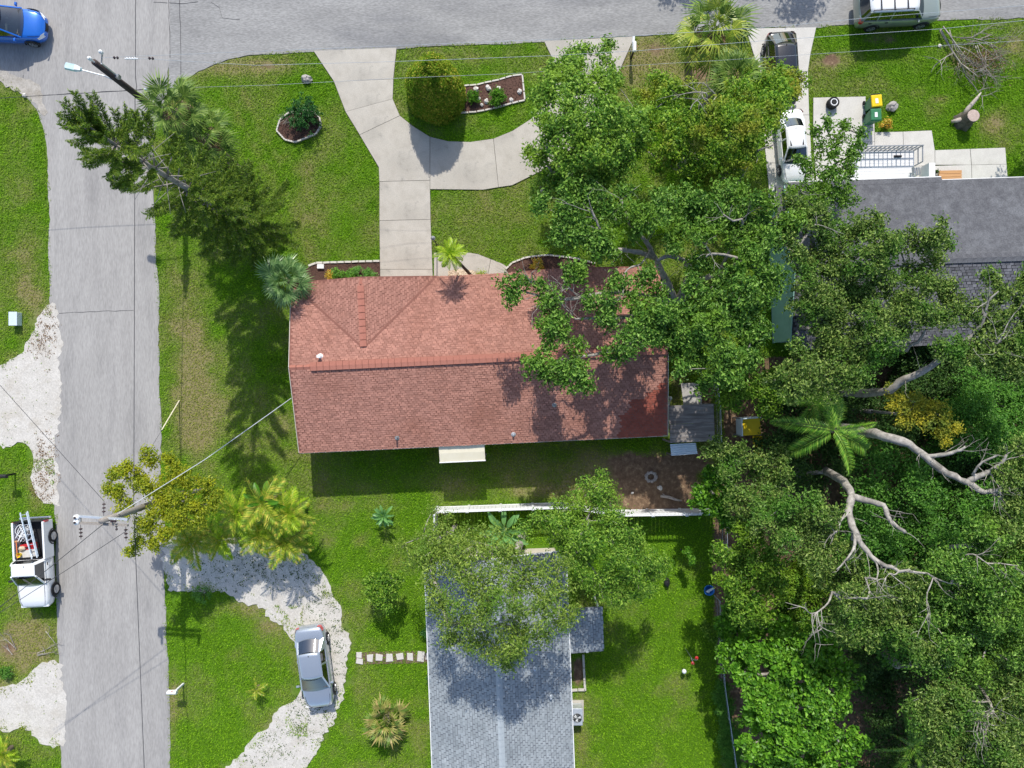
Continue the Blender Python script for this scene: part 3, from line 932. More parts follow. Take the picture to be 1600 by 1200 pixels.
# stepping stones across the lawn
st = MB(); st.prism(gp([(556, 1019), (668, 1017), (668, 1036), (556, 1038)]), -.05, .006)
st = st.build('stepping_stone_path', MT['soil']); st['kind'] = 'structure'
for i, (u, v, a, b) in enumerate([(561, 1023, 9, 9), (562, 1033, 10, 8), (578, 1028, 10, 11), (593, 1027, 10, 10), (609, 1027, 11, 11), (625, 1026, 10, 10), (641, 1026, 10, 11), (658, 1025, 10, 15), (668, 1025, 6, 12)]):
    rr = random.Random(i)
    P = [(-a / 2, -b / 2), (a / 2, -b / 2), (a / 2, b / 2), (-a / 2, b / 2)]
    P = [((x + rr.uniform(-1, 1)) / S, (y + rr.uniform(-1, 1)) / S) for x, y in P]
    mb = MB(); mb.prism(P, 0, .055)
    o = mb.build('stone', MT['concrete_white'], st, bevel=.01); o.location = G(u, v); o.rotation_euler.z = rr.uniform(-.12, .12)
# small marks on the street
# ---------------------------------------------------------------- houses
def tabs(name, A, e, s, L, D, mat, parent, loc, tw=.20, ex=.115, keep=None, seed=0, h=(.004, .018), label=None):
    """overlapping shingle tabs on the plane A + a e + b s; joined because each is only a few pixels"""
    rr = np.random.default_rng(seed)
    A = np.array(A); e = np.array(e); s = np.array(s); n = np.cross(e, s); n = n / np.linalg.norm(n)
    if n[2] < 0: n = -n
    nr = int(D / ex); nc = int(L / tw)
    b, a = np.meshgrid(np.arange(nr) * ex, np.arange(nc) * tw, indexing='ij')
    a = a + (np.arange(nr)[:, None] * .618 % 1) * tw + rr.normal(0, .008, a.shape)
    a = a.ravel(); b = b.ravel() + rr.normal(0, .006, a.size)
    wd = tw * rr.uniform(.80, .97, a.size)
    tp = ex * np.where(rr.random(a.size) < .6, rr.uniform(.80, .9, a.size), 1.02)  # short tabs bare dark underlay strips that imitate the cutout shadow
    ok = (a + wd < L)
    C = A + e * (a + wd / 2)[:, None] + s * (b + ex / 2)[:, None]
    if keep is not None: ok &= keep(C)
    a = a[ok]; b = b[ok]; wd = wd[ok]
    hh = np.where(rr.random(a.size) < .5, rr.uniform(h[0], h[0] * 1.6, a.size), rr.uniform(h[1] * .7, h[1], a.size))
    a = a[:]
    tp = tp[ok]
    def P(da, db, z): return A + e * (a + da)[:, None] + s * (b + db)[:, None] + n * np.asarray(z).reshape(-1, 1)
    V = np.stack([P(0, 0, hh * 0 - .004), P(wd, 0, hh * 0 - .004), P(wd, 0, hh), P(0, 0, hh), P(wd, tp, hh * 0 + .003), P(0, tp, hh * 0 + .003)], 1).reshape(-1, 3)
    k = len(a)
    q = np.array([[0, 1, 2, 3], [3, 2, 4, 5]])
    F = (np.arange(k)[:, None, None] * 6 + q[None]).reshape(-1, 4)
    o = np_mesh(name, V - np.array(loc), F, MT[mat], parent)
    o['kind'] = 'stuff'
    if label: o['label'] = label
    return o

class Frame:
    """house frame: x along the eave, y into the plan, z up"""
    def __init__(s, o, ang):
        s.o = Vector((o[0], o[1], 0)); s.e = Vector((math.cos(ang), math.sin(ang), 0)); s.f = Vector((-math.sin(ang), math.cos(ang), 0))
    def __call__(s, x, y, z=0.0):
        return s.o + s.e * x + s.f * y + Vector((0, 0, z))
    def loc(s, C):
        d = C - np.array(s.o)
        return d @ np.array(s.e), d @ np.array(s.f)

def gable_slab(fr, x0, x1, y0, y1, ze, zr, axis='x', th=.14):
    """a folded roof slab with thickness; ridge along axis"""
    mb = MB(fr(0, 0, 0))
    if axis == 'x':
        ym = (y0 + y1) / 2
        sec = [(y0, ze), (ym, zr), (y1, ze), (y1, ze - th), (ym, zr - th), (y0, ze - th)]
        ring = lambda x: [fr(x, y, z) for y, z in sec]
        a, b = ring(x0), ring(x1)
    else:
        xm = (x0 + x1) / 2
        sec = [(x0, ze), (xm, zr), (x1, ze), (x1, ze - th), (xm, zr - th), (x0, ze - th)]
        ring = lambda y: [fr(x, y, z) for x, z in sec]
        a, b = ring(y1), ring(y0)
    n = 6
    fs = [(i, n + i, n + (i + 1) % n, (i + 1) % n) for i in range(n)]
    fs += [(0, 1, 4, 5), (1, 2, 3, 4), (n + 5, n + 4, n + 1, n + 0), (n + 4, n + 3, n + 2, n + 1)]
    mb.add(a + b, fs)
    return mb

def ridge_caps(fr, x0, x1, y, z, mat, parent, axis='x', wd=.3, pitch=.3, n_len=.33, drop=.06, lift=.035):
    """folded ridge pieces lying one over the next"""
    me = None; L = abs(x1 - x0); n = int(L / n_len)
    for i in range(n):
        t = x0 + (x1 - x0) * (i + .5) / n
        if me is None or i < 4:
            mb = MB(); hw = wd / 2; ln = n_len / 2 - .004
            d = drop
            v = []
            for sx, zz in ((-ln, .006), (ln, .02)):
                v += [(sx, -hw, zz - d), (sx, 0, zz), (sx, hw, zz - d), (sx, hw, zz - d - .05), (sx, -hw, zz - d - .05)]
            mb.add(v, [(0, 5, 6, 1), (1, 6, 7, 2), (2, 7, 8, 3), (4, 9, 5, 0), (4, 3, 2, 1, 0), (5, 6, 7, 8, 9)])
            me = mb.mesh('ridge_cap', MT[mat])
        o = bpy.data.objects.new('ridge_cap', me); link(o, parent)
        p = fr(t, y, z + lift) if axis == 'x' else fr(y, t, z + lift)
        o.location = p - parent_loc(parent)
        ang = math.atan2(fr.e.y, fr.e.x) + (0 if axis == 'x' else math.pi / 2)
        o.rotation_euler.z = ang + (math.pi if x1 < x0 else 0)

def parent_loc(p):
    v = Vector((0, 0, 0))
    while p is not None:
        v += Vector(p.location); p = p.parent
    return v

def pipe_vent(fr, x, y, z, parent, mat='metal_grey', r=.05, h=.35, cap=False):
    mb = MB(parent_loc(parent)); p = fr(x, y, z)
    mb.tube([p - Vector((0, 0, .1)), p + Vector((0, 0, h))], r, 10)
    mb.lathe([(r * 2.6, 0), (r * 1.5, .05), (r * 1.02, .09)], p + Vector((0, 0, .01)), 12)
    if cap: mb.box(p + Vector((0, 0, h + .03)), (.2, .14, .06))
    return mb.build('vent_pipe', MT[mat], parent)

# ---- the red roofed house in the middle
FR = Frame(G(490, 700), math.atan2(25.4, 536.6))
hs = thing('house', 'single-storey house with red shingle gable roof in the middle of the picture', 'house', FR(0, 0, 0))
hl = Vector(FR(0, 0, 0))
LX, LY, ZE, ZR = 19.40, 8.9, 2.7, 3.75
sl1 = (ZR - ZE) / (LY / 2)
mb = MB(hl)
P = [FR(.5, .55), FR(18.9, .55), FR(18.9, 8.3), FR(.5, 8.3)]
mb.prism([tuple(p.xy) for p in P], 0, 2.62)
for x in (.5, 18.9):
    d = .1 if x < 5 else -.1
    q = [FR(x, .55, 2.6), FR(x, 8.3, 2.6), FR(x, 4.45, 3.55), FR(x + d, .55, 2.6), FR(x + d, 8.3, 2.6), FR(x + d, 4.45, 3.55)]
    mb.add(q, [(0, 1, 2), (5, 4, 3), (0, 3, 4, 1), (1, 4, 5, 2), (2, 5, 3, 0)])
mb.build('wall', MT['brick'], hs)
roof = gable_slab(FR, 0, LX, 0, LY, ZE, ZR).build('roof', MT['under_red'], hs)
G1 = (3.82, 3.82, .225); G2 = (14.68, 3.1, .225)
def g_z(g, x, y): return np.where(y > 4.3, ZE + g[2] * (g[1] - np.abs(x - g[0])), -1)
def m_z(x, y): return ZE + sl1 * (LY / 2 - np.abs(y - LY / 2))
for g in (G1, G2):
    y1 = LY + .06
    gable_slab(FR, g[0] - g[1], g[0] + g[1], 4.7, y1, ZE, ZE + g[1] * g[2] - .002, axis='y').build('gable_roof', MT['under_red'], hs)
    mb = MB(hl)
    q = []
    for y in (y1 - .5, y1 - .6):
        q += [FR(g[0] - g[1] + .1, y, 2.5), FR(g[0] + g[1] - .1, y, 2.5), FR(g[0], y, ZE + g[1] * g[2] - .16)]
    mb.add(q, [(2, 1, 0), (3, 4, 5), (0, 1, 4, 3), (1, 2, 5, 4), (2, 0, 3, 5)])
    mb.build('gable_wall', MT['stucco'], hs)
def keep_main(C):
    x, y = FR.loc(C); z = m_z(x, y)
    return (z > g_z(G1, x, y) - .01) & (z > g_z(G2, x, y) - .01)
NEW = [(1046, 596), (1046, 684), (958, 690), (972, 668), (968, 650), (985, 638), (984, 626), (1008, 622), (1012, 612), (1028, 608), (1030, 598)]
def scr(C):
    k = S * HC / (HC - C[:, 2])
    return 800 + C[:, 0] * k, 600 - C[:, 1] * k
e3 = np.array(FR.e); f3 = np.array(FR.f)
ca = math.cos(math.atan(sl1)); sa = math.sin(math.atan(sl1))
DS = LY / 2 / ca
s_s = f3 * ca + np.array([0, 0, sa]); s_n = -f3 * ca + np.array([0, 0, sa])
def not_new(C): u, v = scr(C); return ~inpoly(u, v, NEW)
tabs('shingles', FR(0, -.03, ZE), e3, s_s, LX, DS, 'shingle_red', roof, hl, keep=not_new, seed=1)
tabs('shingles', FR(0, -.03, ZE), e3, s_s, LX, DS, 'shingle_new', roof, hl, keep=lambda C: ~not_new(C), seed=1, label='patch of newer darker red shingles at the back corner')
tabs('shingles', FR(LX, LY + .03, ZE), -e3, s_n, LX, DS, 'shingle_red', roof, hl, keep=keep_main, seed=2)
for g in (G1, G2):
    cg = math.cos(math.atan(g[2])); sg = math.sin(math.atan(g[2]))
    Lg = LY + .06 - 4.3
    def keep_g(C):
        x, y = FR.loc(C); return g_z(g, x, y) > m_z(x, y) - .005
    tabs('shingles', FR(g[0] + g[1] + .02, 4.3, ZE), f3, -e3 * cg + np.array([0, 0, sg]), Lg, g[1] / cg, 'shingle_red', roof, hl, keep=keep_g, seed=int(g[0] * 10))
    tabs('shingles', FR(g[0] - g[1] - .02, LY + .06, ZE), -f3, e3 * cg + np.array([0, 0, sg]), Lg, g[1] / cg, 'shingle_red', roof, hl, keep=keep_g, seed=int(g[0] * 10) + 1)
ridge_caps(FR, .0, 1.1, LY / 2, ZR, 'ridge_red', hs, lift=.012)
ridge_caps(FR, 1.1, LX, LY / 2, ZR, 'ridge_red', hs, wd=.44, drop=.03, lift=.07)
for g in (G1, G2):
    ridge_caps(FR, LY - .4, 5.35, g[0], ZE + g[1] * g[2], 'ridge_red', hs, axis='y', wd=.34, drop=.02, lift=.065)
    ridge_caps(FR, LY + .04, LY - .4, g[0], ZE + g[1] * g[2], 'ridge_red', hs, axis='y', lift=.01)
    ridge_caps(FR, 5.35, 5.0, g[0], ZE + g[1] * g[2], 'ridge_red', hs, axis='y', lift=.01)
# valleys where the front gables run into the main slope
for g in (G1, G2):
    yi = LY - g[1] * g[2] / sl1
    for s_ in (-1, 1):
        if g is G2 and s_ > 0: continue
        a = FR(g[0] + s_ * g[1] * .97, LY - .1, ZE + .04); b = FR(g[0] + s_ * .15, yi + .15, ZE + g[1] * g[2] * .96 + .012)
        mb = MB(hl); mb.bar(a, b, .11, .03); mb.build('valley_flashing', MT['under_red'], hs)
# fascia boards round the eaves
for (x0, y0, x1, y1) in ((0, -.02, LX, -.02),):
    mb = MB(hl); mb.bar(FR(x0, y0 - .02, ZE - .1), FR(x1, y1 - .02, ZE - .1), .03, .16); mb.build('fascia', MT['stucco'], hs)
for x in (-.02, LX + .02):
    for ya, yb in ((0, LY / 2), (LY, LY / 2)):
        mb = MB(hl); mb.bar(FR(x, ya, ZE - .07), FR(x, yb, ZR - .07), .03, .15); mb.build('fascia', MT['stucco'], hs)
pipe_vent(FR, 1.6, 4.95, m_z(0, np.float64(4.95)), hs, 'white_paint', .06, .3, cap=True)
pipe_vent(FR, 5.2, .55, m_z(0, np.float64(.55)), hs)
pipe_vent(FR, 13.5, 1.9, m_z(0, np.float64(1.9)), hs)
pipe_vent(FR, 11.3, .45, m_z(0, np.float64(.45)), hs, 'metal_light', .05, .2)
# cream patio awning at the back
mb = MB(hl)
x0, x1 = 7.33, 9.74
for i, (ya, yb, za, zb) in enumerate(((.05, -.42, 2.56, 2.5), (-.42, -.86, 2.5, 2.38))):
    q = [FR(x0, ya, za), FR(x1, ya, za), FR(x1, yb, zb), FR(x0, yb, zb)]
    mb.add(q + [p - Vector((0, 0, .08)) for p in q], [(3, 2, 1, 0), (4, 5, 6, 7), (0, 1, 5, 4), (1, 2, 6, 5), (2, 3, 7, 6), (3, 0, 4, 7)])
aw = mb.build('awning', MT['cream'], hs)
mb = MB(hl); mb.bar(FR(x0 - .02, -.9, 2.36), FR(x1 + .02, -.9, 2.36), .06, .1); mb.build('gutter', MT['white_paint'], aw)
for x in (x0 + .06, x1 - .06):
    mb = MB(hl); mb.bar(FR(x, -.8, 0), FR(x, -.8, 2.3), .07, .07); mb.build('awning_post', MT['white_paint'], aw)

# ---- the grey roofed house at the bottom
ang3 = math.atan2(-290, 11)
F3 = Frame(G(874, 842), ang3)          # x runs south along the east eave, y runs east
F3 = Frame(G(672.6, 852), ang3)
LX3, LY3, ZE3, ZR3 = 14.9, 7.42, 2.6, 3.75
h3 = thing('house', 'house with weathered blue-grey shingle gable roof at the bottom edge', 'house', F3(0, 0, 0))
l3 = Vector(F3(0, 0, 0))
mb = MB(l3); mb.prism([tuple(F3(x, y).xy) for x, y in ((.4, .4), (14.5, .4), (14.5, 7.0), (.4, 7.0))], 0, 2.55)
for x, d in ((.4, .1),):
    q = [F3(x, .4, 2.5), F3(x, 7.0, 2.5), F3(x, 3.7, 3.6), F3(x + d, .4, 2.5), F3(x + d, 7.0, 2.5), F3(x + d, 3.7, 3.6)]
    mb.add(q, [(0, 1, 2), (5, 4, 3), (0, 3, 4, 1), (1, 4, 5, 2), (2, 5, 3, 0)])
mb.build('wall', MT['stucco'], h3)
# in this frame f points east: f = (-sin, cos)
r3 = gable_slab(F3, 0, LX3, 0, LY3, ZE3, ZR3).build('roof', MT['under_grey'], h3)
s3_ = (ZR3 - ZE3) / (LY3 / 2); c3 = math.cos(math.atan(s3_)); n3 = math.sin(math.atan(s3_))
e_ = np.array(F3.e); f_ = np.array(F3.f)
tabs('shingles', F3(0, -.03, ZE3), e_, f_ * c3 + np.array([0, 0, n3]), LX3, LY3 / 2 / c3, 'shingle_grey', r3, l3, seed=11, ex=.14, tw=.25)
tabs('shingles', F3(LX3, LY3 + .03, ZE3), -e_, -f_ * c3 + np.array([0, 0, n3]), LX3, LY3 / 2 / c3, 'shingle_grey', r3, l3, seed=12, ex=.14, tw=.25)
ridge_caps(F3, 0, LX3, LY3 / 2, ZR3, 'ridge_grey', h3, lift=.012, wd=.32, drop=.05)
for y in (-.045, LY3 + .045):
    mb = MB(l3); mb.bar(F3(0, y, ZE3 - .06), F3(LX3, y, ZE3 - .06), .05, .13); mb.build('fascia', MT['white_paint'], h3)
for ya, yb in ((0, LY3 / 2), (LY3, LY3 / 2)):
    mb = MB(l3); mb.bar(F3(-.03, ya, ZE3 - .05), F3(-.03, yb, ZR3 - .05), .04, .15); mb.build('fascia', MT['white_paint'], h3)
for (x, y) in ((5.9, 5.55), (7.5, 6.35)):
    pipe_vent(F3, x, y, ZE3 + s3_ * (LY3 - y), h3, 'metal_light', .05, .22)
# side porch roof
pr = MB(l3)
q = [F3(3.1, LY3 + .05, 2.5), F3(3.1, LY3 + 1.85, 2.3), F3(5.45, LY3 + 1.85, 2.3), F3(5.45, LY3 + .05, 2.5)]
pr.add(q + [p - Vector((0, 0, .12)) for p in q], [(0, 1, 2, 3), (7, 6, 5, 4), (0, 4, 5, 1), (1, 5, 6, 2), (2, 6, 7, 3), (3, 7, 4, 0)])
pr = pr.build('porch_roof', MT['under_grey'], h3)
sp = math.atan(.2 / 1.8)
tabs('shingles', F3(3.08, LY3 + 1.88, 2.3), e_, -f_ * math.cos(sp) + np.array([0, 0, math.sin(sp)]), 2.42, 1.85, 'shingle_grey', pr, l3, seed=13, ex=.14, tw=.25)
for x in (3.25, 5.3):
    mb = MB(l3); mb.bar(F3(x, LY3 + 1.7, 0), F3(x, LY3 + 1.7, 2.2), .1, .1); mb.build('porch_post', MT['white_paint'], h3)

# ---- the dark grey house on the right
F2 = Frame(G(1206, 550), R(2.0))
LX2, LY2, ZE2, ZR2 = 19.0, 8.62, 2.7, 3.8
h2 = thing('house', 'house with dark grey roof and teal end wall on the right', 'house', F2(0, 0, 0))
l2 = Vector(F2(0, 0, 0))
mb = MB(l2); mb.prism([tuple(F2(x, y).xy) for x, y in ((.05, .5), (18.6, .5), (18.6, 7.9), (.05, 7.9))], 0, 2.6)
q = [F2(.05, .5, 2.55), F2(.05, 7.9, 2.55), F2(.05, 4.31, 3.62), F2(.15, .5, 2.55), F2(.15, 7.9, 2.55), F2(.15, 4.31, 3.62)]
mb.add(q, [(2, 1, 0), (3, 4, 5), (1, 4, 3, 0), (2, 5, 4, 1), (0, 3, 5, 2)])
mb.build('wall', MT['teal'], h2)
r2 = gable_slab(F2, 0, LX2, 0, LY2, ZE2, ZR2).build('roof', MT['under_dark'], h2)
s2_ = (ZR2 - ZE2) / (LY2 / 2); c2 = math.cos(math.atan(s2_)); n2 = math.sin(math.atan(s2_))
e_ = np.array(F2.e); f_ = np.array(F2.f)
tabs('shingles', F2(0, -.03, ZE2), e_, f_ * c2 + np.array([0, 0, n2]), LX2, LY2 / 2 / c2, 'shingle_dark', r2, l2, seed=21, ex=.15, tw=.24)
mb = MB(l2); mb.patch(F2(0, LY2 + .02, ZE2 + .012), F2(LX2, LY2 + .02, ZE2 + .012), F2(LX2, LY2 / 2, ZR2 + .012), F2(0, LY2 / 2, ZR2 + .012), nu=20, nv=6)
mb.build('roofing_sheet', MT['roof_membrane'], r2)
ridge_caps(F2, 0, LX2, LY2 / 2, ZR2, 'roof_membrane', h2, lift=.05, wd=.46, drop=.05, n_len=.5)
mb = MB(l2); mb.add([F2(.2, LY2 - .1, ZE2 + .05), F2(8.25, LY2 - .1, ZE2 + .05), F2(8.25, LY2 + .19, ZE2 - .02), F2(.2, LY2 + .19, ZE2 - .02),
                      F2(.2, LY2 - .1, ZE2 - .1), F2(8.25, LY2 - .1, ZE2 - .1), F2(8.25, LY2 + .19, ZE2 - .14), F2(.2, LY2 + .19, ZE2 - .14)],
                     [(3, 2, 1, 0), (4, 5, 6, 7), (0, 1, 5, 4), (1, 2, 6, 5), (2, 3, 7, 6), (3, 0, 4, 7)])
mb.build('porch_eave', MT['roof_membrane'], h2)
for x0, x1, y in ((.2, 8.25, LY2 + .215), (8.3, LX2, LY2 + .045)):
    mb = MB(l2); mb.bar(F2(x0, y, ZE2 - .09), F2(x1, y, ZE2 - .09), .05, .12); mb.build('gutter', MT['white_paint'], h2)
for ya, yb in ((0, LY2 / 2), (LY2, LY2 / 2)):
    mb = MB(l2); mb.bar(F2(-.03, ya, ZE2 - .06), F2(-.03, yb, ZR2 - .06), .05, .16); mb.build('fascia', MT['teal'], h2)
cp = MB(l2)
P = [W(1212, 291, 2.45), W(1345, 287, 2.45), W(1345, 330, 2.45), W(1214, 334, 2.45)]
cp.prism([tuple(p.xy) for p in P], 2.3, 2.45)
cp.build('carport_roof', MT['roof_membrane'], h2)
for p in P[:1] + P[3:]:
    mb = MB(l2); c = Vector((p.x + .15, p.y - .1, 0)); mb.bar(c, c + Vector((0, 0, 2.3)), .1, .1); mb.build('carport_post', MT['white_paint'], h2)
# front steps, post and low wall by the door
mb = MB(l2); c = W(1441, 272, .5); mb.box(G(1440, 281, .5) , (.34, 1.3, 1.0)); mb.build('entry_wall', MT['white_paint'], h2)
# ---------------------------------------------------------------- vehicles
def loft(stations, mb):
    """stations: (x, half width, top z, bottom z); a rounded, closed body shell"""
    prof = [(.80, 0.0), (.96, .10), (1.0, .38), (.99, .66), (.955, .86), (.88, .96), (.70, 1.0), (.35, 1.03), (0, 1.04)]
    rings = []
    for (x, w_, zt, zb) in stations:
        half = [(w_ * a, zb + (zt - zb) * b) for a, b in prof]
        ring = [(x, -y, z) for y, z in half] + [(x, y, z) for y, z in reversed(half[:-1])]
        rings.append(ring)
    n = len(rings[0])
    vs = [p for r_ in rings for p in r_]
    fs = []
    for i in range(len(rings) - 1):
        for k in range(n):
            k2 = (k + 1) % n
            fs.append((i * n + k, i * n + k2, (i + 1) * n + k2, (i + 1) * n + k))
    fs.append(tuple(range(n)))
    fs.append(tuple((len(rings) - 1) * n + k for k in range(n - 1, -1, -1)))
    # drop the faces turned the wrong way: let blender make them consistent
    return mb.add(vs, fs)

def fix_normals(o):
    import bmesh
    bm = bmesh.new(); bm.from_mesh(o.data); bmesh.ops.recalc_face_normals(bm, faces=bm.faces); bm.to_mesh(o.data); bm.free()
    return o

def wheels(t, xs, y, r, wd=.2, shrink=1.0):
    for x in xs:
        for s_ in (-1, 1):
            mb = MB(); c = Vector((x, s_ * (y - wd / 2 + .012), r))
            m = Matrix.Rotation(math.pi / 2, 3, 'X')
            mb.lathe([(r * .62, -wd / 2), (r * .93, -wd / 2), (r, -wd * .3), (r, wd * .3), (r * .93, wd / 2), (r * .62, wd / 2)], c, 20, m)
            wo = mb.build('wheel', MT['rubber'], t, smooth=False)
            mb = MB(); q = c + Vector((0, s_ * wd * .44, 0))
            mb.lathe([(r * .62, -.02), (r * .62, .02), (r * .5, .01)], q, 16, m)
            for k in range(5):
                a = 2 * math.pi * k / 5
                p = Vector((math.cos(a), 0, math.sin(a)))
                mb.bar(q + Vector((0, s_ * .02, 0)), q + p * r * .58 + Vector((0, s_ * .025, 0)), .05, .03, up=(0, 1, 0))
            mb.build('rim', MT['rim'], wo)
            mb = MB()   # dark wheel arch
            pts = [Vector((x + math.cos(a) * r * 1.16, s_ * (y + .006), r + math.sin(a) * r * 1.16)) for a in [math.pi * i / 12 for i in range(13)]]
            mb.tube(pts, .035, 5); mb.build('wheel_arch', MT['black'], t)

def car(name, label, center, head, paint, st, gh, wheel_x, wr=.31, hw=.86, glass='glass', group=None, rack=False, sunroof=False, scale=1.0, seats='seat', top_paint=None, wagon=False):
    """gh: dict of the glasshouse (windscreen base/top, rear top/base, belt and roof heights, half widths)"""
    cx, cy = G(*center).xy
    t = thing(name, label, 'car', (cx, cy, .05), head, group)
    t.scale = (scale,) * 3
    mb = MB(); loft(st, mb)
    fix_normals(mb.build('body', MT[paint], t, smooth=True))
    a0, a1, c1, c0 = gh['x']; zb, zt = gh['z']; yb, yt = gh['y']; zf = gh.get('zf', zb); zr = gh.get('zr', zb + .03)
    A = lambda s_: (Vector((a0, s_ * yb * .96, zf)), Vector((a1, s_ * yt, zt - .03)))
    rk = .93 if wagon else .76
    Cc = lambda s_: (Vector((c0, s_ * yb * rk, zr)), Vector((c1, s_ * yt * .98, zt - .04)))
    # roof
    mb = MB()
    nx_, ny_ = 8, 6; vs = []; fs = []
    for i in range(nx_ + 1):
        q = i / nx_; x = c1 + (a1 - c1) * q
        for j in range(ny_ + 1):
            p = -1 + 2 * j / ny_
            bow = .07 * (1 - p * p) * (1 if q > .5 else -1) * (abs(q - .5) * 2) ** 2
            vs.append((x + bow, p * yt * (1.02 - .02 * abs(q - .5)), zt - .03 + .05 * (1 - p * p) + .03 * (1 - (2 * q - 1) ** 2)))
    n_ = len(vs)
    vs += [(x, y * 1.0, z - .05) for x, y, z in vs]
    for i in range(nx_):
        for j in range(ny_):
            o = i * (ny_ + 1) + j
            fs.append((o, o + ny_ + 1, o + ny_ + 2, o + 1)); fs.append((n_ + o, n_ + o + 1, n_ + o + ny_ + 2, n_ + o + ny_ + 1))
    for i in range(nx_):
        for j in (0, ny_):
            o = i * (ny_ + 1) + j; fs.append((o, o + ny_ + 1, n_ + o + ny_ + 1, n_ + o))
    for j in range(ny_):
        for i in (0, nx_):
            o = i * (ny_ + 1) + j; fs.append((o, o + 1, n_ + o + 1, n_ + o))
    mb.add(vs, fs)
    ro = fix_normals(mb.build('roof', MT[top_paint or paint], t, smooth=True))
    if sunroof:
        mb = MB(); xm = a1 - .42
        mb.patch((xm - .3, -yt * .72, zt + .016), (xm + .3, -yt * .72, zt + .016), (xm + .3, yt * .72, zt + .016), (xm - .3, yt * .72, zt + .016), (0, 0, .008))
        mb.build('sunroof', MT['black'], ro)
    # pillars
    mb = MB()
    for s_ in (-1, 1):
        p, q = A(s_); mb.bar(p, q, .07, .05)
        p, q = Cc(s_); mb.bar(p, q, .075 if not wagon else .14, .05)
        xm = (a1 + c1) / 2 + .05
        mb.bar((xm - .02, s_ * (yb * .985), zb + .0), (xm - .05, s_ * yt, zt - .05), .09, .03)
        if wagon:
            x3 = c1 + (a1 - c1) * .12
            x3 = (c1 + xm) / 2 - .08
            mb.bar((x3, s_ * (yb * .98), zb), (x3 - .03, s_ * yt, zt - .05), .10, .03)
        mb.bar((c1 - .05, s_ * yt, zt - .045), (a1, s_ * yt, zt - .04), .05, .05)
        mb.bar((c0 + .1, s_ * yb * .965, zb + .0), (a0 - .05, s_ * yb * .985, zb - .01), .05, .05)
    mb.build('pillars', MT[paint], t)
    # glass
    mb = MB(); (p0, q0), (p1, q1) = A(-1), A(1)
    mb.patch(p0, p1, q1, q0, (.12, 0, .02), 8, 4); mb.build('windscreen', MT[glass], t, smooth=True)
    mb = MB(); (p0, q0), (p1, q1) = Cc(-1), Cc(1)
    mb.patch(p1, p0, q0, q1, (-.12, 0, .05), 8, 4); mb.build('rear_window', MT['glass_dark'], t, smooth=True)
    for s_ in (-1, 1):
        mb = MB(); p, q = A(s_); p2, q2 = Cc(s_)
        ia = Vector((0, s_ * .01, 0))
        pr_ = Vector((c0 + .08, s_ * yb * .95, zb + .02)) if wagon else Vector((c0 + .5, s_ * yb * .97, zb + .01))
        mb.patch(p + Vector((-.08, 0, .02)), pr_, q2 + ia * .5, q + ia * .5, (0, 0, 0), 6, 2)
        mb.build('side_window', MT['glass_dark'], t)
        if not wagon:
            mb = MB(); o_ = Vector((0, s_ * .02, .02)); k_ = Vector((c0 - .08, s_ * yb * .99, zb))
            mb.add([q2 + o_, pr_ + o_, k_ + o_, p2 + o_, q2, pr_, k_, p2], [(0, 1, 2), (0, 2, 3), (4, 6, 5), (4, 7, 6), (0, 4, 5, 1), (1, 5, 6, 2), (2, 6, 7, 3), (3, 7, 4, 0)])
            mb.build('rear_quarter', MT[paint], t)
    # cabin
    mb = MB(); mb.box(((a0 + c0) / 2, 0, zb + .035), (abs(a0 - c0) - .1, yb * 1.84, .05))
    mb.box((a0 - .26, 0, zb + .06), (.35, yb * 1.6, .1))
    mb.build('dashboard', MT['cabin'], t)
    if not wagon:
        mb = MB(); mb.box((c1 - .22, 0, zb + .09), (.26, yb * 1.3, .03)); mb.build('parcel_shelf', MT['seat_grey'], t)  # shelf kept pale to imitate the white reflection along the rear glass
    xs_ = [a1 - .28, (a1 + c1) / 2 - .55]
    for x in xs_:
        for s_ in (-1, 1):
            mb = MB(); mb.box((x, s_ * .36, zb + .16), (.16, .46, .26), taper=.85); mb.box((x - .04, s_ * .36, zb + .34), (.1, .24, .12), taper=.8)
            mb.box((x + .28, s_ * .36, zb + .08), (.42, .46, .06))
            mb.build('seat', MT[seats], t, bevel=.02)
    mb = MB(); m = Matrix.Rotation(R(-65), 3, 'Y')
    pts = [Vector((a1 + .28, .36, zb + .1)) + m @ Vector((0, .17 * math.cos(2 * math.pi * k / 12), .17 * math.sin(2 * math.pi * k / 12))) for k in range(13)]
    mb.tube(pts, .016, 5); mb.build('steering_wheel', MT['black'], t)
    # mirrors, lamps, grille
    xf, wf, zf_, _ = st[-2]; xf3, wf3, zf3, _ = st[-4]
    xr, wr_, zr_, _ = st[1]
    for s_ in (-1, 1):
        mb = MB(); mb.box((a0 - .28, s_ * (hw + .09), zb + .06), (.12, .2, .12), taper=.8); mb.bar((a0 - .25, s_ * (hw - .04), zb + .02), (a0 - .27, s_ * (hw + .05), zb + .05), .04)
        mb.build('mirror', MT[paint], t, bevel=.025)
        mb = MB()
        q = []
        for (x, w_, z, b_) in (st[-4], st[-3], st[-2]):
            q.append((x, w_, z, b_))
        P1 = [Vector((q[0][0] + .12, s_ * q[0][1] * .95, q[0][2] - .02)), Vector((q[1][0], s_ * q[1][1] * .93, q[1][2] + .005)), Vector((q[2][0], s_ * q[2][1] * .86, q[2][2] + .012))]
        P2 = [p + Vector((.05, -s_ * .12, .02)) for p in P1]
        P2[0] = P1[0] + Vector((.1, -s_ * .03, .01))
        P2[2] = P1[2] + Vector((.035, -s_ * .14, .0))
        P0 = [p + Vector((.03, s_ * .03, -.12)) for p in P1]
        mb.add(P0 + P1 + P2, [(0, 1, 4, 3), (1, 2, 5, 4), (3, 4, 7, 6), (4, 5, 8, 7)])
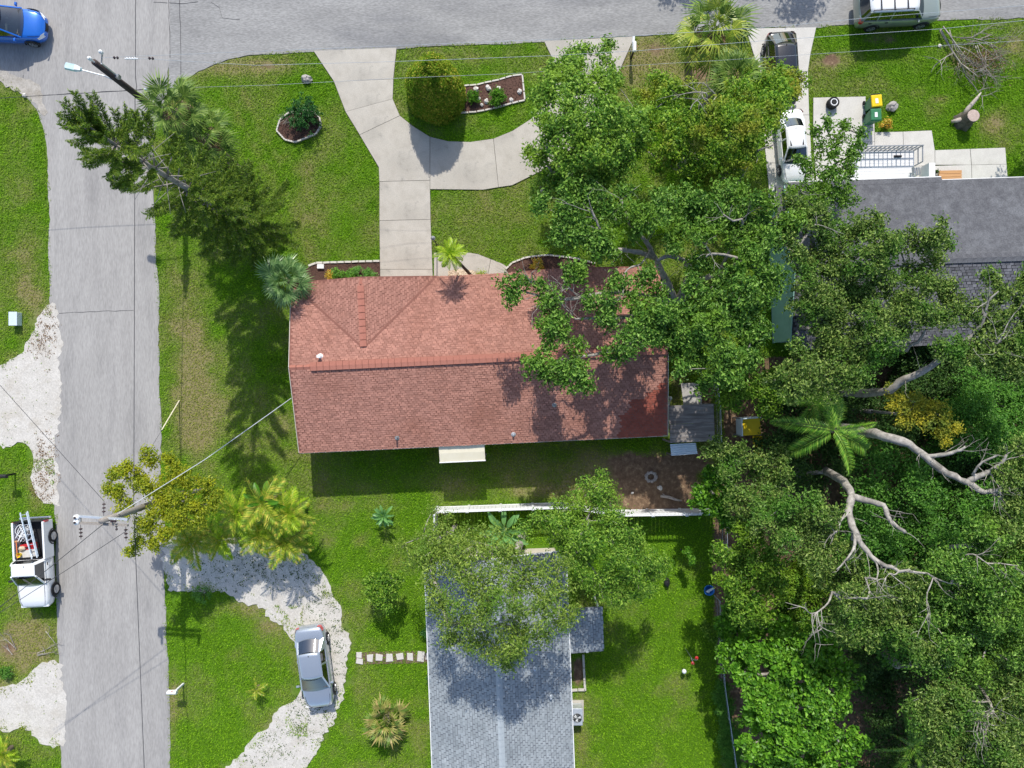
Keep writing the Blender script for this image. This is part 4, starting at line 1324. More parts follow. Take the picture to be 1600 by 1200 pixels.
        mb.build('headlight', MT['headlight'], t, smooth=True)
        mb = MB(); b_ = st[0][0]
        x1, w1, z1, _ = st[1]; x2, w2, z2, _ = st[2]
        mb.add([(x2 + .02, s_ * (w2 + .004), z2 - .1), (x1, s_ * (w1 + .012), z1 - .08), (x1 - .03, s_ * (w1 * .72), z1 - .07),
                (x2 + .02, s_ * (w2 * .985), z2 - .005), (x1 + .0, s_ * (w1 * .97), z1 + .008), (x1 - .02, s_ * (w1 * .74), z1 + .012),
                (x2 + .0, s_ * (w2 + .006), z2 - .26), (x1 - .02, s_ * (w1 + .012), z1 - .25), (x1 - .05, s_ * w1 * .74, z1 - .24)],
               [(0, 1, 4, 3), (1, 2, 5, 4), (6, 7, 1, 0), (7, 8, 2, 1)])
        mb.build('taillight', MT['taillight'], t)
        for x in ((a1 + c1) / 2 - .1, (a1 + c1) / 2 - 1.0):
            mb = MB(); mb.box((x, s_ * (hw + .008), zb - .14), (.16, .03, .03)); mb.build('door_handle', MT[paint if paint != 'car_olive' else 'black'], t)
    mb = MB(); x1, w1, z1, _ = st[-2]
    mb.patch((x1 + .06, -w1 * .45, z1 - .2), (x1 + .06, w1 * .45, z1 - .2), (x1 + .02, w1 * .5, z1 - .03), (x1 + .02, -w1 * .5, z1 - .03), (.05, 0, 0)); mb.build('grille', MT['black'], t)
    # shut lines of the bonnet and boot, laid as fine dark strips on the shell
    mb = MB()
    for s_ in (-1, 1):
        pts = []
        for (x, w_, z, b_) in st:
            if x > a0 + .05 and x < st[-2][0] + .01:
                pts.append(Vector((x, s_ * w_ * .83, b_ + (z - b_) * .985)))
        if len(pts) > 1: mb.tube(pts, .009, 4)
    mb.build('bonnet_gap', MT['black'], t)
    mb = MB(); mb.tube([(c1 + .12, 0, zt + .02), (c1 + .04, 0, zt + .10)], [.03, .01], 6); mb.build('antenna', MT['black'], ro)
    if rack:
        for s_ in (-1, 1):
            mb = MB(); mb.tube([(c1 + .1, s_ * yt * .9, zt + .07), (a1 - .25, s_ * yt * .9, zt + .07)], .022, 6)
            for x in (c1 + .12, (c1 + a1) / 2, a1 - .27): mb.bar((x, s_ * yt * .9, zt - .03), (x, s_ * yt * .9, zt + .07), .04)
            mb.build('rack_rail', MT['black'], t)
        for q in (.2, .48, .76):
            x = c1 + (a1 - c1) * q
            mb = MB(); mb.bar((x, -yt * .9, zt + .085), (x, yt * .9, zt + .085), .05, .03); mb.build('rack_bar', MT['black'], t)
    wheels(t, wheel_x, hw, wr)
    return t

def heading(du, dv): return math.atan2(-dv, du)
SEDAN = [(-2.30, .50, .74, .42), (-2.24, .70, .93, .32), (-2.05, .80, .99, .24), (-1.7, .845, 1.01, .2), (-1.2, .86, .98, .19), (-.4, .865, .95, .18), (.5, .865, .93, .18), (1.05, .855, .92, .18), (1.5, .835, .87, .19), (1.9, .77, .79, .2), (2.14, .67, .69, .22), (2.26, .54, .60, .26), (2.31, .36, .5, .34)]
GH = dict(x=(1.12, .34, -.98, -1.56), z=(.93, 1.43), y=(.80, .60), zf=.92, zr=1.03)
car('parked_car', 'silver sedan parked on the pale shell driveway', (497, 1034), heading(15, 110), 'car_silver', SEDAN, GH, (-1.38, 1.42), scale=1.0)
car('parked_car', 'white sedan with dark sunroof on the concrete drive beside the patio', (1231, 234), heading(9, 100), 'car_white', SEDAN, GH, (-1.38, 1.42), sunroof=True, scale=.86, glass='glass')
HATCH = [(-2.05, .55, .85, .40), (-2.0, .72, .98, .3), (-1.85, .80, 1.02, .24), (-1.5, .84, 1.02, .2), (-.9, .86, .99, .19), (-.2, .86, .97, .18), (.5, .86, .95, .18), (1.0, .85, .94, .18), (1.4, .83, .89, .19), (1.75, .77, .81, .2), (1.98, .67, .71, .22), (2.1, .54, .61, .26), (2.15, .36, .52, .34)]
GHH = dict(x=(1.12, .30, -1.1, -1.8), z=(.96, 1.5), y=(.80, .60), zf=.94, zr=1.03)
car('parked_car', 'black hatchback half hidden under the tree at the top of the drive', (1214, 118), heading(6, 100), 'car_black', HATCH, GHH, (-1.3, 1.3), glass='glass_dark', scale=.98)
car('parked_car', 'bright blue compact car at the top left street corner', (21, 49), heading(100, 3), 'car_blue', HATCH, GHH, (-1.3, 1.36), seats='seat_grey', scale=1.04, wr=.32)
SUVS = [(-2.32, .74, 1.0, .45), (-2.28, .84, 1.12, .36), (-2.15, .88, 1.16, .3), (-1.7, .90, 1.14, .28), (-1.0, .905, 1.12, .27), (-.2, .905, 1.10, .27), (.6, .905, 1.09, .27), (1.05, .90, 1.09, .27), (1.5, .88, 1.06, .28), (1.9, .84, 1.01, .3), (2.15, .76, .95, .34), (2.26, .66, .86, .4), (2.3, .5, .7, .46)]
GHS = dict(x=(1.12, .58, -1.98, -2.2), z=(1.10, 1.74), y=(.86, .67), zf=1.08, zr=1.14)
car('parked_car', 'silver and olive estate car with black roof rack on the street at the top right', (1391, 24), heading(100, -5), 'car_olive', SUVS, GHS, (-1.35, 1.42), wr=.35, hw=.90, glass='glass_dark', rack=True, wagon=True, top_paint='car_white')

# ---- white pickup with a loaded bed
tc = G(68, 876)
pk = thing('pickup_truck', 'white pickup truck with a loaded bed parked on the verge', 'pickup truck', (tc.x, tc.y, .04), heading(7, 130))
PST = [(-.32, .86, 1.08, .3), (-.30, .88, 1.10, .28), (.3, .885, 1.10, .27), (.85, .885, 1.09, .27), (1.0, .88, 1.08, .27), (1.45, .87, 1.06, .28), (1.95, .84, 1.02, .3), (2.22, .78, .95, .32), (2.34, .68, .86, .36), (2.39, .52, .74, .42)]
mb = MB(); loft(PST, mb); fix_normals(mb.build('body', MT['car_white'], pk, smooth=True))
mb = MB()
for s_ in (-1, 1):
    mb.box((-1.36, s_ * .845, .74), (2.06, .085, .78)); mb.box((-1.36, s_ * .835, 1.13), (2.06, .11, .03))
fix_normals(mb.build('bed_side', MT['car_white'], pk, bevel=.02))
mb = MB(); mb.box((-1.36, 0, .60), (2.05, 1.6, .05)); mb.box((-.37, 0, .85), (.05, 1.6, .5)); mb.build('bed_liner', MT['black'], pk)
mb = MB(); mb.box((-2.41, 0, .78), (.06, 1.62, .62)); mb.build('tailgate', MT['black'], pk, bevel=.015)
mb = MB(); mb.box((-2.52, 0, .45), (.12, 1.7, .16)); mb.build('bumper', MT['chrome'], pk, bevel=.03)
# cab
a0, a1, c1, c0, zb, zt, yb, yt = 1.02, .42, -.26, -.30, 1.09, 1.70, .80, .66
mb = MB(); v = []
for z, k in ((zt - .05, 1.0), (zt + .01, .9), (zt + .03, .5)):
    v += [(c1 + (1 - k) * .4, -yt * k, z), (a1 + .05 - (1 - k) * .4, -yt * k, z), (a1 + .05 - (1 - k) * .4, yt * k, z), (c1 + (1 - k) * .4, yt * k, z)]
mb.add(v, [(0, 1, 5, 4), (1, 2, 6, 5), (2, 3, 7, 6), (3, 0, 4, 7), (4, 5, 9, 8), (5, 6, 10, 9), (6, 7, 11, 10), (7, 4, 8, 11), (8, 9, 10, 11), (3, 2, 1, 0)])
mb.build('roof', MT['car_white'], pk, smooth=False, bevel=.05)
mb = MB()
for s_ in (-1, 1):
    mb.bar((a0, s_ * yb * .97, zb - .02), (a1 + .02, s_ * yt, zt - .04), .08, .06)
    mb.bar((c0 - .0, s_ * yb * .99, zb - .02), (c1 + .04, s_ * yt * .97, zt - .04), .16, .06)
    mb.bar((c0, s_ * yb, zb), (a0, s_ * yb, zb - .01), .06, .05)
mb.build('pillars', MT['car_white'], pk)
mb = MB(); mb.patch((a0, -yb * .95, zb), (a0, yb * .95, zb), (a1 + .03, yt, zt - .04), (a1 + .03, -yt, zt - .04), (.12, 0, .02), 8, 4); mb.build('windscreen', MT['glass'], pk, smooth=True)
mb = MB(); mb.patch((c0, yb * .9, zb), (c0, -yb * .9, zb), (c1 + .03, -yt, zt - .06), (c1 + .03, yt, zt - .06), (-.02, 0, 0), 4, 2); mb.build('rear_window', MT['glass_dark'], pk)
for s_ in (-1, 1):
    mb = MB(); mb.patch((a0 - .1, s_ * yb, zb), (c0 + .08, s_ * yb, zb), (c1 + .1, s_ * yt, zt - .05), (a1, s_ * yt, zt - .05), nu=3, nv=2); mb.build('side_window', MT['glass_dark'], pk)
    mb = MB(); mb.box((.78, s_ * 1.0, 1.17), (.1, .24, .18)); mb.bar((.8, s_ * .84, 1.12), (.78, s_ * .95, 1.15), .04); mb.build('mirror', MT['black'], pk, bevel=.02)
    mb = MB(); mb.box((-.05, s_ * .895, .98), (.16, .03, .04)); mb.build('door_handle', MT['black'], pk)
    mb = MB(); mb.box((-2.37, s_ * .84, .86), (.1, .12, .34)); mb.build('taillight', MT['taillight'], pk, bevel=.01)
    mb = MB(); mb.box((2.27, s_ * .60, .80), (.16, .32, .16)); mb.build('headlight', MT['headlight'], pk, bevel=.03)
    mb = MB(); mb.tube([(1.0, s_ * .72, 1.075), (1.5, s_ * .71, 1.055), (2.0, s_ * .67, 1.0), (2.25, s_ * .6, .93)], .009, 4); mb.build('bonnet_gap', MT['black'], pk)
    mb = MB(); mb.tube([(.9, s_ * .885, .4), (.88, s_ * .892, 1.0)], .008, 4); mb.tube([(-.26, s_ * .885, .4), (-.26, s_ * .89, 1.05)], .008, 4); mb.build('door_gap', MT['black'], pk)
mb = MB(); mb.box((.35, 0, 1.10), (1.1, 1.3, .03)); mb.box((.78, 0, 1.13), (.3, 1.4, .1)); mb.build('dashboard', MT['cabin'], pk)
for s_ in (-1, 1):
    mb = MB(); mb.box((.02, s_ * .38, 1.25), (.16, .5, .32), taper=.85); mb.box((.3, s_ * .38, 1.14), (.4, .5, .06)); mb.build('seat', MT['seat_grey'], pk, bevel=.02)
mb = MB(); mb.tube([(-.1, .1, zt + .02), (-.12, .1, zt + .12)], [.025, .01], 6); mb.build('antenna', MT['black'], pk)
wheels(pk, (-1.45, 1.52), .90, .36, .23)
mb = MB()
# things lying in the bed (each one could be lifted out)
M4 = Matrix.Translation(pk.location) @ Matrix.Rotation(pk.rotation_euler.z, 4, 'Z')
def bed(name, label, cat, p, rz, **kw):
    q = M4 @ Vector(p)
    return thing(name, label, cat, q, pk.rotation_euler.z + rz, **kw)
ld = bed('ladder', 'aluminium extension ladder lying across the pickup bed past the tailgate', 'ladder', (-1.75, .10, 1.20), R(9))
for s_ in (-1, 1):
    for dz in (0, .06):
        mb = MB(); mb.bar((-1.25 + dz, s_ * (.2 - dz * .4), dz), (1.3 + dz, s_ * (.17 - dz * .4), dz - .12), .05, .045); mb.build('side_rail', MT['tin'], ld)
for i in range(9):
    x = -1.1 + i * .28
    mb = MB(); mb.bar((x, -.19, .03 - i * .012), (x, .19, .03 - i * .012), .03); mb.build('rung', MT['metal_light'], ld)
tb = bed('toolbox', 'red toolbox in the pickup bed next to the ladder', 'toolbox', (-1.0, -.2, .63), .1)
mb = MB(); mb.box((0, 0, .16), (.34, .75, .32)); mb.build('box_body', MT['red_plastic'], tb, bevel=.02)
mb = MB(); mb.box((0, 0, .345), (.30, .70, .05)); mb.build('lid', MT['red_plastic'], tb, bevel=.015)
mb = MB(); mb.bar((0, -.2, .42), (0, .2, .42), .04); mb.bar((0, -.2, .36), (0, -.2, .42), .03); mb.bar((0, .2, .36), (0, .2, .42), .03); mb.build('handle', MT['black'], tb)
bg_ = bed('canvas_bag', 'tan canvas bag on the pickup bed in front of the red toolbox', 'bag', (-.95, -.42, .97), 0)
mb = MB(); mb.blob((0, 0, .05), (.14, .2, .12), 10, 3, .15); mb.build('bag_body', MT['pebble'], bg_, smooth=True)
bd = bed('board', 'pale flat board lying behind the pickup cab', 'board', (-.66, -.12, .98), .03)
mb = MB(); mb.box((0, 0, 0), (.42, .95, .03)); mb.build('sheet', MT['concrete_white'], bd)
hd = bed('bucket', 'yellow bucket in the corner of the pickup bed behind the cab', 'bucket', (-.62, -.55, .98), 0)
mb = MB(); mb.lathe([(.09, 0), (.125, .2), (.13, .2), (.11, .19), (.085, .03)], (0, 0, 0), 14); mb.build('bucket_body', MT['yellow_plastic'], hd, smooth=False)
mb = MB(); mb.tube([(0, .125 * math.cos(a), .2 + .08 * math.sin(a)) for a in [math.pi * i / 8 for i in range(9)]], .006, 4); mb.build('bail', MT['metal_grey'], hd)
br = bed('broom', 'orange handled broom leaning along the pickup bed side', 'broom', (-.85, -.66, 1.0), 0)
mb = MB(); mb.tube([(-.45, -.05, .05), (.4, .05, .16)], .022, 6); mb.build('handle', MT['orange_plastic'], br)
mb = MB(); mb.box((-.5, -.06, .03), (.1, .26, .1), taper=.6); mb.build('brush_head', MT['wood_orange'], br)
hz = bed('hose_coil', 'coiled white hoses and pipes at the tailgate end of the pickup bed', 'hose', (-1.8, -.32, .72), 0)
rr = random.Random(5)
for k in range(6):
    mb = MB(); r0 = rr.uniform(.2, .34); cx_, cy_ = rr.uniform(-.15, .15), rr.uniform(-.1, .1)
    mb.tube([(cx_ + r0 * math.cos(a) * 1.2, cy_ + r0 * math.sin(a), .05 + k * .07 + .04 * math.sin(3 * a)) for a in [2 * math.pi * i / 18 for i in range(17 + k % 2)]], .018, 5); mb.build('hose', MT['white_paint' if k % 3 else 'metal_light'], hz)
for k in range(5):
    mb = MB(); mb.tube([(rr.uniform(-.5, -.2), rr.uniform(-.35, .35), .3), (rr.uniform(.2, .5), rr.uniform(-.35, .35), rr.uniform(.3, .45))], .022, 6); mb.build('pipe', MT['vinyl'], hz)
ps = bed('pipe', 'long white pipe lying diagonally over the red toolbox', 'pipe', (-.9, .05, 1.1), R(20))
mb = MB(); mb.tube([(-.5, 0, .0), (.45, 0, .05)], .018, 6); mb.build('pipe_body', MT['vinyl'], ps)
# ---------------------------------------------------------------- poles and wires
def line(name, label, cat, pts, r_, mat, sag=0.0, group=None, n=6):
    """a wire through world points; label None makes it a plain part builder"""
    q = []
    for i in range(len(pts) - 1):
        a, b = Vector(pts[i]), Vector(pts[i + 1])
        for j in range(n):
            s_ = j / n
            q.append(a.lerp(b, s_) - Vector((0, 0, sag * 4 * s_ * (1 - s_))))
    q.append(Vector(pts[-1]))
    mb = MB(); mb.tube(q, r_, 4)
    return tag(mb.build(name, MT[mat]), label, cat, group)

def string_insulator(t, o, a, b, n=3, r_=.085):
    a = Vector(a) - o; b = Vector(b) - o
    d = (b - a).normalized()
    m = d.to_track_quat('Z', 'Y').to_matrix()
    mb = MB(); mb.tube([a, b], .012, 5)
    L = (b - a).length
    for i in range(n):
        c = a + d * (L * (.3 + .5 * i / max(1, n - 1)))
        mb.lathe([(.03, -.05), (r_, -.02), (r_ * .9, .0), (.04, .03)], c, 10, m)
    mb.build('insulator', MT['insulator'], t)

p1 = G(290, 207)
lp = thing('utility_pole', 'tall dark wooden pole with a street lamp arm at the top left corner', 'utility pole', p1)
mb = MB(); mb.tube([(0, 0, -.1), (0, 0, 3), (0, 0, 6), (0, 0, 8.75)], [.19, .175, .155, .135], 12); mb.build('shaft', MT['pole_wood'], lp, smooth=True)
mb = MB(); mb.tube([(-.0, 0, 8.7), (0, 0, 9.0)], .03, 6); mb.lathe([(.04, 9.0), (.09, 9.03), (.09, 9.12), (.05, 9.2)], (0, 0, 0), 12); mb.build('top_insulator', MT['vinyl'], lp)
mb = MB(); mb.bar((.17, .05, 7.0), (.17, .05, 8.5), .07, .05); mb.build('conduit', MT['metal_light'], lp)
mb = MB(); mb.box((.22, .0, 7.25), (.16, .16, .25)); mb.box((-.2, .1, 8.2), (.1, .1, .3)); mb.build('bracket', MT['metal_grey'], lp)
mb = MB(); mb.bar((.0, .12, 8.2), (.12, .55, 8.35), .04); mb.build('side_arm', MT['metal_grey'], lp)
mb = MB(); mb.lathe([(.05, 0), (.09, .05), (.09, .18), (.03, .24)], (.12, .58, 8.33), 10); mb.build('side_insulator', MT['vinyl'], lp)
la = W(127, 109, 7.35) - p1; lb = W(107, 105, 7.3) - p1
mb = MB(); mb.tube([(-.12, -.02, 6.85), (-.5, la.y * .4, 7.1), (la.x, la.y, 7.35)], [.035, .03, .03], 8); mb.build('lamp_arm', MT['metal_light'], lp)
d = (lb - la).normalized(); ang = math.atan2(d.y, d.x)
hd_ = bpy.data.objects.new('lamp_head', None)
mb = MB()
m = Matrix.Rotation(ang, 3, 'Z')
def lh(x, y, z): return la + m @ Vector((x, y, z))
mb.add([lh(-.05, -.08, 0), lh(.22, -.17, .02), lh(.72, -.17, .02), lh(.78, 0, 0), lh(.72, .17, .02), lh(.22, .17, .02), lh(-.05, .08, 0),
        lh(0, -.06, .12), lh(.22, -.13, .2), lh(.66, -.13, .17), lh(.7, 0, .15), lh(.66, .13, .17), lh(.22, .13, .2), lh(0, .06, .12)],
       [(0, 1, 8, 7), (1, 2, 9, 8), (2, 3, 10, 9), (3, 4, 11, 10), (4, 5, 12, 11), (5, 6, 13, 12), (6, 0, 7, 13), (7, 8, 9, 10, 11, 12, 13), (6, 5, 4, 3, 2, 1, 0)])
lhead = mb.build('lamp_head', MT['lamp_glass'], lp, smooth=False, bevel=.02)
mb = MB(); q = [lh(-.04, -.075, .126), lh(.2, -.12, .205), lh(.2, .12, .205), lh(-.04, .075, .126)]
mb.add(q + [p + Vector((0, 0, .02)) for p in q], [(0, 1, 2, 3), (4, 5, 6, 7), (0, 1, 5, 4), (1, 2, 6, 5), (2, 3, 7, 6), (3, 0, 4, 7)]); mb.build('lamp_housing', MT['white_paint'], lhead)
for (u, v, z) in ((176, 90, 8.7), (231, 91, 8.6)):
    q = W(u, v, z); string_insulator(lp, p1, q, q + Vector((.28, -.01, 0)), 2, .07)
q = W(195, 91.5, 8.65); mb = MB(p1); mb.tube([q, q + Vector((.6, 0, 0))], .03, 6)
for k in range(4): mb.lathe([(.02, -.04), (.06, 0), (.02, .04)], q + Vector((.1 + k * .12, 0, 0)), 8, Matrix.Rotation(math.pi / 2, 3, 'Y'))
mb.build('line_clamp', MT['vinyl'], lp)
mb = MB(p1); mb.tube([W(226, 140, 5.3), W(238, 138.5, 5.3)], .07, 8); mb.build('cable_splice', MT['metal_light'], lp)

p2 = G(287, 771)
up = thing('utility_pole', 'weathered wooden pole with double crossarm behind the golden tree', 'utility pole', p2)
mb = MB(); mb.tube([(0, 0, -.1), (0, 0, 3), (0, 0, 6), (0, 0, 8.05)], [.18, .165, .15, .13], 12); mb.build('shaft', MT['pole_grey'], up, smooth=True)
za = 7.62
for a, b in (((123, 806.5), (200, 811.5)), ((125, 817), (200, 821))):
    mb = MB(p2); mb.bar(W(*a, za), W(*b, za), .1, .12); mb.build('crossarm', MT['metal_light' if a[1] < 810 else 'pole_grey'], up)
for v in (808, 815.5):
    mb = MB(p2); q = W(120.5, v, za + .02); mb.lathe([(.06, -.06), (.13, 0), (.13, .1), (.05, .16)], q, 12); mb.build('insulator_cap', MT['vinyl'], up)
    mb = MB(p2); mb.lathe([(.05, .16), (.06, .2), (.02, .26)], W(120.5, v, za + .02), 8); mb.build('insulator_pin', MT['insulator'], up)
for (u, v) in ((176, 814), (181, 814)):
    mb = MB(p2); mb.lathe([(.05, 0), (.07, .08), (.04, .14)], W(u, v, za + .1), 8); mb.build('insulator_pin', MT['insulator'], up)
mb = MB(p2); mb.bar(W(126, 805, za), W(126, 819, za), .05, .05); mb.bar(W(176, 809, za), W(176, 821, za), .05, .05); mb.build('arm_bolt', MT['metal_grey'], up)
zs = za - .05
string_insulator(up, p2, W(162, 806, zs), W(162.5, 783, zs - .05))
string_insulator(up, p2, W(126, 820, zs), W(126.5, 843, zs - .05))
string_insulator(up, p2, W(196.5, 821, zs), W(197, 845, zs - .05))
string_insulator(up, p2, W(182, 820, zs), W(182.3, 829, zs - .05), 2, .06)

line('telephone_cable', 'dark cable strung between the two poles along the side street', 'cable', [W(212, -60, 5.1), W(211.6, 120, 5.2), W(213.5, 135, 5.2), W(211, 148, 5.25), W(210, 480, 4.95), W(209, 797, 5.2), W(226, 1215, 5.0)], .017, 'wire_dark')
line('telephone_cable', 'dark cable leaving the lamp pole westward over the side street', 'cable', [W(236, 139.5, 5.3), W(212, 141, 5.25), W(36, 151, 5.2), W(-60, 158, 5.2)], .014, 'wire_dark')
line('power_wire', 'pale wire along the street kerb, uppermost of the overhead wires', 'wire', [W(159, 90, 8.5), W(600, 72, 7.5), W(992, 56, 7.6), W(1200, 42.5, 7.7), W(1370, 26.5, 7.8), W(1620, 7, 8)], .0085, 'wire_light', group='overhead wires along the street')
line('power_wire', 'pale wire crossing the clipped hedge top, middle one of the overhead wires', 'wire', [W(214, 91.5, 8.65), W(231, 92, 8.6), W(400, 102, 7.9), W(620, 96, 7.6), W(860, 87, 7.5), W(1000, 79, 7.5), W(1200, 63, 7.5), W(1470, 45, 7.6), W(1620, 30, 7.8)], .0085, 'wire_light', group='overhead wires along the street')
line('power_wire', 'pale wire crossing the middle of the clipped hedge, lowest of the overhead wires', 'wire', [W(238, 138.5, 5.3), W(420, 133, 5.6), W(625, 122, 6), W(800, 115, 6), W(995, 102, 6), W(1130, 94, 6), W(1325, 81, 6), W(1475, 71, 6), W(1620, 62, 6.1)], .007, 'wire_light', group='overhead wires along the street')
line('service_wire', 'thick pale service wire from the crossarm pole to the red roof eave', 'wire', [W(182, 804, 6.9), W(320, 718, 5.0), W(455, 622, 2.8)], .022, 'wire_light', sag=.03)
line('power_wire', 'dark wire from the crossarm pole down over the pickup bonnet', 'wire', [W(160, 820, 7.7), W(80, 885, 7.6), W(-80, 1012, 7.5)], .015, 'wire_dark')
line('power_wire', 'dark wire from the right crossarm end across the side street', 'wire', [W(197, 830, 7.55), W(105, 890, 7.5), W(-80, 1008, 7.4)], .013, 'wire_dark')
line('power_wire', 'dark wire from the crossarm pole up over the sand driveway', 'wire', [W(162.5, 783, 7.5), W(10, 613, 7.3), W(-100, 490, 7.2)], .013, 'wire_dark')
# guy wire with a yellow guard
g0 = G(280, 626); g1 = Vector((p2.x, p2.y, 7.4))
gw = thing('guy_wire', 'guy wire with pale yellow guard anchored in the side lawn', 'wire', g0)
mb = MB(g0); mb.tube([g0, g0.lerp(g1, .29)], .028, 6); mb.build('guard', MT['cream'], gw)
mb = MB(g0); mb.tube([g0.lerp(g1, .29), g1], .010, 4); mb.build('strand', MT['wire_dark'], gw)

# ---------------------------------------------------------------- white fence behind the red roofed house
FP = [(684, 792), (881, 785), (960, 797), (1112, 794.5)]
fn = thing('fence', 'white vinyl privacy fence behind the red roofed house', 'fence', G(*FP[0]))
fo = Vector(G(*FP[0]))
def fence_run(pts, FH=1.75):
    for i in range(len(pts) - 1):
        a = G(*pts[i]); b = G(*pts[i + 1]); L = (b - a).length; n = max(1, round(L / 2.0))
        d = (b - a).normalized(); pr_ = Vector((-d.y, d.x, 0))
        for j in range(n + (1 if i == len(pts) - 2 else 0)):
            p = a.lerp(b, j / n)
            mb = MB(fo); mb.box(p + Vector((0, 0, FH / 2 + .03)), (.13, .13, FH + .06), rz=math.atan2(d.y, d.x)); po = mb.build('post', MT['vinyl'], fn)
            mb = MB(fo); mb.box(p + Vector((0, 0, FH + .09)), (.17, .17, .07), rz=math.atan2(d.y, d.x), taper=.4); mb.build('post_cap', MT['vinyl'], po)
        for j in range(n):
            p = a.lerp(b, j / n) + d * .07; q = a.lerp(b, (j + 1) / n) - d * .07
            for z in (.12, FH - .38, FH):
                mb = MB(fo); mb.bar(p + Vector((0, 0, z)), q + Vector((0, 0, z)), .06, .11); mb.build('rail', MT['vinyl'], fn)
            nb = max(2, int((q - p).length / .19))
            for k in range(nb):
                r0 = p.lerp(q, (k + .03) / nb); r1 = p.lerp(q, (k + .97) / nb)
                mb = MB(fo); mb.bar((r0 + Vector((0, 0, FH / 2 - .13))), (r1 + Vector((0, 0, FH / 2 - .13))), .03, FH - .62); mb.build('board', MT['vinyl'], fn)
            for k in range(nb):
                c = p.lerp(q, (k + .5) / nb)
                mb = MB(fo); mb.bar(c + Vector((0, 0, FH - .34)), c + Vector((0, 0, FH - .04)), .04, .03); mb.build('picket', MT['vinyl'], fn)
fence_run(FP)
fence_run([(684, 796), (682, 846)])

def wire_fence(name, label, pts, h, post_step=2.2, wires=(.4, .8, 1.0)):
    o = Vector(G(*pts[0])); t = thing(name, label, 'fence', o)
    for i in range(len(pts) - 1):
        a = G(*pts[i]); b = G(*pts[i + 1]); n = max(1, round((b - a).length / post_step))
        for j in range(n + 1):
            p = a.lerp(b, j / n); mb = MB(o); mb.tube([p, p + Vector((0, 0, h))], .028, 6); mb.build('post', MT['metal_light'], t)
        for q in wires:
            mb = MB(o); mb.tube([a + Vector((0, 0, h * q)), b + Vector((0, 0, h * q))], .018 if q == wires[-1] else .006, 5); mb.build('rail' if q == wires[-1] else 'strand', MT['metal_light'], t)
        # mesh: crossing strands joined as one
        mb = MB(o); L = (b - a).length; m_ = int(L / .3)
        for k in range(m_):
            p = a.lerp(b, k / m_); q = a.lerp(b, min(1, (k + h / .3) / m_))
            mb.bar(p + Vector((0, 0, .05)), a.lerp(b, min(1, (k + 3) / m_)) + Vector((0, 0, h)), .006)
            mb.bar(p + Vector((0, 0, h)), a.lerp(b, min(1, (k + 3) / m_)) + Vector((0, 0, .05)), .006)
        mb.build('mesh', MT['metal_grey'], t)['kind'] = 'stuff'
    return t
wire_fence('wire_fence', 'thin metal wire fence beside the grey plywood lean-to', [(1110, 565), (1113, 610), (1116, 632), (1118, 690)], 1.2)
wire_fence('wire_fence', 'metal wire fence running back from the end of the white fence', [(1124, 800), (1124, 870)], 1.5)
wire_fence('wire_fence', 'wire fence along the right side of the bright green back lawn', [(1116, 930), (1124, 1060), (1146, 1215)], 1.1)

# ---------------------------------------------------------------- lean-to, slide and yard things
so = G(1035, 690)
sh = thing('lean_to', 'grey plywood roofed lean-to at the back corner of the red roofed house', 'shed', so)
zt_ = 2.0
c4 = [W(1045, 634, zt_), W(1115, 631, zt_ + .05), W(1117, 689, zt_), W(1047, 692, zt_ - .05)]
def quad_slab(mb, q, th):
    q = [Vector(p) for p in q]
    return mb.add(q + [p - Vector((0, 0, th)) for p in q], [(3, 2, 1, 0), (4, 5, 6, 7), (0, 1, 5, 4), (1, 2, 6, 5), (2, 3, 7, 6), (3, 0, 4, 7)])
for a, b in ((0, .495), (.505, 1)):
    q = [c4[0].lerp(c4[3], a), c4[1].lerp(c4[2], a), c4[1].lerp(c4[2], b), c4[0].lerp(c4[3], b)]
    mb = MB(so); quad_slab(mb, q, .03); mb.build('plywood_sheet', MT['wood_grey'], sh)
for p in c4:
    mb = MB(so); q = p.lerp((c4[0] + c4[2]) / 2, .04); mb.bar(Vector((q.x, q.y, 0)), q - Vector((0, 0, .04)), .09, .09); mb.build('post', MT['wood_grey'], sh)
mb = MB(so); mb.bar(c4[3] - Vector((0, -.05, .09)), c4[2] - Vector((0, -.05, .09)), .06, .1); mb.bar(c4[0] - Vector((0, .05, .09)), c4[1] - Vector((0, .05, .09)), .06, .1); mb.build('beam', MT['wood_grey'], sh)
q = [W(1064, 599, 1.3), W(1096, 598, 1.3), W(1097, 633, 1.55), W(1068, 633, 1.55)]
dp = thing('grey_panel', 'smooth grey panel propped against the top of the plywood lean-to', 'panel', (q[0].x, q[0].y, 0))
mb = MB((q[0].x, q[0].y, 0)); quad_slab(mb, q, .04); mb.build('board', MT['shed_panel'], dp)
mb = MB((q[0].x, q[0].y, 0)); quad_slab(mb, [q[0].lerp(q[2], .1) - Vector((0, 0, .045)), q[1].lerp(q[3], .1) - Vector((0, 0, .045)), q[1].lerp(q[3], .18) - Vector((0, 0, .045)), q[0].lerp(q[2], .18) - Vector((0, 0, .045))], .06)
for p in (q[0].lerp(q[2], .12), q[1].lerp(q[3], .12)): mb.bar(Vector((p.x, p.y, 0)), p - Vector((0, 0, .05)), .06, .06)
mb.build('support', MT['wood_grey'], dp)
q = [W(1047, 694, 1.5), W(1087, 692, 1.5), W(1090, 709, 1.2), W(1049, 712, 1.2)]
ct = thing('corrugated_sheet', 'pale corrugated metal sheet below the plywood lean-to', 'metal sheet', (q[3].x, q[3].y, 0))
mb = MB((q[3].x, q[3].y, 0)); nn = 25; vs = []
for i in range(nn):
    s_ = i / (nn - 1); a = q[0].lerp(q[3], s_); b = q[1].lerp(q[2], s_); dz = Vector((0, 0, .035 * math.cos(s_ * 5 * 2 * math.pi)))
    vs += [a + dz, b + dz]
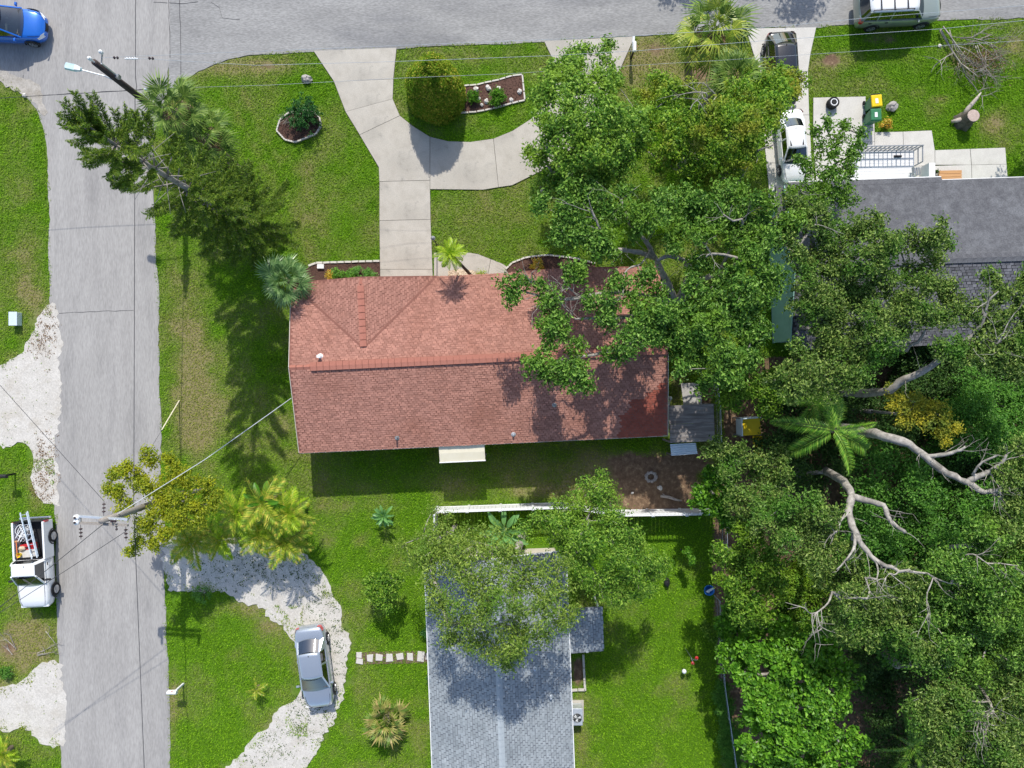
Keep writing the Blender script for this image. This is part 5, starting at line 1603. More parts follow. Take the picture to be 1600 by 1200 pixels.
vs2 = [p - Vector((0, 0, .006)) for p in vs]; k = len(vs)
mb.add(vs + vs2, [(2 * i, 2 * i + 2, 2 * i + 3, 2 * i + 1) for i in range(nn - 1)] + [(k + 2 * i, k + 2 * i + 1, k + 2 * i + 3, k + 2 * i + 2) for i in range(nn - 1)])
mb.build('sheet', MT['tin'], ct)
mb = MB((q[3].x, q[3].y, 0))
for p in (q[3], q[2]): mb.bar(Vector((p.x, p.y + .05, 0)), p + Vector((0, .05, -.05)), .06, .06)
mb.build('prop', MT['wood_grey'], ct)
# white standpipe beside the house
sp_ = thing('standpipe', 'thin white standpipe between house wall and grey panel', 'pipe', G(1040, 632))
mb = MB(); mb.tube([(0, 0, 0), (.0, 0, .9), (.05, .35, 1.0)], .03, 6); mb.build('pipe', MT['vinyl'], sp_)
mb = MB(); mb.lathe([(.02, 0), (.09, .03), (.09, .1), (.04, .16)], (.05, .38, .95), 10); mb.build('head', MT['vinyl'], sp_)

yo = G(1165, 668)
ys = thing('play_slide', 'yellow plastic play tower with slide half buried in the trees', 'slide', yo)
q = [W(1157, 654, 1.3), W(1187, 652, 1.3), W(1189, 679, 1.3), W(1158, 681, 1.3)]
mb = MB(yo); quad_slab(mb, q, .05); mb.build('platform', MT['yellow_plastic'], ys)
for a, b in ((0, 1), (3, 0)):
    mb = MB(yo); mb.bar(q[a] - Vector((0, 0, .25)), q[b] - Vector((0, 0, .25)), .05, 1.0); mb.build('side_panel', MT['tin'], ys)
for p in q:
    mb = MB(yo); mb.bar(Vector((p.x, p.y, 0)), p, .07, .07); mb.build('post', MT['metal_grey'], ys)
a = W(1183, 681, 1.25); b = W(1188, 722, .25)
mb = MB(yo)
for i in range(8):
    s_, s2 = i / 8, (i + 1) / 8
    p = a.lerp(b, s_); p2_ = a.lerp(b, s2)
    p.z = 1.25 - 1.0 * (s_ ** .8); p2_.z = 1.25 - 1.0 * (s2 ** .8)
    for x0, x1, h0, h1 in ((-.22, .22, 0, 0), (-.24, -.2, .12, .12), (.2, .24, .12, .12)):
        mb.add([p + Vector((x0, 0, h0)), p + Vector((x1, 0, h0)), p2_ + Vector((x1, 0, h0)), p2_ + Vector((x0, 0, h0)),
                p + Vector((x0, 0, -.03)), p + Vector((x1, 0, -.03)), p2_ + Vector((x1, 0, -.03)), p2_ + Vector((x0, 0, -.03))], [(3, 2, 1, 0), (4, 5, 6, 7), (0, 4, 7, 3), (1, 2, 6, 5)])
mb.build('chute', MT['yellow_plastic'], ys)

def stone(name, label, cat, uv, r_, mat='rock', seed=0, group=None, sq=.7, z=None):
    g = G(*uv); r_ = r_ / S
    mb = MB(); mb.blob((0, 0, r_ * sq * .55), (r_, r_ * random.Random(seed).uniform(.75, 1), r_ * sq), 10, seed, .22)
    o = mb.build(name, MT[mat], None, smooth=False); o.location = g + Vector((0, 0, z or 0)); o.rotation_euler.z = seed
    return tag(o, label, cat, group)
stone('boulder', 'grey boulder alone on the front lawn above the round bush', 'boulder', (480, 125), 8, seed=3)
stone('boulder', 'pale grey boulder beside the yellow-lidded bin', 'boulder', (1392, 168), 9, seed=4)
for i, (u, v, r_, lb_) in enumerate([(744, 141, 4.5, 'white rock above the smaller shrub in the long bed'), (763, 139, 5, 'largest white rock in the long mulch bed'), (779, 139, 3.5, 'small white rock right of the largest one in the bed'), (748, 155, 3, 'white rock right beside the smaller shrub in the bed'), (760, 159, 4, 'tan rock between the two shrubs in the bed'), (753, 165, 3, 'tiny tan rock at the lower edge of the bed'), (799, 157, 3.5, 'white rock near the lower curb of the bed'), (812, 144, 4, 'white rock at the right end of the long bed')]):
    stone('rock', lb_, 'rock', (u, v), r_, 'rock_white', 20 + i, 'white rocks in the long bed', z=.04)
stone('rock', 'white stone on the bare dirt below the stone ring', 'rock', (1031, 762), 4.5, 'rock_white', 31)
stone('rock', 'small white stone on the bare dirt left of the log', 'rock', (988, 770), 2.5, 'rock_white', 32)
stone('rock', 'white stone at the tip of the street corner grass', 'rock', (40, 150), 3.5, 'rock_white', 33, sq=1.0)
stone('rock', 'pale stone in the grass by the dead brush pile', 'rock', (1468, 72), 3, 'rock_white', 34)
# ring of stones on the dirt
ro = thing('stone_ring', 'ring of grey stones on the bare dirt yard', 'fire ring', G(1017, 745))
rr = random.Random(4)
for i in range(9):
    a = 2 * math.pi * i / 9
    mb = MB(); mb.blob((0, 0, .06), (.13, .1, .1), 8, i, .2); o = mb.build('stone', MT['rock'], ro); o.location = (.27 * math.cos(a), .25 * math.sin(a), 0); o.rotation_euler.z = a + 1.5
lg = thing('log', 'weathered log lying on the bare dirt by the white fence', 'log', G(1047, 779))
mb = MB(); mb.tube([(-.55, .15, .08), (-.1, .1, .1), (.3, -.05, .08), (.65, -.12, .06)], [.07, .09, .07, .04], 7); mb.tube([(-.2, .1, .1), (-.45, .3, .16)], [.04, .02], 6); mb.build('wood', MT['dead_wood'], lg, smooth=True)

# bins, tyre, stumps
def bin_(label, uv, lid, rz):
    t = thing('wheelie_bin', label, 'bin', G(*uv, .055), rz)
    mb = MB(); mb.add([(-.22, -.24, .06), (.22, -.24, .06), (.22, .22, .06), (-.22, .22, .06), (-.29, -.33, .95), (.29, -.33, .95), (.29, .3, .95), (-.29, .3, .95)], [(3, 2, 1, 0), (4, 5, 6, 7), (0, 1, 5, 4), (1, 2, 6, 5), (2, 3, 7, 6), (3, 0, 4, 7)]); mb.build('bin_body', MT['green_plastic'], t, bevel=.03)
    mb = MB(); mb.add([(-.31, -.36, .955), (.31, -.36, .955), (.31, .34, .965), (-.31, .34, .965), (-.27, -.3, 1.03), (.27, -.3, 1.03), (.27, .3, 1.04), (-.27, .3, 1.04)], [(3, 2, 1, 0), (4, 5, 6, 7), (0, 1, 5, 4), (1, 2, 6, 5), (2, 3, 7, 6), (3, 0, 4, 7)]); li = mb.build('lid', MT[lid], t, bevel=.03)
    mb = MB(); mb.box((-.02, -.02, 1.043), (.15, .26, .012)); mb.build('label_plate', MT['vinyl'], li)
    mb = MB(); mb.bar((-.25, .39, .92), (.25, .39, .92), .04); mb.bar((-.25, .3, .92), (-.25, .39, .92), .035); mb.bar((.25, .3, .92), (.25, .39, .92), .035); mb.build('handle', MT['black'], t)
    for s_ in (-1, 1):
        mb = MB(); mb.lathe([(.12, -.03), (.12, .03), (.05, .035)], (s_ * .24, .24, .12), 12, Matrix.Rotation(math.pi / 2, 3, 'Y')); mb.build('wheel', MT['rubber'], t)
bin_('dark green wheeled bin with bright yellow lid on the patio edge', (1355, 169), 'yellow_plastic', R(6))
bin_('all green wheeled bin below the yellow-lidded one', (1354, 190), 'green_plastic', R(2))
ty = thing('spare_wheels', 'two stacked tyres with a silver rim on the patio corner', 'wheels', G(1298, 164, .055))
for k in range(2):
    mb = MB(); mb.lathe([(.2, .02), (.28, .0), (.31, .05), (.31, .15), (.28, .2), (.2, .18)], (0, 0, .2 * k), 20); w_ = mb.build('tyre', MT['rubber'], ty, smooth=False)
mb = MB(); mb.lathe([(.2, .36), (.2, .385), (.06, .37)], (0, 0, 0), 18)
ri = mb.build('rim', MT['vinyl'], ty)
for k in range(6):
    a = 2 * math.pi * k / 6; mb = MB(); mb.lathe([(.035, .386), (.03, .392)], (.125 * math.cos(a), .125 * math.sin(a), 0), 8); mb.build('rim_hole', MT['black'], ri)
stm = thing('tree_stump', 'cut tree stump with pale top and a leaning side branch on the lawn', 'stump', G(1505, 190))
mb = MB()
rr = random.Random(2)
n = 14; vs = []; fs = []
for j, (r_, z) in enumerate(((.56, 0), (.46, .2), (.38, .45), (.35, .75), (.34, .9))):
    for k in range(n):
        a = 2 * math.pi * k / n; q = r_ * (1 + (.16 if j < 2 else .07) * math.sin(k * 2.4 + j * .2) * rr.uniform(.6, 1.2)); vs.append((q * math.cos(a), q * math.sin(a), z))
for j in range(4):
    for k in range(n): fs.append((j * n + k, j * n + (k + 1) % n, (j + 1) * n + (k + 1) % n, (j + 1) * n + k))
mb.add(vs, fs); mb.build('bark', MT['bark_dark'], stm, smooth=True)
mb = MB(); mb.lathe([(.34, .89), (.325, .915), (.2, .92), (.01, .922)], (0, 0, 0), 16); mb.build('cut_top', MT['cut_wood'], stm)
mb = MB(); mb.tube([(-.1, .25, .2), (.05, .6, .35), (.35, 1.0, .5), (.62, 1.4, .6)], [.16, .13, .10, .03], 7); mb.tube([(-.3, .0, .3), (-.75, -.05, .12)], [.16, .08], 7); mb.build('side_branch', MT['dead_wood'], stm, smooth=True)
# dead brush pile
bo = G(1500, 90)
bp = thing('brush_pile', 'pile of dead grey branches on the grass at the top right', 'brush pile', bo)
rr = random.Random(12)
def twiggy(mb, a, d, L, r_, depth, rr, z0=.1):
    pts = [Vector(a)]; d = Vector(d).normalized()
    for i in range(4):
        d = (d + Vector((rr.uniform(-.25, .25), rr.uniform(-.25, .25), rr.uniform(-.12, .12)))).normalized()
        p = pts[-1] + d * L / 4; p.z = max(p.z, .04); pts.append(p)
    mb.tube(pts, [r_ * (1 - .18 * i) for i in range(5)], 5 if r_ > .015 else 3)
    if depth > 0:
        for i in range(2 + (depth > 1)):
            q = pts[rr.randint(1, 4)]
            dd = (d + Vector((rr.uniform(-1, 1), rr.uniform(-1, 1), rr.uniform(-.1, .35)))).normalized()
            twiggy(mb, q, dd, L * rr.uniform(.45, .7), r_ * .55, depth - 1, rr)
mb = MB()
for (u, v, du, dv, L, r_) in ((1466, 48, 1, 1.0, 3.0, .075), (1480, 55, .4, 1, 2.6, .04), (1500, 66, 1, .2, 2.2, .04), (1515, 60, .8, -.3, 1.4, .03), (1520, 75, .2, 1, 1.8, .04), (1535, 85, -.2, 1, 1.4, .03), (1510, 95, .6, .6, 1.4, .03), (1528, 70, 1, .7, 1.8, .03), (1505, 80, -.6, .9, 1.5, .025), (1545, 60, -.8, .4, 1.6, .025)):
    for k in range(2):
        p = G(u + rr.uniform(-4, 4), v + rr.uniform(-4, 4)) - bo + Vector((0, 0, .2 + .2 * k))
        twiggy(mb, p, (du, -dv, .05), L * rr.uniform(.8, 1.1), r_ * (1 if k == 0 else .6), 3, rr)
mb.build('branches', MT['bark_pale'], bp, smooth=True)
pts = np.array(G(1530, 98)) - np.array(bo)
P = pts + np.random.default_rng(3).normal(0, 1, (900, 3)) * np.array([.75, .55, .12]) + np.array([0, 0, .25]); P[:, 2] = np.abs(P[:, 2])
V, F = leaf_quads(P, unit(np.random.default_rng(4).normal(size=P.shape) + [0, 0, 1]), .11 * np.ones(len(P)), .5)
np_mesh('dead_leaves', V, F, MT['dead_leaf'], bp)['kind'] = 'stuff'
# twigs on the left verge
for i, (u, v, rz_, lb_) in enumerate(((62, 1022, .5, 'fallen branch on the verge between the pickup and the sand drive'), (20, 1012, 2.0, 'heap of brown twigs at the left edge'), (70, 990, -.6, 'small fallen twig behind the pickup shadow'))):
    t = thing('fallen_branch', lb_, 'branch', G(u, v), rz_)
    mb = MB(); rr = random.Random(i)
    for k in range(1 if i == 2 else 3): twiggy(mb, (rr.uniform(-.4, .0), rr.uniform(-.2, .2), .06), (1, rr.uniform(-.4, .4), 0), .9, .022, 2, rr)
    mb.build('twigs', MT['bark_pale'], t)

# ramp with railing, chairs, wooden step
ra = thing('ramp', 'pale wooden ramp with grey metal railing in front of the dark roofed house', 'ramp', G(1330, 285))
rao = Vector(G(1330, 285))
for i in range(12):
    v0 = 238.5 + i * 4.05
    mb = MB(rao); a, b = G(1325, v0 + 2), G(1424, v0); mb.bar(a + Vector((0, 0, .25)), b + Vector((0, 0, .25)), .14, .04); mb.build('plank', MT['wood_deck'], ra)
for u in (1328, 1376, 1422):
    mb = MB(rao); a, b = G(u, 240), G(u, 284); mb.bar(a + Vector((0, 0, .14)), b + Vector((0, 0, .14)), .08, .17); mb.build('joist', MT['wood_deck'], ra)
n = 15
for i in range(n):
    p = G(1328 + 95.5 * i / (n - 1), 239.5 - 1.8 * i / (n - 1)); mb = MB(rao); mb.bar(p + Vector((0, 0, .2)), p + Vector((0, 0, 1.15)), .06 if i in (0, 5, 10, 14) else .045); mb.build('baluster', MT['metal_grey'], ra)
for z in (.35, .72, 1.15):
    mb = MB(rao); mb.bar(G(1327, 239.5, z), G(1425, 237.6, z), .05, .04); mb.build('rail', MT['metal_grey'], ra)
mb = MB(rao); mb.bar(G(1424, 238, 1.1), G(1424, 262, 1.1), .05, .04); mb.bar(G(1424, 262, .2), G(1424, 262, 1.1), .05); mb.bar(G(1424, 238, .66), G(1424, 262, .66), .04); mb.build('end_rail', MT['metal_grey'], ra)
mb = MB(rao); mb.box(G(1398, 247, .31), (.42, .1, .08)); mb.build('threshold', MT['black'], ra)
def lawn_chair(label, uv, rz):
    t = thing('folding_chair', label, 'chair', G(*uv, .055), rz)
    for i in range(4):
        mb = MB(); mb.box((-.18 + i * .12, 0, .42), (.09, .44, .02)); mb.build('seat_slat', MT['metal_grey'], t)
    for i in range(4):
        mb = MB(); mb.box((-.26 - i * .04, 0, .52 + i * .11), (.02, .42, .08)); mb.build('back_slat', MT['metal_grey'], t)
    for s_ in (-1, 1):
        mb = MB(); mb.bar((.2, s_ * .22, 0), (-.42, s_ * .22, .95), .03); mb.build('frame_leg', MT['white_paint'], t)
        mb = MB(); mb.bar((-.25, s_ * .2, 0), (.2, s_ * .2, .42), .03); mb.build('frame_leg', MT['white_paint'], t)
lawn_chair('grey slatted folding chair by the end of the ramp', (1424, 272), R(8))
lawn_chair('grey slatted folding chair next to the orange wooden step', (1447, 284), R(-8))
ws = thing('wooden_step', 'orange plank step by the front door on the patio', 'step', G(1480, 290, .055))
for i in range(5):
    mb = MB(G(1480, 290, .055)); v = 270 + i * 5.2; mb.bar(G(1463.5, v + .8, .2), G(1499, v, .2), .17, .035); mb.build('plank', MT['wood_orange'], ws)
for u in (1466, 1497):
    mb = MB(G(1480, 290, .055)); mb.bar(G(u, 268, .12), G(u, 293, .12), .07, .12); mb.build('bearer', MT['wood_orange'], ws)
po = thing('flower_pot', 'small dark pot at the corner of the orange step', 'pot', G(1460, 270, .055))
mb = MB(); mb.lathe([(.06, 0), (.09, .16), (.1, .18), (.07, .17)], (0, 0, 0), 12); mb.build('pot', MT['bark_dark'], po)
V, F = leaf_quads(np.random.default_rng(1).normal(0, .06, (60, 3)) + [0, 0, .24], unit(np.random.default_rng(2).normal(size=(60, 3)) + [0, 0, 1]), .08 * np.ones(60)); np_mesh('foliage', V, F, MT['understory'], po)

# air conditioner beside the grey roofed house
ac = thing('air_conditioner', 'grey air conditioning unit with round fan grille beside the blue-grey roof', 'air conditioner', G(900, 1110))
mb = MB(); mb.box((0, 0, .04), (.85, 1.2, .08)); mb.build('pad', MT['concrete'], ac)
mb = MB(); mb.box((0, 0, .44), (.6, .95, .72)); mb.build('casing', MT['metal_light'], ac, bevel=.03)
mb = MB(); mb.lathe([(.25, .802), (.24, .81), (.01, .806)], (0, -.05, 0), 24); fan = mb.build('fan_well', MT['black'], ac)
for k in range(3):
    a = 2 * math.pi * k / 3 + .4; c = Vector((0, -.05, .82))
    mb = MB(); p = Vector((math.cos(a), math.sin(a), 0)); q = Vector((-math.sin(a), math.cos(a), 0))
    mb.add([c + p * .03 - q * .03, c + p * .2 - q * .09, c + p * .2 + q * .06 + Vector((0, 0, .02)), c + p * .03 + q * .03], [(0, 1, 2, 3)]); mb.build('fan_blade', MT['vinyl'], fan)
mb = MB()
for r_ in (.1, .17, .24): mb.tube([(r_ * math.cos(2 * math.pi * k / 20), -.05 + r_ * math.sin(2 * math.pi * k / 20), .85) for k in range(21)], .005, 4)
for k in range(8): mb.tube([(0, -.05, .85), (.25 * math.cos(k * math.pi / 4), -.05 + .25 * math.sin(k * math.pi / 4), .84)], .005, 4)
mb.build('grille', MT['metal_grey'], fan)
# low concrete border by the back door
bo2 = thing('garden_border', 'low white concrete border along the dirt strip beside the porch roof', 'edging', G(912, 1055))
for (a, b) in (((911, 1022), (912, 1042)), ((912, 1043), (913, 1062)), ((913, 1063), (914, 1078)), ((892, 1078), (902, 1077)), ((903, 1077), (914, 1077))):
    mb = MB(G(912, 1055)); mb.bar(G(*a, .06), G(*b, .06), .12, .14); mb.build('block', MT['edging'], bo2, bevel=.01)

# mailboxes, cabinet, lamp post
def mailbox(label, uv, box_mat, post_mat, rz, h=1.05, sz=(.5, .2, .24)):
    t = thing('mailbox', label, 'mailbox', G(*uv), rz)
    mb = MB(); mb.bar((0, 0, -.05), (0, 0, h), .09); mb.bar((0, 0, h - .05), (.3, 0, h - .05), .07); mb.build('post', MT[post_mat], t)
    mb = MB(); n = 7; vs = []; a, b, c = sz
    for x in (-a / 2, a / 2):
        vs += [(x + .1, -b / 2, h), (x + .1, b / 2, h)] + [(x + .1, b / 2 * math.cos(math.pi * k / n), h + c * .5 + c * .5 * math.sin(math.pi * k / n)) for k in range(n + 1)]
    m_ = n + 3
    order = [0, 1] + list(range(2, m_))
    fs = [(order[i], order[(i + 1) % m_], m_ + order[(i + 1) % m_], m_ + order[i]) for i in range(m_)] + [tuple(order[::-1]), tuple(m_ + i for i in order)]
    mb.add(vs, fs); fix_normals(mb.build('box', MT[box_mat], t))
    mb = MB(); mb.box((.05, -b / 2 - .015, h + .25), (.03, .02, .16)); mb.build('flag', MT['red_plastic'], t)
mailbox('white mailbox on the verge near the bottom of the side street', (287, 1068), 'white_paint', 'wood_deck', R(180))
mailbox('black mailbox on the left verge beside the sand drive', (24, 740), 'black', 'black', 0)
mailbox('white mailbox on a black post at the second driveway entrance', (986, 91), 'white_paint', 'black', R(90))
nl = thing('newspaper_tube', 'white tube on the mailbox post at the second driveway entrance', 'tube', G(985, 82))
mb = MB(); mb.tube([(0, -.1, .95), (.02, .42, 1.0)], .07, 10); mb.tube([(0, .1, 0), (0, .1, .93)], .03, 6); mb.build('tube', MT['vinyl'], nl)
ub = thing('utility_cabinet', 'pale utility cabinet in the grass left of the side street', 'cabinet', G(29, 499))
mb = MB(); mb.box((0, 0, .22), (.42, .72, .44)); mb.build('cabinet_body', MT['tin'], ub, bevel=.02)
mb = MB(); mb.box((0, 0, .455), (.46, .76, .03)); mb.build('lid', MT['tin'], ub)
ht = thing('meter_cover', 'white box standing in the mulch bed by the garage', 'box', G(502, 417))
mb = MB(); mb.box((0, 0, .1), (.38, .25, .2)); mb.build('box_body', MT['white_paint'], ht, bevel=.015)
lpz = thing('lamp_post', 'slim black lamp post at the driveway edge by the house', 'lamp post', G(683, 384))
mb = MB(); mb.tube([(0, 0, 0), (0, 0, 1.85)], [.035, .028], 8); mb.lathe([(.09, 0), (.07, .08), (.035, .12)], (0, 0, .04), 10); mb.build('post', MT['black'], lpz)
mb = MB(); mb.lathe([(.03, 1.85), (.09, 1.9), (.12, 2.08), (.13, 2.1), (.03, 2.2)], (0, 0, 0), 8); mb.build('lantern', MT['metal_grey'], lpz)
# garden things on the back lawn
sg = thing('garden_light', 'white globe light on a short stem in the back lawn', 'garden light', G(1066, 1044))
mb = MB(); mb.tube([(0, 0, 0), (0, 0, .35)], .02, 6); mb.build('stem', MT['black'], sg)
mb = MB(); mb.blob((0, 0, .45), (.13, .13, .13), 14, 1, 0); mb.build('globe', MT['vinyl'], sg, smooth=True)
hk = thing('shepherd_hook', 'thin metal hook stand with red feeders in the back lawn', 'plant hook', G(1070, 1012))
mb = MB(); mb.tube([(0, 0, 0), (0, 0, 1.6), (.05, 0, 1.75), (.18, 0, 1.8), (.28, 0, 1.7)], .012, 5); mb.tube([(0, 0, 1.3), (.1, -.3, 1.45), (.16, -.42, 1.35)], .012, 5); mb.build('rod', MT['metal_grey'], hk)
for p in ((.28, 0, 1.55), (.16, -.42, 1.2)):
    mb = MB(); mb.lathe([(.03, -.1), (.09, -.08), (.1, -.05), (.04, .0), (.035, .12), (.01, .15)], p, 10); mb.build('feeder', MT['red_plastic'], hk)
bt = thing('plastic_tub', 'blue plastic tub at the edge of the woods beside the back lawn', 'tub', G(1106, 920))
mb = MB(); mb.lathe([(.2, 0), (.27, .3), (.3, .31), (.25, .3), (.18, .05)], (0, 0, 0), 14); mb.build('tub_body', MT['blue_plastic'], bt)
mb = MB(); mb.box((.05, .02, .3), (.34, .12, .05), rz=.5); mb.box((-.08, -.1, .26), (.2, .06, .06), rz=-.4); mb.build('lining', MT['tin'], bt)
bb = thing('black_bag', 'black rounded bag lying on the back lawn in tree shade', 'bag', G(1041, 909))
mb = MB(); mb.blob((0, 0, .16), (.17, .26, .18), 12, 5, .14); mb.build('bag_body', MT['black'], bb, smooth=True)
mb = MB(); mb.tube([(0, .15, .3), (.02, .2, .36), (-.03, .26, .33)], [.05, .025, .05], 6); mb.build('knot', MT['black'], bb)

# ---------------------------------------------------------------- planted beds: mulch, edging, pebbles
def bed_(name, label, poly, edge=None, mat='mulch', z=.05, chips=900, edge_step=.22, edge_size=(.2, .11, .12), edge_open=None, chip=.06, inner_mat=None):
    P = gp(poly); c = (sum(p[0] for p in P) / len(P), sum(p[1] for p in P) / len(P))
    t = thing(name, label, 'garden bed', (c[0], c[1], 0))
    mb = MB((c[0], c[1], 0)); mb.prism(ragged(P, .3, .02, 3, 0), -.03, z); mb.build('fill', MT[mat], t)
    rng = np.random.default_rng(len(P) + chips)
    lo = np.min(P, 0); hi = np.max(P, 0)
    q = rng.uniform(lo, hi, (chips * 3, 2)); q = q[inpoly(q[:, 0], q[:, 1], P)][:chips]
    pp = np.concatenate([q - np.array(c), np.full((len(q), 1), z + .012)], 1)
    V, F = leaf_quads(pp, unit(rng.normal(0, .35, pp.shape) + [0, 0, 1]), chip * rng.uniform(.6, 1.4, len(pp)), .45 if mat == 'mulch' else .9, fold=.1 if mat == 'mulch' else -.3, rng=rng)
    np_mesh('chips', V, F, MT[mat], t)['kind'] = 'stuff'
    if edge:
        n = len(P); me = None
        for i in range(n):
            if edge_open and i in edge_open: continue
            a = Vector((*P[i], 0)); b = Vector((*P[(i + 1) % n], 0)); L = (b - a).length; k = max(1, round(L / edge_step))
            for j in range(k):
                p = a.lerp(b, (j + .5) / k); d = b - a
                if me is None:
                    m0 = MB(); m0.box((0, 0, edge_size[2] / 2), edge_size, taper=.9); me = m0.mesh('edging_block', MT[edge])
                o = bpy.data.objects.new('edging_block', me); link(o, t)
                o.location = (p.x - c[0], p.y - c[1], random.uniform(-.012, .012)); o.rotation_euler.z = math.atan2(d.y, d.x) + random.uniform(-.05, .05)
                o.scale.x = L / k / edge_step * .97
    return t
bed_('mulch_bed', 'kidney-shaped mulch bed with scalloped edging on the front lawn', BED_ROUND, 'edging', edge_step=.15, edge_size=(.15, .09, .13), chips=700)
bed_('mulch_bed', 'long curbed mulch bed right of the big clipped hedge', BED_LONG, 'edging', edge_step=.45, edge_size=(.45, .09, .1), chips=1100, edge_open=(9,))
bed_('mulch_bed', 'mulch bed with block edging along the garage front', BED_HOUSE, 'edging', edge_step=.4, edge_size=(.4, .12, .12), chips=1200, edge_open=(0, 3, 4, 5))
bed_('mulch_bed', 'curved mulch bed with low edging right of the front walk', BED_ENTRY, 'edging', edge_step=.3, edge_size=(.3, .1, .12), chips=1000, edge_open=(6, 7, 8))
bed_('pebble_bed', 'tan pebble bed at the foot of the small entry palm', [(700, 424), (716, 420), (738, 422), (760, 434), (768, 455), (704, 455)], None, 'pebble', chips=900, chip=.09)
# ---------------------------------------------------------------- palms
SAB = frond_meshes(fan_frond, 'sabal', 4, L=.85, pet=.95, droop=.8)
SABY = frond_meshes(fan_frond, 'sabal_yellow', 3, L=.85, pet=.95, droop=.8)
SABB = frond_meshes(fan_frond, 'palm_blue', 4, L=.85, pet=.8, droop=.6)
FANB = frond_meshes(fan_frond, 'palm_brown', 3, L=.72, pet=.8, droop=.45, n=13, spread=95, wide=.045)
FAND = frond_meshes(fan_frond, 'sabal', 3, L=.85, pet=.6, droop=.3)
FANDEAD = frond_meshes(fan_frond, 'dead_leaf', 2, L=.9, pet=.7, droop=.8)
QUEEN = frond_meshes(pinnate_frond, 'queen', 3, L=3.3, n=60, leafl=.62, droop=.75, wide=.05)
LIME = frond_meshes(pinnate_frond, 'palm_lime', 3, L=.95, n=26, leafl=.20, droop=.6, wide=.035)
GOLD = frond_meshes(pinnate_frond, 'palm_gold', 3, L=1.7, n=32, leafl=.5, droop=.75, wide=.06)
GOLDL = frond_meshes(pinnate_frond, 'palm_lime', 2, L=1.5, n=26, leafl=.48, droop=.65, wide=.075)
BAN = frond_meshes(paddle_leaf, 'banana', 3, L=.75, wd=.26, pet=.35)
BANB = frond_meshes(paddle_leaf, 'bright', 2, L=.8, wd=.3, pet=.4)

palm('palm_tree', 'tall sabal palm right behind the dark lamp pole, upper left of the leaning pair', 'palm tree', (355, 262), (272, 172, 6.3), SAB, 27, .17, scale=.98, seed=1, dead=FANDEAD, elev=(78, -55), group='sabal palms at the street corner')
palm('palm_tree', 'sabal palm with its bare trunk showing on the lawn beside the round bush', 'palm tree', (381, 272), (322, 212, 5.0), SAB, 27, .17, scale=.98, seed=2, dead=FANDEAD, elev=(78, -55), group='sabal palms at the street corner')
palm('palm_tree', 'blue-green fan palm at the left front corner of the red roof', 'palm tree', (474, 452), (447, 438, 3.5), SABB, 26, .16, scale=.98, seed=3, elev=(80, -45))
palm('palm_tree', 'small lime-yellow feather palm by the front walk', 'palm tree', (739, 434), (704, 397, 4.4), LIME, 30, .075, 'bark_dark', scale=1.0, seed=4, elev=(75, -30))
palm('palm_tree', 'large yellow-green sabal palm beside the street at the top', 'palm tree', (1075, 98), (1115, 50, 4.6), SABY + SAB[:2], 32, .18, scale=1.25, seed=5, elev=(80, -60), dead=FANDEAD)
palm('palm_tree', 'fan palm poking out of the orange-tinted tree with stiff bright fronds', 'palm tree', (1095, 165), (1148, 122, 5.2), FAND, 22, .14, scale=1.15, seed=6, elev=(70, -20))
palm('palm_tree', 'squat fan palm with browned fronds on the lower lawn by the sand drive', 'palm tree', (607, 1118), (604, 1123, .7), FANB, 22, .2, scale=1.05, seed=7, elev=(82, -8))
palm('palm_tree', 'small young palm with orange-tipped fronds inside the driveway loop', 'palm tree', (404, 1072), (401, 1077, .6), GOLD, 9, .08, scale=.42, seed=8, elev=(75, 5))
palm('palm_tree', 'golden feather palm cut off by the bottom left corner', 'palm tree', (18, 1168), (8, 1177, .9), GOLD + GOLDL, 16, .12, scale=.7, seed=9, elev=(75, 0))
palm('palm_tree', 'queen palm with long drooping feather fronds over the dark gap in the woods', 'palm tree', (1228, 655), (1302, 672, 6.4), QUEEN, 9, .17, seed=10, elev=(40, -32), scale=1.02, jit=50)
palm('palm_tree', 'second feather palm peeking out above the queen palm under the oaks', 'palm tree', (1215, 625), (1272, 628, 5.2), QUEEN, 11, .15, seed=11, elev=(55, -20), scale=.62)
palm('palm_tree', 'shaded feather palm low in the dark gap at the bottom right', 'palm tree', (1400, 1150), (1425, 1165, 2.0), QUEEN, 9, .14, seed=12, elev=(45, -5), scale=.8)
for i, (u, v, z, n, sc, ms, lb_) in enumerate(((372, 800, 3.0, 14, .8, GOLDL + GOLD, 'golden leafy palm leaning left, westmost of the clump by the sand drive'), (412, 785, 3.4, 16, .85, GOLD + BANB, 'green-centred palm in the middle of the golden clump'), (452, 800, 3.1, 16, .85, GOLDL + GOLD, 'yellow palm at the right end of the golden clump nearest the house'), (405, 835, 2.6, 14, .75, GOLD + GOLDL, 'low golden palm hanging over the sand drive'), (445, 845, 2.4, 14, .8, GOLD, 'browning palm at the lower right of the golden clump'), (300, 845, 2.4, 14, .8, GOLD, 'dark golden palm below the golden tree at the street edge'), (345, 840, 2.2, 13, .75, GOLDL + GOLD, 'golden palm between the golden tree and the palm clump'))):
    g = W(u, v, z); base = (800 + g.x * S, 600 - g.y * S)
    palm('palm_tree', lb_, 'palm tree', base, (u, v, z), ms, n + 5, .09, 'bark_dark', scale=sc * 1.15, seed=20 + i, elev=(80, -25), group='golden palms beside the shell driveway')
palm('banana_plant', 'pale-edged paddle-leaved plant alone on the side lawn', 'plant', (601, 812), (600, 806, .75), BAN, 26, .08, 'bark_dark', scale=.62, seed=30, elev=(80, -5), part_name='leaf')
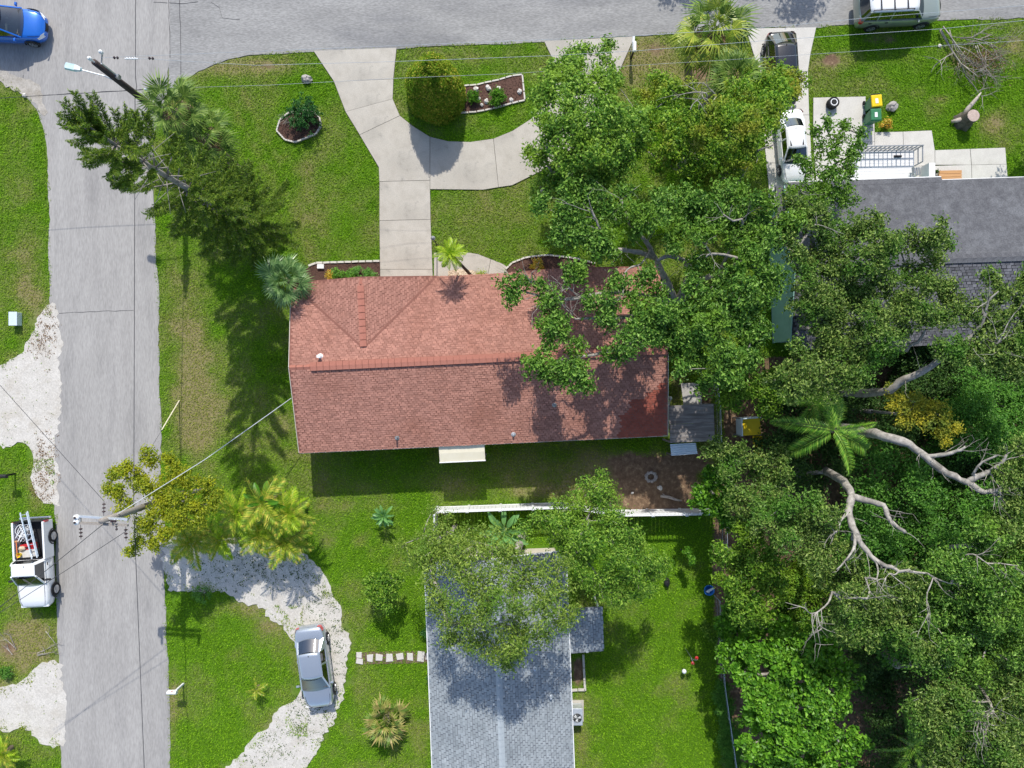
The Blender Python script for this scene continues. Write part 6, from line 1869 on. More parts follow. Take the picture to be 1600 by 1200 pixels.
palm('banana_plant', 'large pale green paddle-leaved plant behind the white fence', 'plant', (787, 825), (788, 832, 1.3), BAN, 20, .1, 'bark_dark', scale=1.25, seed=31, elev=(80, -10), part_name='leaf')
palm('banana_plant', 'bright broad-leaved plant beside the roof edge behind the white fence', 'plant', (767, 855), (770, 864, .9), BANB, 9, .07, 'bark_dark', scale=.9, seed=32, elev=(70, 0), part_name='leaf')

# ---------------------------------------------------------------- leaning conifer at the corner
def conifer():
    b0 = G(405, 357)
    t = thing('pine_tree', 'tall dark conifer with bottle-brush branches leaning over the side street', 'tree', b0)
    rr = random.Random(3); rng = np.random.default_rng(3)
    topw = W(150, 205, 15.4) - b0
    axis = lambda s_: Vector((topw.x * s_ + .25 * math.sin(s_ * 5), topw.y * s_ - .2 * math.sin(s_ * 4), topw.z * s_))
    mb = MB(); pts = [axis(i / 16) for i in range(17)]
    mb.tube(pts, [.27 - .235 * i / 16 for i in range(17)], 10); tr = mb
    PP = []; NN = []; DD = []; A = []; B = []
    nwh = 18
    for wv in range(nwh):
        s_ = .08 + .92 * wv / (nwh - 1)
        c = axis(s_)
        L = 3.05 * (1 - .55 * s_) * (1.0 if s_ < .93 else .7)
        bare = .60 < s_ < .80
        nb = 9 if not bare else 8
        for k in range(nb):
            az = wv * .9 + k * 2 * math.pi / nb + rr.uniform(-.25, .25)
            el = R(4 + 22 * s_ + rr.uniform(-8, 8)) if s_ < .93 else R(rr.uniform(25, 70))
            d = Vector((math.cos(az) * math.cos(el), math.sin(az) * math.cos(el), math.sin(el)))
            l = L * rr.uniform(.75, 1.1)
            if bare and rr.random() < .35:   # bare grey branch
                q = [c, c + d * l * .5 + Vector((0, 0, .05)), c + d * l * rr.uniform(.8, 1.1)]
                tr.tube(q, [.022, .015, .006], 4); continue
            q = [c, c + d * l * .4, c + d * l * .75 + Vector((0, 0, .08)), c + d * l + Vector((0, 0, .42))]
            tr.tube(q, [.035, .026, .018, .008], 4)
            side = Vector((-d.y, d.x, 0)).normalized()
            n2 = int(l / .10)
            for j in range(n2):
                f = (.18 if not bare else .5) + (.82 if not bare else .5) * j / n2
                p = c + d * l * f + Vector((0, 0, .42 * f ** 3))
                ll = .29 * (1.1 - .6 * abs(f - .55)) * rr.uniform(.7, 1.15)
                for sgn in (-1, 1):
                    dd = (side * sgn * .8 + d * .7 + Vector((0, 0, rr.uniform(.15, .7)))).normalized()
                    e = p + dd * ll
                    A.append(p); B.append(e)
                    m = 26
                    tt = np.linspace(.1, 1.05, m)[:, None]
                    P = np.array(p) * (1 - tt) + np.array(e) * tt + rng.normal(0, .022, (m, 3))
                    rad = rng.normal(0, 1, (m, 3)); PP.append(P); DD.append(np.array(dd) * .8 + unit(rad) * .7); NN.append(rad * .8 + np.array([0, 0, .8]))
    P = np.concatenate(PP); N = unit(np.concatenate(NN)); D = np.concatenate(DD)
    V, F = leaf_quads(P, N, rng.uniform(.10, .17, len(P)), .2, fold=.2, droop=.05, rng=rng, along=D)
    np_mesh('crown', V, F, MT['pine'], t)
    tr.build('trunk', MT['bark'], t, smooth=True)
    V, F = stick_prisms(np.array([tuple(a) for a in A]), np.array([tuple(b) for b in B]), .008, .004)
    np_mesh('twigs', V, F, MT['bark'], t)['kind'] = 'stuff'
conifer()

# ---------------------------------------------------------------- broadleaf trees
def zz(blobs, z, r=None):
    return [(b[0], b[1], z, b[2]) if len(b) == 3 else b for b in blobs]

OAK_ROOF = [(800, 438, 16), (797, 462, 13), (833, 440, 13), (862, 470, 20), (857, 498, 22), (868, 525, 19), (895, 430, 17), (905, 422, 15), (937, 392, 24), (945, 374, 20), (965, 443, 16), (955, 466, 14), (945, 495, 20), (920, 470, 9),
            (1000, 500, 27), (1022, 518, 26), (985, 532, 22), (1040, 490, 22), (1045, 522, 22), (960, 552, 15), (1015, 478, 18), (835, 575, 19), (865, 580, 22), (890, 588, 21), (905, 572, 16), (914, 602, 12), (855, 556, 14), (893, 540, 13),
            (1075, 500, 25), (1092, 530, 23), (1062, 541, 19), (1112, 508, 25), (1132, 542, 22), (1092, 562, 20), (1122, 578, 22), (1076, 442, 18), (1092, 412, 17), (1065, 580, 10), (1105, 600, 16), (1140, 590, 18), (1160, 560, 18),
            (880, 338, 22), (905, 356, 20), (926, 312, 24), (900, 300, 24), (880, 375, 18), (962, 330, 18), (1012, 338, 24), (1036, 326, 22), (1062, 357, 22), (1076, 336, 20), (1045, 380, 17), (1092, 372, 20), (1122, 336, 20), (1150, 326, 22), (1152, 370, 22), (1182, 350, 22), (1172, 402, 22),
            (1200, 378, 24), (1232, 352, 22), (1202, 422, 20), (1162, 452, 24), (1132, 470, 22), (1182, 472, 20), (1102, 462, 16), (1120, 300, 18), (1150, 500, 22), (1180, 520, 20), (1170, 540, 16), (895, 330, 16), (1000, 360, 16), (940, 335, 16), (852, 322, 14), (1062, 302, 16), (1090, 306, 16), (1030, 302, 14), (975, 300, 14), (1150, 298, 16), (1195, 320, 18), (1120, 440, 14), (1150, 425, 14), (1205, 450, 16), (1006, 440, 15), (986, 470, 12), (1032, 458, 13), (1015, 425, 10)]
OAK_LIMBS = [([(1055, 480, 1.5), (1050, 462, 3.2), (1044, 445, 4.2), (1034, 423, 5), (1022, 402, 5.8), (1010, 380, 6.4), (985, 350, 7.2), (970, 312, 7.8)], .27, .07),
             ([(1022, 402, 5.8), (1000, 395, 6.5), (975, 390, 6.9), (955, 391, 7.2), (945, 372, 7.5), (932, 345, 7.8), (924, 328, 8.1)], .15, .05),
             ([(1058, 470, 2.6), (1078, 428, 4.8), (1072, 412, 5.6), (1058, 403, 6.6), (1040, 402, 7.0), (1026, 407, 7.0)], .19, .08),
             ([(1062, 472, 2.6), (1098, 436, 5), (1128, 430, 6), (1148, 414, 7), (1157, 405, 7.6), (1120, 396, 8.0), (1103, 401, 8.2)], .18, .04),
             ([(1052, 474, 2.4), (1015, 464, 5.4), (985, 458, 6.4), (960, 457, 6.9), (935, 460, 7.1), (900, 466, 7.2), (870, 467, 7.2), (850, 463, 7.3), (815, 454, 7.4), (803, 450, 7.4)], .17, .025),
             ([(1052, 482, 2.4), (1000, 489, 6), (985, 493, 6.6), (960, 498, 7.0), (920, 497, 7.1), (900, 498, 7.2), (890, 488, 7.3)], .13, .03),
             ([(1052, 490, 2.4), (985, 535, 5.6), (935, 552, 6.6), (920, 555, 6.8), (880, 562, 7), (865, 570, 7)], .14, .04),
             ([(1015, 392, 6.3), (1002, 412, 7), (985, 418, 7.3), (977, 425, 7.4), (973, 434, 7.5)], .06, .03),
             ([(1120, 432, 5.6), (1160, 350, 7.8), (1145, 345, 8.2), (1130, 335, 8.4)], .09, .03),
             ([(850, 463, 7.3), (840, 448, 7.6), (826, 440, 7.8)], .03, .012), ([(890, 488, 7.3), (880, 478, 7.6), (873, 462, 7.8)], .03, .012),
             ([(905, 466, 7.2), (890, 450, 7.7), (880, 438, 7.9)], .035, .012)]
tree('oak_tree', 'big oak spreading bare grey limbs over the right end of the red roof', 'tree', (1042, 492), [(u, v, 7.6 + (.9 * math.sin(u * .12) * math.cos(v * .11) if u > 950 else 0), r_) for u, v, r_ in OAK_ROOF], 'oak', 'bark_pale', OAK_LIMBS, leaf=.155, tw_den=10, per=34, sig=.17, trunk_r=.34, fork=.30, seed=1, aspect=.55, limb_r=.04)

TOP = [(880, 110, 22), (900, 90, 17), (913, 80, 11), (950, 92, 13), (952, 72, 8), (870, 140, 24), (848, 152, 16), (900, 140, 26), (935, 130, 26), (960, 122, 16), (880, 180, 28), (858, 210, 22), (910, 190, 30), (945, 180, 28), (980, 190, 22), (890, 240, 30), (925, 235, 30), (960, 235, 28), (853, 250, 18), (870, 285, 26), (910, 285, 28), (950, 280, 26), (985, 250, 20), (828, 236, 7), (1000, 215, 18), (840, 300, 14), (850, 180, 14), (895, 112, 20), (1000, 180, 14)]
def ztop(u, v): return 8.6 - 3.2 * min(1.4, math.hypot((u - 915) / 100, (v - 195) / 110)) ** 2
tree('broadleaf_tree', 'dense bright green tree over the second driveway entrance', 'tree', (893, 278), [(u, v, ztop(u, v), r_) for u, v, r_ in TOP], 'tree_green', 'bark', (), leaf=.17, tw_den=10, per=32, sig=.18, trunk_r=.25, seed=2, aspect=.42, fork=.45)
MANGO = [(1030, 132, 21), (1050, 150, 21), (1012, 152, 19), (1070, 140, 14), (1008, 185, 20), (1090, 200, 26), (1060, 222, 25), (1035, 250, 22), (1120, 182, 27), (1150, 150, 27), (1182, 130, 25), (1212, 122, 23), (1236, 126, 20), (1160, 190, 29), (1200, 168, 27), (1190, 208, 23), (1120, 230, 28), (1160, 238, 24), (1090, 252, 26), (1212, 150, 22), (1240, 142, 14), (1140, 268, 20), (1080, 276, 20), (1110, 275, 18), (1040, 195, 20), (1000, 225, 18), (1206, 190, 16)]
tree('broadleaf_tree', 'rounded tree with orange-tinted new leaves beside the neighbour drive', 'tree', (1065, 258), [(u, v, 7.2 - 2.6 * math.hypot((u - 1120) / 130, (v - 195) / 95) ** 2, r_) for u, v, r_ in MANGO], 'mango', 'bark',
     [([(1148, 297, 2.6), (1160, 272, 4.0), (1176, 247, 5.6), (1186, 235, 6.6), (1210, 226, 7.0)], .11, .03), ([(1085, 190, 6.8), (1105, 150, 7.6), (1090, 144, 7.8), (1072, 146, 7.9)], .05, .02), ([(1112, 162, 7.3), (1100, 153, 7.7), (1085, 160, 7.8), (1078, 172, 7.8)], .035, .015), ([(1120, 150, 7.0), (1108, 138, 7.5), (1098, 128, 7.6)], .04, .012)],
     leaf=.165, tw_den=10, per=34, sig=.17, trunk_r=.22, seed=3, aspect=.4)

E = [(1240, 332, 23), (1226, 370, 20), (1270, 350, 25), (1300, 380, 27), (1330, 360, 25), (1360, 352, 23), (1382, 385, 26), (1350, 410, 28), (1310, 430, 28), (1270, 412, 27), (1258, 440, 20), (1262, 472, 24), (1292, 470, 28), (1330, 460, 28), (1370, 442, 28), (1402, 382, 18), (1440, 376, 23), (1466, 362, 18), (1474, 390, 14), (1450, 412, 19), (1448, 440, 20), (1478, 452, 17), (1488, 478, 18), (1440, 490, 26), (1400, 500, 27), (1360, 500, 27), (1320, 510, 27), (1282, 502, 27), (1300, 540, 27), (1340, 550, 25), (1262, 575, 24), (1290, 592, 25), (1330, 590, 24), (1368, 560, 20), (1380, 530, 24), (1410, 470, 20), (1240, 400, 18), (1225, 590, 22), (1245, 610, 20), (1245, 545, 14), (1420, 430, 18)]
tree('oak_tree', 'olive-green oak overhanging the dark grey roof', 'tree', (1228, 500), [(u, v, 7.4 + .9 * math.sin(u * .11) * math.cos(v * .13), r_) for u, v, r_ in E], 'oak_olive', 'bark',
     [([(1255, 500, 3), (1270, 380, 6.6), (1262, 365, 7.4), (1275, 350, 7.8)], .14, .04), ([(1250, 510, 3), (1400, 545, 6.4), (1420, 540, 7), (1438, 530, 7.6), (1445, 515, 8)], .15, .05), ([(1205, 345, 3.2), (1230, 325, 5), (1246, 308, 6.4), (1252, 296, 7)], .08, .03)],
     leaf=.135, tw_den=11, per=38, sig=.16, trunk_r=.3, seed=4, aspect=.5)
E2 = [(1290, 196, 11), (1302, 218, 15), (1320, 200, 9), (1338, 226, 11), (1330, 245, 12), (1282, 238, 13), (1310, 252, 20), (1290, 272, 18), (1326, 272, 10), (1300, 292, 22), (1322, 308, 20), (1280, 312, 20), (1262, 288, 12), (1262, 262, 7), (1250, 250, 6), (1345, 210, 6), (1262, 325, 20), (1240, 300, 10), (1275, 205, 6)]
tree('young_tree', 'airy young tree growing up past the white sedan and ramp', 'tree', (1255, 325), zz(E2, 5.6), 'oak', 'bark_pale', [([(1285, 325, 4), (1250, 318, 5), (1225, 335, 4.6), (1205, 345, 4)], .06, .02)], leaf=.14, tw_den=10, per=26, sig=.15, trunk_r=.12, seed=5)
Fb = [(1540, 430, 10), (1560, 450, 18), (1590, 460, 20), (1545, 470, 14), (1530, 490, 20), (1556, 502, 20), (1590, 500, 22), (1490, 545, 20), (1512, 546, 16), (1540, 545, 24), (1570, 552, 26), (1596, 570, 24), (1502, 492, 17), (1480, 502, 15), (1592, 532, 22), (1620, 480, 28), (1630, 540, 30), (1560, 525, 18), (1470, 545, 14), (1600, 430, 12)]
tree('oak_tree', 'oak with one long bare limb crossing below the dark grey roof edge', 'tree', (1292, 607), zz(Fb, 8.4), 'oak_olive', 'bark_pale',
     [([(1300, 615, 1.0), (1378, 612, 5.5), (1405, 598, 6.4), (1440, 580, 7.2), (1480, 555, 7.8), (1510, 530, 8.2), (1530, 512, 8.5), (1540, 488, 8.8)], .24, .07), ([(1510, 530, 8.2), (1545, 545, 8.5), (1580, 550, 8.7)], .09, .04), ([(1500, 538, 8.0), (1525, 537, 8.4), (1540, 530, 8.6)], .07, .03), ([(1540, 488, 8.8), (1545, 470, 9), (1560, 455, 9.2)], .06, .03), ([(1545, 545, 8.5), (1560, 535, 8.8), (1575, 505, 9)], .05, .02)],
     leaf=.135, tw_den=11, per=38, sig=.16, trunk_r=.25, fork=.12, seed=6)

# the wood at the lower right
YEL = [(1392, 612, 9), (1410, 622, 13), (1432, 630, 16), (1458, 640, 16), (1478, 655, 13), (1490, 668, 8), (1420, 648, 13), (1445, 660, 14), (1468, 672, 9), (1410, 665, 8), (1400, 635, 10), (1474, 690, 8)]
tree('flowering_tree', 'tree covered in bright yellow blossom in front of the woods', 'tree', (1330, 640), zz(YEL, 6.0), 'yellow_flower', 'bark', (), leaf=.12, tw_den=12, per=34, sig=.13, trunk_r=.14, seed=7)
GT = fill([(1560, 690), (1620, 680), (1640, 850), (1560, 850), (1545, 790), (1570, 740)], 34, 8.2, 24, 1)
tree('oak_tree', 'oak with thick bare forked limb reaching right from the yellow tree', 'tree', (1262, 662), GT, 'oak_olive', 'bark_pale',
     [([(1290, 662, 1.0), (1340, 672, 4.5), (1383, 682, 7), (1420, 694, 7.4), (1445, 714, 7.6), (1480, 740, 7.8), (1510, 752, 8), (1540, 769, 8.2), (1560, 764, 8.4), (1575, 758, 8.6)], .28, .09),
      ([(1445, 713, 7.6), (1470, 711, 7.9), (1495, 705, 8.2), (1508, 698, 8.4)], .12, .06), ([(1512, 752, 8), (1540, 740, 8.3), (1562, 726, 8.6), (1573, 710, 8.8)], .15, .06), ([(1520, 742, 8.1), (1535, 722, 8.5), (1562, 711, 8.7)], .07, .04), ([(1535, 767, 8.2), (1555, 772, 8.4), (1563, 780, 8.6), (1562, 765, 8.8)], .06, .02), ([(1540, 735, 8.3), (1550, 742, 8.5)], .05, .02)],
     leaf=.135, tw_den=11, per=36, sig=.17, trunk_r=.28, fork=.1, seed=8)
G1P = [(1205, 770), (1240, 765), (1300, 800), (1320, 850), (1350, 870), (1420, 885), (1500, 850), (1560, 800), (1640, 820), (1640, 1010), (1560, 1050), (1510, 1060), (1450, 1040), (1390, 1012), (1300, 1000), (1240, 992), (1210, 950), (1225, 890), (1190, 840), (1185, 790)]
tree('oak_tree', 'widest olive-green oak filling the lower right with a white forked limb on top', 'tree', (1235, 720), [b for b in fill(G1P, 32, lambda u, v: 8.2 - 1.5 * math.hypot((u - 1400) / 260, (v - 900) / 200) ** 2, 21, 2, zj=1.2) if b[0] < 1445 and not (b[0] < 1290 and b[1] > 880)], 'oak_olive', 'bark_pale',
     [([(1290, 735, 2), (1318, 752, 5.5), (1330, 775, 7), (1326, 800, 7.6), (1332, 822, 8), (1345, 846, 8.4), (1362, 870, 8.8), (1385, 884, 9.1), (1405, 892, 9.3), (1422, 890, 9.5)], .25, .06),
      ([(1330, 775, 7), (1355, 783, 7.4), (1380, 790, 7.8), (1388, 808, 8), (1400, 822, 8.2), (1415, 831, 8.3)], .17, .09), ([(1326, 800, 7.6), (1312, 815, 8), (1310, 828, 8.2), (1303, 832, 8.4)], .08, .04),
      ([(1334, 826, 8), (1336, 850, 8.6), (1326, 870, 9), (1308, 890, 9.3)], .09, .03), ([(1366, 872, 8.8), (1372, 890, 9.2), (1370, 905, 9.4), (1372, 915, 9.4)], .05, .02), ([(1405, 892, 9.3), (1398, 898, 9.5), (1390, 896, 9.6), (1382, 905, 9.6)], .04, .015), ([(1352, 902, 9.0), (1358, 922, 9.4), (1355, 935, 9.6)], .045, .02),
      ([(1300, 925, 8.6), (1294, 942, 9.0), (1278, 956, 9.3), (1270, 962, 9.4)], .05, .02), ([(1276, 957, 9.3), (1265, 958, 9.5), (1256, 948, 9.6)], .03, .01), ([(1276, 958, 9.3), (1280, 972, 9.5), (1284, 982, 9.5)], .025, .01), ([(1448, 895, 9), (1465, 905, 9.3), (1485, 912, 9.5)], .045, .02), ([(1505, 868, 9), (1520, 866, 9.3), (1535, 875, 9.5), (1545, 882, 9.5)], .045, .02), ([(1449, 925, 9.3), (1448, 945, 9.5), (1452, 962, 9.5)], .03, .012), ([(1560, 880, 9.3), (1590, 884, 9.5)], .035, .02)],
     leaf=.135, tw_den=10, per=36, sig=.17, trunk_r=.35, fork=.2, seed=9)
WB = fill(G1P, 32, lambda u, v: 8.6 - 1.2 * math.hypot((u - 1540) / 120, (v - 920) / 140) ** 2, 21, 2, zj=1.2)
tree('oak_tree', 'mid-green oak in the woods right of the white forked limb', 'tree', (1420, 830), [b for b in WB if b[0] >= 1445], 'oak', 'bark_pale', (), leaf=.14, tw_den=10, per=36, sig=.17, trunk_r=.28, seed=41)
tree('oak_tree', 'lighter green oak in the woods above the bright rounded-leaf tree', 'tree', (1180, 870), [(u, v, z - 1.2, r_) for u, v, z, r_ in WB if u < 1290 and v > 880], 'tree_green', 'bark', (), leaf=.14, tw_den=10, per=36, sig=.17, trunk_r=.22, seed=42)
G2P = [(1425, 1075), (1470, 1060), (1500, 1062), (1530, 1090), (1585, 1130), (1580, 1230), (1480, 1230), (1450, 1170), (1430, 1120)]
tree('oak_tree', 'olive oak at the bottom right with a bleached dead branch fan', 'tree', (1360, 1000), fill(G2P, 32, 7.6, 21, 3, zj=1.1), 'oak_olive', 'bark_pale',
     [([(1515, 1035, 5.5), (1530, 1070, 6.5), (1545, 1095, 7.5), (1552, 1113, 8)], .10, .07)] + [([(1552, 1113, 8), (1538 + dx * .4, 1115 + dy * .4, 8.3), (1532 + dx, 1118 + dy, 8.6)], .035, .01) for dx, dy in ((-14, -10), (-10, 6), (-6, 18), (4, 24), (14, 16), (-18, -2), (24, -12), (2, 8))],
     leaf=.135, tw_den=10, per=36, sig=.17, trunk_r=.25, seed=10)
tree('oak_tree', 'oak cut off by the right edge above the bottom corner', 'tree', (1450, 940), fill([(1545, 1040), (1640, 1020), (1640, 1250), (1595, 1230), (1590, 1130), (1560, 1090)], 34, 7.4, 23, 4), 'oak_olive', 'bark', (), leaf=.135, tw_den=9, per=34, sig=.17, seed=11)
SG = fill([(1125, 960), (1160, 930), (1215, 960), (1300, 1010), (1320, 1060), (1330, 1130), (1355, 1160), (1320, 1230), (1170, 1230), (1160, 1120), (1140, 1030)], 29, lambda u, v: 5.2 - 1.6 * math.hypot((u - 1250) / 120, (v - 1110) / 140) ** 2, 19, 5)
tree('broad_leaved_tree', 'tree with big bright rounded leaf clusters at the bottom beside the lawn', 'tree', (1195, 1060), SG, 'bright', 'bark', (), leaf=.21, tw_den=11, per=20, sig=.13, aspect=.72, trunk_r=.2, seed=12, twigs=True)
MID = fill([(1122, 845), (1180, 835), (1225, 880), (1222, 950), (1200, 990), (1150, 950), (1120, 920)], 28, 5.4, 19, 6)
tree('broadleaf_tree', 'mid-green tree at the woods edge above the blue tub', 'tree', (1130, 850), MID, 'tree_green', 'bark', (), leaf=.15, tw_den=11, per=30, sig=.16, trunk_r=.16, seed=13)
SH1 = [(1118, 745, 16), (1106, 758, 12), (1098, 778, 15), (1122, 785, 18), (1138, 772, 16), (1128, 806, 13), (1138, 820, 12), (1092, 766, 7), (1140, 745, 12), (1112, 735, 9)]
tree('small_tree', 'bright lime small tree at the end of the white fence', 'tree', (1100, 760), zz(SH1, 3.6), 'bright', 'bark', (), leaf=.19, tw_den=12, per=20, sig=.12, aspect=.6, trunk_r=.09, seed=14)
DK = fill([(1120, 690), (1165, 690), (1240, 700), (1225, 760), (1180, 790), (1150, 840), (1145, 760), (1115, 720)], 28, 5.0, 18, 7)
tree('broadleaf_tree', 'dark dusty-leaved tree between yellow slide and white fence end', 'tree', (1140, 715), DK, 'oak_olive', 'bark', (), leaf=.13, tw_den=10, per=32, sig=.16, trunk_r=.18, seed=15)
W1 = fill([(1125, 560), (1190, 540), (1215, 580), (1205, 640), (1130, 640), (1118, 600)], 27, 4.0, 17, 8)
tree('broadleaf_tree', 'loose green tree between plywood lean-to and the teal wall', 'tree', (1140, 595), W1, 'tree_green', 'bark', (), leaf=.14, tw_den=10, per=28, sig=.16, trunk_r=.12, seed=16)
# understorey of the wood: one mass of saplings, vines and low shrubs
def ground_cover(name, polys, mat, z0, z1, r_px, sp, seed, leaf=.15, aspect=.5, den=8, per=24):
    rng = np.random.default_rng(seed)
    bl = []
    for i, P in enumerate(polys): bl += fill(P, sp, lambda u, v: (z0 + z1) / 2, r_px, seed + i, zj=(z1 - z0) / 2)
    q = []
    for (u, v, z, r_) in bl:
        g = G(u, v); q.append((g.x, g.y, z, r_ / S, min(z * .9, r_ / S * .7)))
    P, N, TA, TB = crown_points(q, rng, den, per, .2, flat=.7)
    P[:, 2] = np.maximum(P[:, 2], .05)
    V, F = leaf_quads(P, N, leaf * rng.uniform(.7, 1.3, len(P)), aspect, rng=rng)
    o = np_mesh(name, V, F, MT[mat]); o['kind'] = 'stuff'
    return o
gmap = lambda P, z: [(800 + W(u, v, z).x * S, 600 - W(u, v, z).y * S) for u, v in P]
ground_cover('undergrowth', [gmap([(1330, 690), (1480, 690), (1540, 780), (1500, 850), (1420, 870), (1350, 840), (1330, 790)], 2), gmap([(1300, 830), (1480, 830), (1480, 1000), (1300, 1000)], 2)], 'vine', 1.0, 3.4, 26, 30, 31, leaf=.17)
ground_cover('vines', [gmap([(1500, 605), (1640, 600), (1640, 710), (1530, 720), (1495, 680)], 3)], 'vine', 2.2, 4.0, 26, 26, 32, leaf=.15, den=11, per=34)
ground_cover('undergrowth', [gmap([(1320, 1000), (1440, 1040), (1450, 1230), (1340, 1230), (1360, 1140)], 1), gmap([(1200, 600), (1260, 600), (1330, 760), (1240, 770), (1190, 700)], 1), gmap([(1400, 548), (1640, 545), (1640, 620), (1420, 620)], 1), gmap([(1480, 700), (1640, 700), (1640, 1230), (1500, 1230)], 2), gmap([(1290, 590), (1510, 590), (1510, 690), (1300, 700)], 1)], 'understory', .3, 2.0, 24, 30, 33, leaf=.16, den=9, per=24)
hedge = fill(gmap([(1128, 1085), (1140, 1080), (1150, 1130), (1166, 1230), (1150, 1230), (1138, 1140)], 1), 11, .5, 10, 41, zj=.1)
tree('hedge', 'low narrow green hedge strip between back lawn and woods at the bottom', 'hedge', (1140, 1150), [(u, v, z, r_, .9) for u, v, z, r_ in hedge], 'vine', 'bark_dark', (), leaf=.08, tw_den=40, per=30, sig=.1, main=False, seed=17)
hedge2 = [(1108, 985, 8), (1115, 975, 7), (1100, 978, 6), (1112, 998, 6), (1120, 990, 6)]
tree('shrub', 'small leafy shrub on the back lawn at the woods edge', 'shrub', (1100, 980), zz(hedge2, .7), 'tree_green', 'bark_dark', (), leaf=.1, tw_den=25, per=24, sig=.1, main=False, seed=18)

# oak over the blue-grey roof, and its neighbour
HL = fill([(668, 860), (690, 825), (760, 835), (850, 858), (878, 880), (893, 950), (870, 985), (850, 1010), (800, 1040), (770, 1020), (740, 1015), (690, 985), (672, 920)], 29, lambda u, v: 9.0 - 1.8 * math.hypot((u - 790) / 115, (v - 930) / 110) ** 2, 19, 9)
tree('oak_tree', 'feathery pale-green oak covering the top of the blue-grey roof', 'tree', (815, 838), HL + [(800, 1030, 7.6, 10), (790, 1040, 7.4, 7), (700, 1000, 7.4, 9), (650, 870, 7.0, 8)], 'oak_feather', 'bark_pale', (), leaf=.15, tw_den=9.5, per=26, sig=.19, aspect=.3, trunk_r=.26, seed=19, flat=.6, shell=.3)
HR = fill([(860, 800), (900, 770), (930, 745), (955, 770), (975, 815), (1010, 850), (1030, 880), (1020, 920), (1000, 945), (960, 935), (900, 905), (860, 880), (845, 845)], 29, lambda u, v: 6.8 - 1.8 * math.hypot((u - 935) / 95, (v - 855) / 100) ** 2, 19, 10)
tree('oak_tree', 'green oak straddling the white fence behind the blue-grey roof', 'tree', (915, 812), HR + [(940, 750, 5.2, 12), (1040, 880, 4.8, 8), (838, 812, 5.6, 13), (820, 830, 5.6, 14)], 'tree_green', 'bark', (), leaf=.14, tw_den=11, per=30, sig=.17, aspect=.34, trunk_r=.2, seed=20)
HW = fill([(645, 830), (675, 810), (735, 815), (750, 840), (730, 880), (690, 895), (655, 885)], 27, 5.4, 17, 11)
tree('oak_tree', 'thin sprawling oak over the left end of the white fence', 'tree', (712, 822), HW + [(700, 806, 5.2, 9), (632, 850, 5.0, 9), (640, 880, 4.8, 8), (675, 800, 5, 7)], 'oak_feather', 'bark', (), leaf=.13, tw_den=8.5, per=24, sig=.2, aspect=.34, trunk_r=.13, seed=21, shell=.25)
GB = [(200, 735, 17), (235, 715, 14), (188, 765, 14), (222, 755, 16), (196, 795, 15), (240, 775, 16), (265, 745, 17), (295, 745, 18), (318, 760, 14), (272, 775, 18), (300, 785, 16), (325, 790, 14), (250, 800, 18), (280, 810, 18), (230, 820, 16), (255, 835, 15), (215, 845, 9), (240, 855, 10), (170, 765, 6), (305, 815, 14), (205, 860, 6), (340, 775, 10), (265, 720, 12), (178, 740, 6)]
tree('flowering_tree', 'golden-green small tree around the crossarm pole at the street edge', 'tree', (318, 762), zz(GB, 4.9), 'golden', 'bark', (), leaf=.125, tw_den=13, per=28, sig=.14, dens=2.6, trunk_r=.14, seed=22, aspect=.5)
SM = [(600, 905, 14), (580, 920, 12), (612, 922, 15), (594, 938, 13), (622, 905, 10), (575, 908, 8), (605, 945, 9)]
tree('small_tree', 'small round green tree on the side lawn above the stepping stones', 'tree', (612, 903), zz(SM, 2.0), 'tree_green', 'bark', (), leaf=.14, tw_den=15, per=18, sig=.13, aspect=.55, trunk_r=.07, seed=23)
tree('sapling', 'thin sapling with lime leaves on the back lawn near the black bag', 'tree', (1063, 858), zz([(1078, 868, 5), (1082, 876, 4), (1074, 860, 4)], 1.6), 'bright', 'bark_dark', (), leaf=.14, tw_den=40, per=10, sig=.07, trunk_r=.03, seed=24, aspect=.6, limb_r=.015)
# trees standing just north of the frame: only their shadows reach into the picture
tree('street_tree', 'street tree beyond the top edge whose shadow falls by the sabal palm', 'tree', (1075, -190), fill([(1090, -420), (1160, -420), (1170, -330), (1080, -320)], 40, 6.4, 32, 12), 'oak', 'bark', (), leaf=.2, tw_den=6, per=24, sig=.22, seed=25)
tree('street_tree', 'street tree beyond the top edge whose shadow falls over the estate car', 'tree', (1250, -190), fill([(1270, -420), (1420, -420), (1440, -330), (1250, -330)], 40, 6.2, 34, 13), 'oak', 'bark', (), leaf=.2, tw_den=6, per=24, sig=.22, seed=26)
tree('street_tree', 'street tree beyond the top edge shading the street past the estate car', 'tree', (1520, -200), fill([(1620, -480), (1760, -480), (1760, -380), (1620, -380)], 40, 6.2, 34, 14), 'oak', 'bark', (), leaf=.2, tw_den=6, per=24, sig=.22, seed=27)
tree('street_tree', 'tree beyond the right edge shading the lawn end of the patio', 'tree', (1640, 110), fill([(1680, 20), (1800, 20), (1800, 130), (1680, 130)], 40, 5.2, 32, 15), 'oak', 'bark', (), leaf=.2, tw_den=6, per=24, sig=.22, seed=28)

